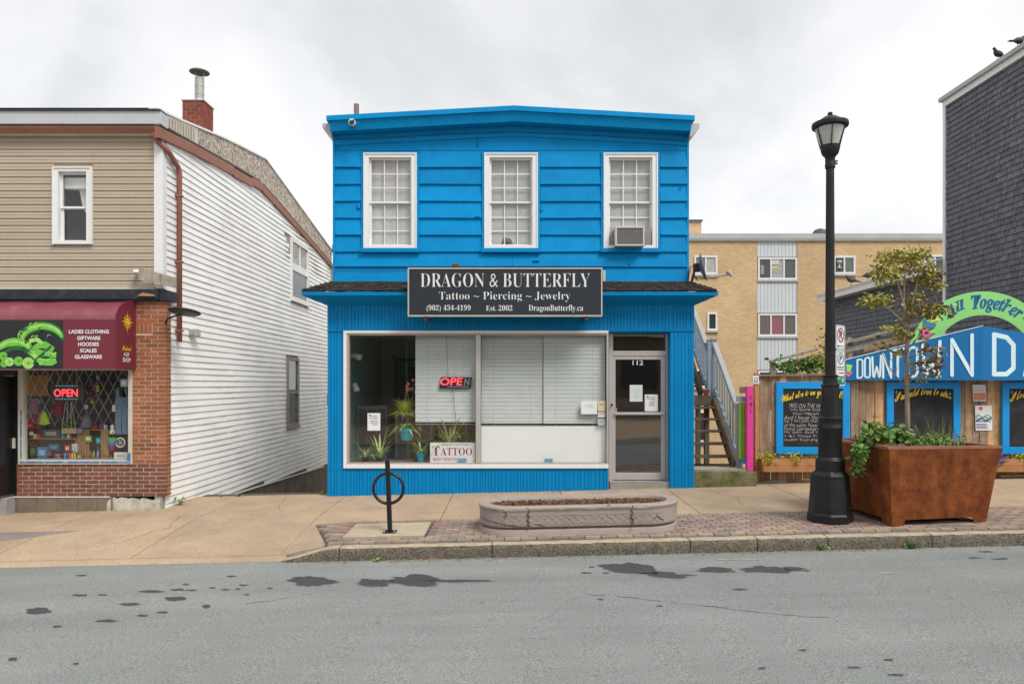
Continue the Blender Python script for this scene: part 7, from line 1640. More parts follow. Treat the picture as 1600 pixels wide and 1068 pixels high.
mb = MB(); letter(mb, 'PAY', O + av * (w_ * .15) + Vector((0, 0, z0_ + .17 * (z1_ - z0_))) + nv * .003, av, (0, 0, 1), w_ * .36, (z1_ - z0_) * .06, None, .02); letter(mb, 'H', O + av * (w_ * .62) + Vector((0, 0, z0_ + .085 * (z1_ - z0_))) + nv * .003, av, (0, 0, 1), w_ * .2, (z1_ - z0_) * .14, None, .04); mb.build('panel_text', M['ink_white'], t)

# ================================================================== RUSTED STEEL PLANTER WITH TREE
ang = R(6); ca, sa = math.cos(ang), math.sin(ang)
fcx, fcy = PX(1392.6, -3.36), -3.36
bw = 1.30; tw = 1.54
u_ = Vector((ca, sa, 0)); v_ = Vector((-sa, ca, 0)); cb_ = Vector((fcx, fcy, 0)) + u_ * bw / 2 + v_ * bw / 2
zb0 = gz(cb_.x, cb_.y); zt0 = PZ(697.8, -3.45)
pl = T('rusted_steel_planter', 'large tapered rust brown steel planter at the kerb', 'planter', (cb_.x, cb_.y, zb0))
def pc(i, j, half, z): p = cb_ + u_ * i * half + v_ * j * half; return Vector((p.x, p.y, z))
def wallpoly(a, b):       # one tapered side with feet cut out along the bottom
    n_ = []
    h = zt0 - zb0; low = .075; ft = .17
    A0, B0 = pc(*a, bw / 2, zb0 - .02 + SL * 0), pc(*b, bw / 2, zb0 - .02); A1, B1 = pc(*a, tw / 2, zt0), pc(*b, tw / 2, zt0)
    A0.z = gz(A0.x, A0.y); B0.z = gz(B0.x, B0.y)
    def at(u, v): return (A0 + (B0 - A0) * u) * (1 - v) + (A1 + (B1 - A1) * u) * v
    f_ = ft / bw; return [at(0, 0), at(f_, 0), at(f_ + .012, low), at(1 - f_ - .012, low), at(1 - f_, 0), at(1, 0), at(1, 1), at(0, 1)]
cor = [(-1, -1), (1, -1), (1, 1), (-1, 1)]
for i in range(4):
    a, b = cor[i], cor[(i + 1) % 4]; poly = wallpoly(a, b); inn = (cb_ - (poly[0] + poly[5]) / 2); inn.z = 0; inn = inn.normalized() * .012
    mb = MB(); 
    # split around the feet so that every face stays convex
    top = [poly[7], poly[6]]
    def ext(q): mb.prism(q, inn)
    mb.prism(poly, inn); mb.build('steel_side', M['corten'], pl)
mb = MB()
for i in range(4):
    a, b = cor[i], cor[(i + 1) % 4]; mb.hexa([pc(*a, tw / 2 - .075, zt0 - .03), pc(*b, tw / 2 - .075, zt0 - .03), pc(*b, tw / 2 + .001, zt0 - .03), pc(*a, tw / 2 + .001, zt0 - .03), pc(*a, tw / 2 - .075, zt0 + .004), pc(*b, tw / 2 - .075, zt0 + .004), pc(*b, tw / 2 + .004, zt0 + .004), pc(*a, tw / 2 + .004, zt0 + .004)])
mb.build('steel_rim', M['corten_top'], pl)
mb = MB(); mb.prism([pc(*c_, bw / 2 - .03, zb0 + .10) for c_ in cor], (0, 0, .02)); mb.build('steel_floor', M['corten'], pl)
gs = 12; mb = MB(); hs = tw / 2 - .03
mb.add([tuple(pc(-1 + 2 * i / gs, -1 + 2 * j / gs, hs, zt0 - .09 + .05 * mnoise.noise(Vector((i * .7, j * .7, 1))))) for j in range(gs + 1) for i in range(gs + 1)], [(j * (gs + 1) + i, j * (gs + 1) + i + 1, (j + 1) * (gs + 1) + i + 1, (j + 1) * (gs + 1) + i) for j in range(gs) for i in range(gs)]); mb.build('soil', M['soil'], pl, fix=False)
zs_ = zt0 - .08
# tree
ty = -2.62; tx = PX(1419, ty)
tr = T('young_tree', 'slender young tree with sparse yellowing leaves in the rusty planter', 'tree', (tx, ty, zs_))
def tp(px, py, dy=0.): y = ty + dy; return Vector((PX(px, y), y, PZ(py, y)))
trunk = MB(); trunk.tube([Vector((tx, ty, zs_ - .1)), tp(1418, 650), tp(1417, 600), tp(1417.5, 550), tp(1418, 508)], [.036, .031, .028, .026, .024], 10); trunk.build('trunk', M['bark'], tr, smooth=True)
br = [([(1418, 508), (1410, 470), (1402, 440), (1392, 400)], [.018, .014, .010, .004], -.15), ([(1418, 506), (1412, 470), (1414, 430), (1415, 374)], [.016, .012, .008, .003], .1), ([(1418, 508), (1427, 468), (1434, 435), (1441, 392)], [.017, .013, .009, .003], .05), ([(1418, 520), (1404, 496), (1388, 482), (1370, 474)], [.012, .010, .008, .003], -.2), ([(1418, 506), (1432, 488), (1450, 478), (1470, 476)], [.012, .009, .006, .003], -.15),
      ([(1417, 606), (1398, 585), (1388, 572), (1374, 538)], [.010, .008, .006, .003], -.1), ([(1417, 600), (1428, 578), (1436, 568), (1448, 545)], [.010, .008, .006, .003], -.2), ([(1418, 588), (1436, 576), (1452, 574), (1466, 580)], [.009, .007, .005, .002], -.2), ([(1417, 570), (1406, 552), (1402, 535), (1404, 515)], [.008, .006, .005, .002], .1), ([(1402, 440), (1392, 430), (1378, 428)], [.007, .005, .002], -.15), ([(1434, 435), (1444, 425), (1458, 424)], [.007, .005, .002], 0.), ([(1392, 400), (1391, 390), (1390, 384)], [.004, .003, .002], -.15), ([(1434, 435), (1446, 450), (1452, 462)], [.006, .004, .002], .1), ([(1418, 560), (1440, 552), (1462, 548)], [.007, .005, .002], -.25), ([(1417, 610), (1432, 604), (1448, 592)], [.007, .005, .002], -.2)]
mb = MB()
for pts, rr, dy in br:
    n_ = len(pts); mb.tube([tp(a, b, dy * i / (n_ - 1)) for i, (a, b) in enumerate(pts)], rr, 7)
r_ = random.Random(91)
for k_ in range(46):          # fine twigs off the limbs
    pts, rr, dy = r_.choice(br[:5] + br[5:9]); i = r_.randrange(1, len(pts)); u = r_.random(); n_ = len(pts) - 1
    a = (pts[i - 1][0] + (pts[i][0] - pts[i - 1][0]) * u, pts[i - 1][1] + (pts[i][1] - pts[i - 1][1]) * u); dd = dy * (i - 1 + u) / n_; ex, ez = r_.uniform(-20, 20), r_.uniform(-24, 4); ey = r_.uniform(-.18, .18)
    mb.tube([tp(a[0], a[1], dd), tp(a[0] + ex * .5, a[1] + ez * .35, dd + ey * .5), tp(a[0] + ex, a[1] + ez, dd + ey)], [.0045, .0032, .0015], 5)
mb.build('branches', M['bark'], tr, smooth=True)
def hang(mb, c, rad, n, size, r_, m1, m2, mix):
    for i in range(n):
        v = Vector((r_.gauss(0, .45) * rad[0], r_.gauss(0, .45) * rad[1], r_.gauss(0, .45) * rad[2])); p = Vector(c) + v
        a = Vector((r_.uniform(-1, 1), r_.uniform(-1, 1), r_.uniform(-1.0, .5))).normalized(); b = a.cross(Vector((r_.uniform(-1, 1), r_.uniform(-1, 1), r_.uniform(-1, 1)))).normalized()
        s = size * r_.uniform(.55, 1.2); cu = a.cross(b) * s * r_.uniform(-.3, .3)
        mb.add([p, p + a * s * .35 + b * s * .26 + cu, p + a * s * .75 + b * s * .2 + cu, p + a * s, p + a * s * .75 - b * s * .2, p + a * s * .35 - b * s * .26], [(0, 1, 2, 3), (0, 3, 4, 5)], m2 if r_.random() < mix else m1)
r_ = random.Random(77); mb = MB()
for px, py, rx, rz, n, mix, dy in ((1386, 402, 22, 14, 70, .15, -.15), (1378, 425, 20, 18, 80, .15, -.15), (1396, 430, 18, 16, 60, .4, -.1), (1425, 402, 22, 12, 80, .08, .05), (1441, 398, 14, 10, 50, .1, .05), (1415, 418, 26, 12, 50, .5, 0), (1450, 424, 22, 14, 70, .5, 0), (1442, 436, 20, 14, 50, .45, .1), (1372, 470, 26, 11, 90, .1, -.2), (1358, 466, 10, 7, 24, .1, -.2), (1462, 444, 14, 12, 40, .35, .0), (1405, 398, 16, 10, 40, .3, .1), (1430, 465, 16, 12, 30, .3, .1), (1408, 515, 14, 20, 50, .25, .0), (1450, 482, 26, 10, 80, .85, -.15), (1466, 486, 14, 10, 40, .9, -.15), (1425, 486, 18, 10, 34, .6, .0), (1447, 545, 22, 7, 30, .95, -.2), (1462, 560, 12, 16, 40, .95, -.2), (1440, 565, 16, 9, 22, .95, -.2), (1452, 583, 14, 9, 22, .9, -.2), (1380, 540, 14, 8, 12, .9, -.1), (1402, 550, 16, 10, 18, .9, .0), (1435, 525, 12, 9, 16, .9, -.2), (1390, 511, 14, 5, 12, .6, -.1), (1470, 572, 7, 7, 12, .9, -.2), (1434, 590, 20, 8, 10, .9, -.2)):
    k_ = (ty + D) / F; hang(mb, tp(px, py, dy), (rx * k_, .20, rz * k_), int(n * (2.1 if mix < .6 else 1.4)), .066 if mix < .6 else .08, r_, 0, 1, mix)
mb.build('crown', [M['leaf_yellow'], M['leaf_brown']], tr, fix=False)
# planting
def leaves_at(name, label, cat, blobs, m, size, seed, stem=True):
    c0 = blobs[0][0]; t = T(name, label, cat, (c0[0], c0[1], zs_)); r_ = random.Random(seed); mb = MB()
    for c, rad, n in blobs: hang(mb, c, rad, n, size, r_, 0, 0, 0)
    mb.build('leaves', m, t, fix=False)
    if stem:
        mb = MB()
        for c, rad, n in blobs: mb.tube([(c0[0], c0[1], zs_ - .02), (c[0] * .5 + c0[0] * .5, c[1] * .5 + c0[1] * .5, max(zs_ + .06, (c[2] + zs_) / 2)), c], .006, 5)
        mb.build('stems', M['leaf_green'], t)
    return t
def pp(px, py, y): return (PX(px, y), y, PZ(py, y))
leaves_at('trailing_shrub', 'bright green leafy shrub spilling over the left of the rusty planter', 'shrub', [(pp(1368, 680, -3.1), (.22, .18, .10), 170), (pp(1350, 695, -3.1), (.10, .14, .12), 110), (pp(1390, 677, -3.0), (.24, .2, .10), 170), (pp(1338, 715, -3.15), (.07, .07, .12), 45), (pp(1344, 706, -3.25), (.10, .07, .10), 70), (pp(1337, 735, -3.2), (.08, .06, .05), 24), (pp(1362, 662, -2.9), (.12, .1, .08), 50), (pp(1410, 684, -3.1), (.16, .15, .06), 90)], M['leaf_green'], .085, 5)
leaves_at('low_ground_plant', 'low green plants around the young tree trunk', 'plant', [(pp(1430, 685, -2.9), (.22, .3, .05), 120), (pp(1470, 683, -2.8), (.3, .3, .06), 120), (pp(1452, 690, -3.1), (.25, .12, .04), 60)], M['leaf_green'], .055, 6)
def grass(name, label, px, py, y, n, ln, m, seed, spread=.25, wd=.008):
    x, z = PX(px, y), zs_; t = T(name, label, 'grass', (x, y, z)); r_ = random.Random(seed); mb = MB()
    for i in range(n):
        c = (x + r_.gauss(0, spread), y + r_.gauss(0, .12), z); blades(mb, c, 1, ln * r_.uniform(.6, 1.2), wd, .25, r_, 0, 1.6)
    mb.build('blades', m, t, fix=False); return t
grass('dry_grass', 'dry seeding grass tufts at the right of the rusty planter', 1475, 680, -2.7, 90, .42, M['grass_dry'], 3, .22)
grass('green_grass', 'green weedy grass between tree trunk and planter rim', 1455, 686, -2.95, 80, .22, M['leaf_green'], 4, .2, .010)

# ================================================================== OVAL CONCRETE PLANTER
px0_, px1_ = PX(749.5, -2.95), PX(1056.5, -2.95); pcx = (px0_ + px1_) / 2; hw_ = (px1_ - px0_) / 2; py0_, py1_ = -3.42, -2.46; pcy = (py0_ + py1_) / 2; rr_ = (py1_ - py0_) / 2
ov = T('oval_concrete_planter', 'low oval mauve concrete planter with bare soil on the pavement', 'planter', (pcx, pcy, gz(pcx, pcy)))
def stad(off, n=14):
    pts = []; r_ = rr_ + off; c = hw_ - rr_
    for i in range(n + 1): a_ = R(-90 + 180 * i / n); pts.append((pcx + c + r_ * math.cos(a_), pcy + r_ * math.sin(a_)))
    for i in range(n + 1): a_ = R(90 + 180 * i / n); pts.append((pcx - c + r_ * math.cos(a_), pcy + r_ * math.sin(a_)))
    return pts
def densify(p, st_=.05):
    o = []
    for a, b in zip(p, p[1:] + p[:1]):
        k_ = max(1, int(math.hypot(b[0] - a[0], b[1] - a[1]) / st_))
        o += [(a[0] + (b[0] - a[0]) * i / k_, a[1] + (b[1] - a[1]) * i / k_) for i in range(k_)]
    return o
base_pts = densify(stad(0))
def oring(prof, name, m, rough=.0):
    n = len(base_pts); mb = MB(); vs_ = []
    cen = Vector((pcx, pcy))
    nor = []
    for i in range(n):
        a, b = base_pts[i - 1], base_pts[(i + 1) % n]; d_ = Vector((b[0] - a[0], b[1] - a[1])).normalized(); nor.append((d_.y, -d_.x))
    for off, h in prof:
        for i, (x, y) in enumerate(base_pts):
            nz = rough * mnoise.noise(Vector((x * 5, y * 5, h * 9))) + rough * .6 * mnoise.noise(Vector((x * 19, y * 19, h * 25)))
            X, Y_ = x + nor[i][0] * (off + nz), y + nor[i][1] * (off + nz); vs_.append((X, Y_, SL * X - .035 + h + nz * .5))
    k_ = len(prof); mb.add(vs_, [(j * n + i, j * n + (i + 1) % n, (j + 1) * n + (i + 1) % n, (j + 1) * n + i) for j in range(k_ - 1) for i in range(n)])
    return smooth_angle(mb.build(name, m, ov, fix=False), 40)
oring([(-.005, -.06), (.0, .050), (-.008, .062), (-.07, .068)], 'plinth', M['planter'], .006)
oring([(-.055, .04), (-.055, .12)], 'shadow_gap', M['planter'])
oring([(-.07, .094), (-.006, .094), (.0, .102), (.0, .13), (.0, .28), (.004, .30)], 'planter_wall', M['planter'], .004)
oring([(.002, .295), (.012, .305), (.015, .335), (.0, .352), (-.07, .355), (-.125, .35), (-.14, .33), (-.145, .26)], 'planter_rim', M['planter'], .006)
n = len(base_pts); sp_ = densify(stad(-.14), .08); mb = MB(); c_ = len(sp_)
rings = []
vs_ = []
for k_ in range(6):
    f_ = 1 - k_ / 5.0 * .98
    for x, y in sp_: X, Y_ = pcx + (x - pcx) * (1 - .0) * f_ + 0, pcy + (y - pcy) * f_; vs_.append((X, Y_, SL * X - .035 + .30 + .02 * (1 - f_) + .02 * mnoise.noise(Vector((X * 4, Y_ * 4, 0)))))
mb.add(vs_, [(j * c_ + i, j * c_ + (i + 1) % c_, (j + 1) * c_ + (i + 1) % c_, (j + 1) * c_ + i) for j in range(5) for i in range(c_)] + [tuple(5 * c_ + i for i in range(c_))]); mb.build('soil_bed', M['soil'], ov, fix=False)
mb = MB(); r_ = random.Random(12)
for i in range(2600):
    x, y = pcx + r_.uniform(-1, 1) * (hw_ - .16), pcy + r_.uniform(-1, 1) * (rr_ - .15)
    if abs(x - pcx) > hw_ - rr_ and math.hypot(abs(x - pcx) - (hw_ - rr_), y - pcy) > rr_ - .15: continue
    fq = max(abs(y - pcy) / (rr_ - .14), 0); z = SL * x - .035 + .300 + .018 * (1 - fq) + r_.uniform(0, .012); a_ = r_.uniform(0, 6.28); s = r_.uniform(.010, .028); d_ = Vector((math.cos(a_), math.sin(a_), r_.uniform(-.4, .6))) * s; e_ = Vector((-math.sin(a_), math.cos(a_), r_.uniform(-.4, .4))) * s * .4; p = Vector((x, y, z))
    mb.add([p - d_ - e_, p + d_ - e_, p + d_ + e_, p - d_ + e_], [(0, 1, 2, 3)])
tag(mb.build('mulch_chips', M['mulch'], ov, fix=False), kind='stuff')
# raised ornament: lattice of diamonds along the front, and panel joints
mb = MB(); r0x, r1x = pcx - hw_ + rr_ - .22, pcx + hw_ - rr_ + .22; yfr = py0_
def front_y(x):
    c = hw_ - rr_; dx = max(0, abs(x - pcx) - c); return pcy - math.sqrt(max(1e-4, rr_ ** 2 - dx ** 2))
def fpt(x, h, o=.004): return Vector((x, front_y(x) - o, SL * x - .035 + h))
x = r0x; w_ = .105
while x < r1x - .02:
    for a, b, h0, h1 in ((x, x + w_, .15, .235), (x, x + w_, .235, .15)): mb.bar(fpt(a, h0, .001), fpt(b, h1, .001), .008, .008, (0, -1, 0))
    x += w_
for h in (.14, .245): 
    xs_ = lin(r0x, r1x, 24)
    for a, b in zip(xs_, xs_[1:]): mb.bar(fpt(a, h, .001), fpt(b, h, .001), .007, .008, (0, -1, 0))
mb.build('diamond_relief', M['planter'], ov)
for px in (825.6, 987.6):
    x = PX(px, py0_); mb = MB(); r_ = random.Random(int(px)); zz_ = .36
    pts = [fpt(x + r_.uniform(-.018, .018), h, .010) for h in lin(.08, .345, 9)]; mb.tube(pts, [r_.uniform(.006, .014) for _ in pts], 6); mb.build('joint_crack', M['concrete_dark'], ov)
for path in ([(752, 815), (760, 818), (775, 819), (790, 822), (805, 824), (822, 825)], [(1018, 820), (1026, 813), (1032, 818), (1038, 822)], [(785, 797), (792, 806), (786, 812)], [(835, 821), (845, 823), (852, 826)], [(945, 797), (951, 793), (954, 799)]):
    pts = [fpt(PX(a, py0_ + .05), .10 + (826 - b) / 124.0, .006) for a, b in path]; mb = MB(); mb.tube(pts, [.003] + [.006] * (len(pts) - 2) + [.002], 5); mb.build('surface_crack', M['concrete_dark'], ov)

# ================================================================== BIKE RACK
bx_, by_ = PX(609.5, -3.02), -3.02; bz_ = gz(bx_, by_) + .004
rk = T('bike_rack', 'black post and ring bike rack in front of the shop window', 'bike rack', (bx_, by_, bz_))
top = Vector((bx_ - .035, by_, PZ(719, by_)))
MB().bar((bx_, by_, bz_), top, .058, .058, (0, 1, 0)).build('rack_post', M['black'], rk, bevel=.004)
MB().bar(top, top + (top - Vector((bx_, by_, bz_))).normalized() * .006, .062, .062, (0, 1, 0)).build('post_cap', M['black'], rk)
MB().ring((PX(606.8, by_), by_, PZ(762.5, by_)), .198, .021, 'y', 48, 12).build('rack_ring', M['black'], rk, smooth=True)
MB().box(bx_ - .085, bx_ + .085, by_ - .08, by_ + .08, bz_ - .004, bz_ + .012).build('foot_plate', M['black'], rk, bevel=.003)
for a in (-1, 1):
    for b in (-1, 1): MB().lathe([(.012, 0), (.012, .012), (.004, .016)], (bx_ + a * .065, by_ + b * .06, bz_ + .012), 6).build('bolt', M['galv'], rk)

# ================================================================== BEHIND THE FENCE
ry = 2.4
rl = T('ramp_railing', 'pale wooden sloping handrail behind the fence', 'railing', (PX(1300, ry), ry, PZ(600, ry)))
def rp(px, py, y=ry): return Vector((PX(px, y), y, PZ(py, y)))
MB().bar(rp(1203, 564.5), rp(1470, 497), .12, .045).build('top_rail', M['wood_grey'], rl); MB().bar(rp(1225, 570, ry + .05), rp(1470, 512, ry + .05), .04, .1).build('lower_rail', M['wood_grey'], rl)
MB().bar(rp(1265, 548, ry + 1.3), rp(1400, 519, ry + 1.3), .1, .04).build('far_rail', M['wood_grey'], rl)
for px, py in ((1207, 564), (1265, 556), (1327, 527), (1371, 519), (1440, 512)): MB().bar(rp(px, py, ry + .09), rp(px, 640, ry + .09), .09, .09, (0, 1, 0)).build('rail_post', M['wood_grey'], rl)
MB().bar(rp(1348, 547, ry - .5), rp(1420, 530, ry - .5), .1, .06).build('loose_board', M['wood'], rl)
for i, (px, py, rx, rz, lab, m) in enumerate(((1228, 572, .28, .16, 'green leafy shrub behind the fence nearest the stair', M['leaf_green']), (1262, 570, .22, .18, 'dark green shrub behind the fence left of the lamp', M['leaf_green']), (1283, 566, .25, .22, 'mixed green and yellow shrub behind the lamp post', M['leaf_yellow']))):
    y = 1.6; c = rp(px, py, y); t = T('garden_shrub', lab, 'shrub', (c.x, y, c.z - .6)); mb = MB(); r_ = random.Random(40 + i); hang(mb, c, (rx, .25, rz), 190, .10, r_, 0, 1, .3); mb.build('leaves', [m, M['leaf_green']], t, fix=False)
    mb = MB()
    for k_ in range(5): mb.tube([(c.x, y, c.z - .7), (c.x + r_.uniform(-.2, .2), y, c.z - .1), (c.x + r_.uniform(-.3, .3), y, c.z + .15)], [.012, .008, .003], 5)
    mb.build('stems', M['bark'], t)
c = rp(1287, 530, 1.9); t = T('thin_climber', 'thin twiggy climber showing left of the no parking sign', 'plant', (c.x, 1.9, c.z - .8)); mb = MB(); hang(mb, c, (.12, .1, .35), 50, .08, random.Random(3), 0, 0, 0); mb.build('leaves', M['leaf_yellow'], t, fix=False); MB().tube([(c.x, 1.9, c.z - .8), (c.x + .03, 1.9, c.z), (c.x + .05, 1.9, c.z + .35)], [.012, .008, .003], 5).build('stem', M['bark'], t)

# ================================================================== DARK SHINGLED BUILDING (right)
XD = 10.3; yc = XD * F / (1475.5 - HX) - D; ye = XD * F / (1303 - HX) - D
db = T('shingled_building', 'tall dark slate shingled building with lower wing at the right edge', 'building', (XD + 3, yc, -2.6))
zt_t = PZ(168, yc); zt_w = PZ(424, yc)
MB().box(XD + .02, XD + 7, -.2, yc - .02, -2.7, zt_t).build('tower_wall', M['slate_dark'], db)
MB().box(XD + .02, XD + 6.5, yc + .02, ye, -2.7, zt_w).build('wing_wall', M['slate_dark'], db)
MB().box(XD - .03, XD + .09, yc - .07, yc + .02, -2.6, zt_t).build('corner_board', M['white'], db)
MB().box(XD - .035, XD + .04, -.3, yc + .02, zt_t + .001, zt_t + .14).build('fascia_board', M['white'], db); MB().box(XD - .10, XD + 7, -.3, yc + .08, zt_t + .141, zt_t + .235).build('roof_edge', M['coping'], db); MB().box(XD - .06, XD + 7, -.3, yc + .05, zt_t + .236, zt_t + .26).build('roof', M['roof'], db)
# wing roof with wide soffit and metal edge
zw = zt_w; MB().box(XD - .32, XD + .02, yc + .03, ye + .35, zw, zw + .025).build('wing_soffit', M['white'], db); MB().box(XD - .36, XD - .32, yc + .03, ye + .4, zw - .015, zw + .17).build('wing_fascia', M['white'], db)
mb = MB(); mb.hexa([(XD - .42, yc + .03, zw + .171), (XD + .8, yc + .03, zw + .55), (XD + .8, ye + .45, zw + .55), (XD - .42, ye + .45, zw + .171), (XD - .42, yc + .03, zw + .20), (XD + .8, yc + .03, zw + .58), (XD + .8, ye + .45, zw + .58), (XD - .42, ye + .45, zw + .20)]); mb.build('wing_roof', M['coping'], db)
sh_ = .128; cand = []; r_ = random.Random(55)
for (y0_, y1_, zl, zt) in ((.9, yc - .07, 1.5, zt_t), (yc + .03, ye, 1.5, zt_w)):
    z = zl; 
    while z < zt - .02:
        y = y0_ - r_.uniform(0, .12)
        while y < y1_:
            w_ = r_.choice((.085, .11, .14, .17, .21)); a, b = max(y, y0_), min(y + w_ - .011, y1_); y += w_
            if b - a > .04: cand.append((a, b, z, min(z + sh_, zt)))
        z += sh_
cand.sort(key=lambda c: c[0] - .02 * c[2] if XD * F / (c[0] + D) < 800.5 else 99)
def shingle(mb, a, b, z0, z1, j=0.): mb.hexa([(XD - .008 - j, a, z0), (XD + .02, a, z0), (XD + .02, b, z0), (XD - .008 - j, b, z0), (XD + .014, a, z1), (XD + .02, a, z1), (XD + .02, b, z1), (XD + .014, b, z1)])
cache = {}; rest = MB()
for i, (a, b, z0_, z1_) in enumerate(cand):
    if i < 300:
        key = (round(b - a, 2), round(z1_ - z0_, 3))
        if key not in cache: mb = MB(); shingle(mb, a, b, z0_, z1_); cache[key] = mb.build('shingle', M['slate'], db, origin=(XD, (a + b) / 2, z0_))
        else: clone(cache[key], 'shingle', (XD + r_.uniform(-.004, .002), (a + b) / 2, z0_ + r_.uniform(-.003, .003)), db)
    else: shingle(rest, a, b, z0_, z1_, r_.uniform(-.002, .005))
tag(rest.build('far_shingles', M['slate_wall'] if 'slate_wall' in M else mat('slate_far', (.130, .137, .157), .85, .3, 6, .35, 50, streak=.15), db), kind='stuff')

# ================================================================== YELLOW BRICK APARTMENTS
YY = 22.0
yb2 = T('brick_apartments', 'three storey yellow brick apartment block in the background', 'building', (PX(1280, YY), YY, -3))
yx0, yx1 = PX(940, YY), PX(1700, YY); yz1 = PZ(374, YY)
px_p0, px_p1 = PX(1183, YY), PX(1246, YY)
wins = [(1084.5, 1120.6, 399.5, 428.5, 2), (1302, 1336, 400, 428, 2), (1443, 1478, 398.5, 427, 2), (1105, 1120.6, 488, 516, 1), (1084, 1120, 577, 605, 2), (1302, 1336, 489, 517, 2)]
pwins = [(1184, 1245, 402.5, 437), (1184, 1245, 490, 525), (1184, 1245, 579, 612)]
# wall in strips around the recessed column of panels and the windows
mb = MB(); z0_ = -3.2
mb.box(yx0, px_p0, YY, YY + .3, z0_, yz1); mb.box(px_p1, yx1, YY, YY + .3, z0_, yz1); mb.box(px_p0, px_p1, YY + .12, YY + .3, z0_, yz1); mb.build('brick_wall', M['yellow_brick'], yb2)
MB().box(yx0, yx1, YY + .3, YY + 10, z0_, yz1 - .1).build('block_body', M['coping'], yb2)
MB().box(yx0 - .1, yx1, YY - .14, YY + 10, yz1, PZ(365.5, YY)).build('coping', M['coping'], yb2); MB().box(yx0 - .1, yx1, YY - .10, YY + .2, yz1 - .07, yz1 - .001).build('coping_board', M['white'], yb2)
MB().box(PX(1070, YY + 3), PX(1096, YY + 3), YY + 3, YY + 4, yz1, PZ(346, YY + 3)).build('chimney', M['yellow_brick'], yb2); MB().box(PX(1069, YY + 3), PX(1097.5, YY + 3), YY + 2.9, YY + 4.1, PZ(346, YY + 3), PZ(343.5, YY + 3)).build('chimney_cap', M['slate'], yb2)
MB().lathe([(.42, -.3), (.40, .05), (.28, .22), (.12, .29), (.01, .31)], (PX(1281, YY + 4), YY + 4, PZ(366, YY + 4)), 20).build('roof_vent', flat('vent_dark', (.06, .08, .085)), yb2, smooth=True)
def flat_window(p0, p1, q0, q1, n, curtain=None, y=YY):
    x0_, x1_, za, zb = PX(p0, y), PX(p1, y), PZ(q1, y), PZ(q0, y); f = MB(); fw = .085
    f.box(x0_, x0_ + fw, y - .05, y + .08, za, zb); f.box(x1_ - fw, x1_, y - .05, y + .08, za, zb); f.box(x0_ + fw, x1_ - fw, y - .05, y + .08, zb - fw, zb); f.box(x0_ + fw, x1_ - fw, y - .05, y + .08, za, za + fw)
    for i in range(1, n): xm = x0_ + (x1_ - x0_) * i / n; f.box(xm - .035, xm + .035, y - .04, y + .07, za + fw, zb - fw)
    wo = f.build('window', M['white'], yb2)
    for i in range(n):
        xa, xb = x0_ + (x1_ - x0_) * i / n + fw * .5, x0_ + (x1_ - x0_) * (i + 1) / n - fw * .5
        MB().quad((xa, y - .012, za + fw * .7), (xb, y - .012, za + fw * .7), (xb, y - .012, zb - fw * .7), (xa, y - .012, zb - fw * .7)).build('pane', M['glass_up'], wo)
        cc = curtain[i] if curtain else (.06, .065, .065); c_ = flat('curt_%.2f_%.2f_%.2f' % cc, cc, .9, .25)
        m_ = MB(); k_ = 8
        for j in range(k_): ua, ub = xa + (xb - xa) * j / k_, xa + (xb - xa) * (j + 1) / k_; m_.quad((ua, y - .006 + .004 * (j % 2), za + fw * .7), (ub, y - .006 + .004 * ((j + 1) % 2), za + fw * .7), (ub, y - .006 + .004 * ((j + 1) % 2), zb - fw * .7), (ua, y - .006 + .004 * (j % 2), zb - fw * .7))
        m_.build('curtain', c_, wo)
    MB().box(x0_ - .05, x1_ + .05, y - .10, y - .0505, za - .10, za - .001).build('sill', M['coping'], wo)
gl = (.05, .055, .055); wh = (.48, .46, .42)
flat_window(*wins[0], curtain=[(.2, .19, .17), wh]); flat_window(*wins[1], curtain=[gl, (.12, .17, .15)]); flat_window(*wins[2], curtain=[wh, gl]); flat_window(*wins[3], curtain=[gl]); flat_window(*wins[4], curtain=[gl, wh]); flat_window(*wins[5], curtain=[gl, gl])
flat_window(*pwins[0], 3, [(.06, .06, .065), (.45, .42, .43), (.09, .09, .09)], YY + .06); flat_window(*pwins[1], 3, [(.14, .085, .08), (.30, .07, .08), (.12, .08, .07)], YY + .06); flat_window(*pwins[2], 3, [gl, gl, wh], YY + .06)
x, z = PX(1214, YY), PZ(409.5, YY)
for i, (a, b, c, d, cc) in enumerate(((1205, 1218, 405, 413, (.62, .55, .55)), (1206, 1216, 416, 420, (.60, .52, .18)), (1206, 1215, 421.5, 424, (.40, .55, .25)), (1189, 1194, 414, 428, (.30, .30, .30)))): MB().box(PX(a, YY), PX(b, YY), YY + .035, YY + .04, PZ(d, YY), PZ(c, YY)).build('window_picture', flat('wp%d' % i, cc), yb2)
x, z = PX(1311, YY), PZ(419, YY); MB().lathe([(.13, 0), (.10, .03), (.035, .05), (.035, .22), (.13, .30), (.10, .36)], (x, YY - .03, z), 12).build('lamp_ornament', flat('ornament', (.55, .57, .55)), yb2, smooth=True)
for q0, q1 in ((375, 401), (438.5, 488.5), (526.5, 577.5), (613.5, 690)):
    mb = MB(); x = px_p0 + .02
    while x < px_p1 - .04: mb.box(x, min(x + .15, px_p1 - .01), YY + .03, YY + .11, PZ(q1, YY), PZ(q0, YY)); mb.box(x + .15, min(x + .17, px_p1), YY + .05, YY + .11, PZ(q1, YY), PZ(q0, YY)); x += .17
    mb.build('metal_panel', M['pale_panel'], yb2)
# window glimpsed below the stair
flat_window(1090, 1104, 642, 690, 1, [gl])

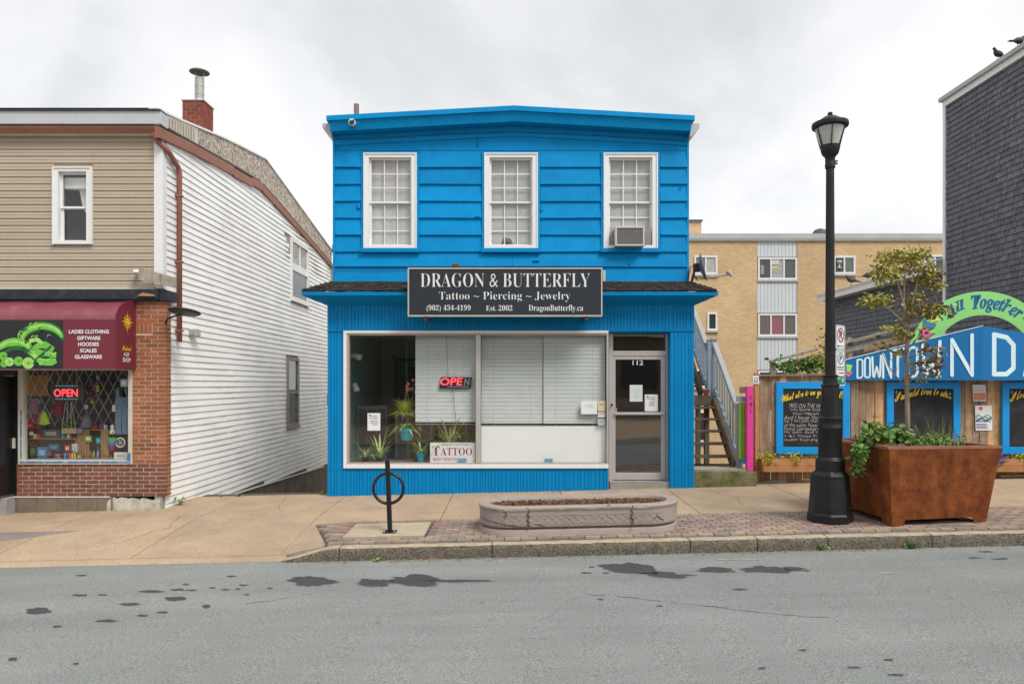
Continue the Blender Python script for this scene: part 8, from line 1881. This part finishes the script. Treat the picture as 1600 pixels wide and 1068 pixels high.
# ================================================================== PIGEONS
def pigeon(label, p, yaw, s=1.0):
    t = T('pigeon', label, 'pigeon', p, 'pigeons on the roofs'); b = MB()
    b.tube([(-.15, 0, .075), (-.10, 0, .085), (-.04, 0, .10), (.03, 0, .105), (.075, 0, .125), (.095, 0, .155), (.105, 0, .175), (.125, 0, .185), (.145, 0, .18)], [.014, .026, .05, .058, .045, .028, .024, .026, .008], 10)
    Mx = Matrix.Translation(Vector(p)) @ Matrix.Rotation(yaw, 4, 'Z') @ Matrix.Scale(s, 4); b.xf(Mx); b.build('body', M['pigeon'], t, smooth=True)
    f = MB(); f.hexa([(-.25, -.025, .055), (-.13, -.03, .065), (-.13, .03, .065), (-.25, .025, .055), (-.25, -.025, .062), (-.13, -.03, .085), (-.13, .03, .085), (-.25, .025, .062)]).xf(Mx); f.build('tail', M['pigeon'], t)
    for sg_ in (-1, 1): l_ = MB(); l_.tube([(0, .02 * sg_, .06), (.01, .02 * sg_, .002), (.035, .02 * sg_, .0)], .005, 5).xf(Mx); l_.build('leg', flat('pigeon_leg', (.30, .09, .08)), t)
    k_ = MB(); k_.tube([(.146, 0, .182), (.168, 0, .174)], [.007, .002], 6).xf(Mx); k_.build('beak', M['ink_black'], t)
zr = zt_t + .262; yq = XD * F / (1562 - HX) - D
pigeon('pigeon with lowered head on the dark building roof edge', (XD - .02, yq, zr), R(200), 1.15); yq = XD * F / (1593 - HX) - D; pigeon('pigeon at the top right corner of the dark building roof', (XD - .02, yq, zr), R(20), 1.15)
for px, lab, yaw in ((1331, 'left pigeon of the pair on the low grey wing roof', 185), (1356, 'right pigeon of the pair on the low grey wing roof', 20)):
    xq = XD - .30; yq = xq * F / (px - HX) - D; pigeon(lab, (xq, yq, zw + .24), R(yaw), 1.35)

# ================================================================== ACROSS THE STREET (seen only as reflections)
ob = T('opposite_building', 'grey low building across the street mirrored in the shop door', 'building', (0, -26, gz(0, -12)))
MB().box(-40, 40, -30, -26, -1, 1.1).build('base_wall', M['concrete_grey'], ob); MB().box(-40, 40, -30, -26.1, 1.1, 4.4).build('upper_wall', flat('opp_brown', (.16, .13, .10), .8, .2), ob)
for i in range(20): MB().box(-38 + i * 4, -36.2 + i * 4, -26.1, -25.98, 1.7, 3.3).build('window', M['interior'], ob)
MB().box(-40.2, 40.2, -30, -25.7, 4.4, 4.7).build('roof_edge', M['coping'], ob)

# ================================================================== WEEDS AND LITTER
def weed(label, x, y, n, ln, seed, m=M['leaf_green']):
    t = T('weed', label, 'weed', (x, y, gz(x, y))); mb = MB(); r_ = random.Random(seed); z = gz(x, min(y, -3.9) if y < -3.68 else y)
    blades(mb, (x, y, z), n, ln, .012, .35, r_, 0, 1.3); hang(mb, (x, y, z + ln * .35), (ln * .6, .05, ln * .3), n, .05, r_, 0, 0, 0); mb.build('leaves', m, t, fix=False); MB().tube([(x, y, z - .02), (x, y, z + ln * .5)], .004, 5).build('stem', m, t)
weed('green weed growing in the kerb joint below the rusty planter', *[(PX(1424, -3.88)), -3.89], 26, .15, 2)
weed('small weed in the kerb joint right of the lamp base', *[(PX(1283, -3.86)), -3.87], 14, .12, 3)
weed('weed at the foot of the white siding by the brick corner', XW + .12, -.55, 22, .22, 4)
weed('weeds at the alley corner of the blue shop', X0 - .15, .22, 26, .10, 5)
weed('low weeds along the alley edge below the loose siding', PX(372, .2), .22, 16, .07, 6)
weed('low weeds below the siding halfway to the shop', PX(345, .2), .24, 12, .06, 7)
weed('small weed at the kerb foot before the bike rack', PX(591, -3.88), -3.90, 12, .07, 8)
mb = MB(); r_ = random.Random(8)
for i in range(900):
    x = r_.uniform(-2.6, 7.5); dens = .35 + .65 * (mnoise.noise(Vector((x * 1.3, 0, 2))) > .05)
    if r_.random() > dens: continue
    y = -3.88 - abs(r_.gauss(0, .06)); s = r_.uniform(.008, .024); a_ = r_.uniform(0, 6.28); p = Vector((x, y, gz(x, y) + .004 + r_.uniform(0, .01))); d_ = Vector((math.cos(a_), math.sin(a_), r_.uniform(-.3, .3))) * s; e_ = Vector((-math.sin(a_), math.cos(a_), r_.uniform(-.2, .5))) * s * .5
    mb.add([p - d_, p + e_, p + d_, p - e_], [(0, 1, 2, 3)])
tag(mb.build('gutter_litter', M['litter'], None, fix=False), 'dry leaf scraps scattered along the kerb gutter', 'leaf litter', kind='stuff')
mb = MB()
for i in range(420):
    x = r_.choice((r_.uniform(-3.2, 1.6), r_.uniform(3.2, 9), r_.uniform(-8, -5.7), r_.uniform(-.4, 2.2)))
    y = -.012 if -3.3 < x < 3.2 else (.36 if x > 3.2 else -.93)
    y -= abs(r_.gauss(0, .035)); s = r_.uniform(.005, .016); a_ = r_.uniform(0, 6.28); p = Vector((x, y, gz(x, y) + .004 + r_.uniform(0, .006))); d_ = Vector((math.cos(a_), math.sin(a_), r_.uniform(-.3, .3))) * s; e_ = Vector((-math.sin(a_), math.cos(a_), r_.uniform(-.2, .5))) * s * .6
    mb.add([p - d_, p + e_, p + d_, p - e_], [(0, 1, 2, 3)])
tag(mb.build('wall_foot_litter', M['mulch'], None, fix=False), 'brown grit and leaf scraps along the foot of the shopfronts and fence', 'leaf litter', kind='stuff')
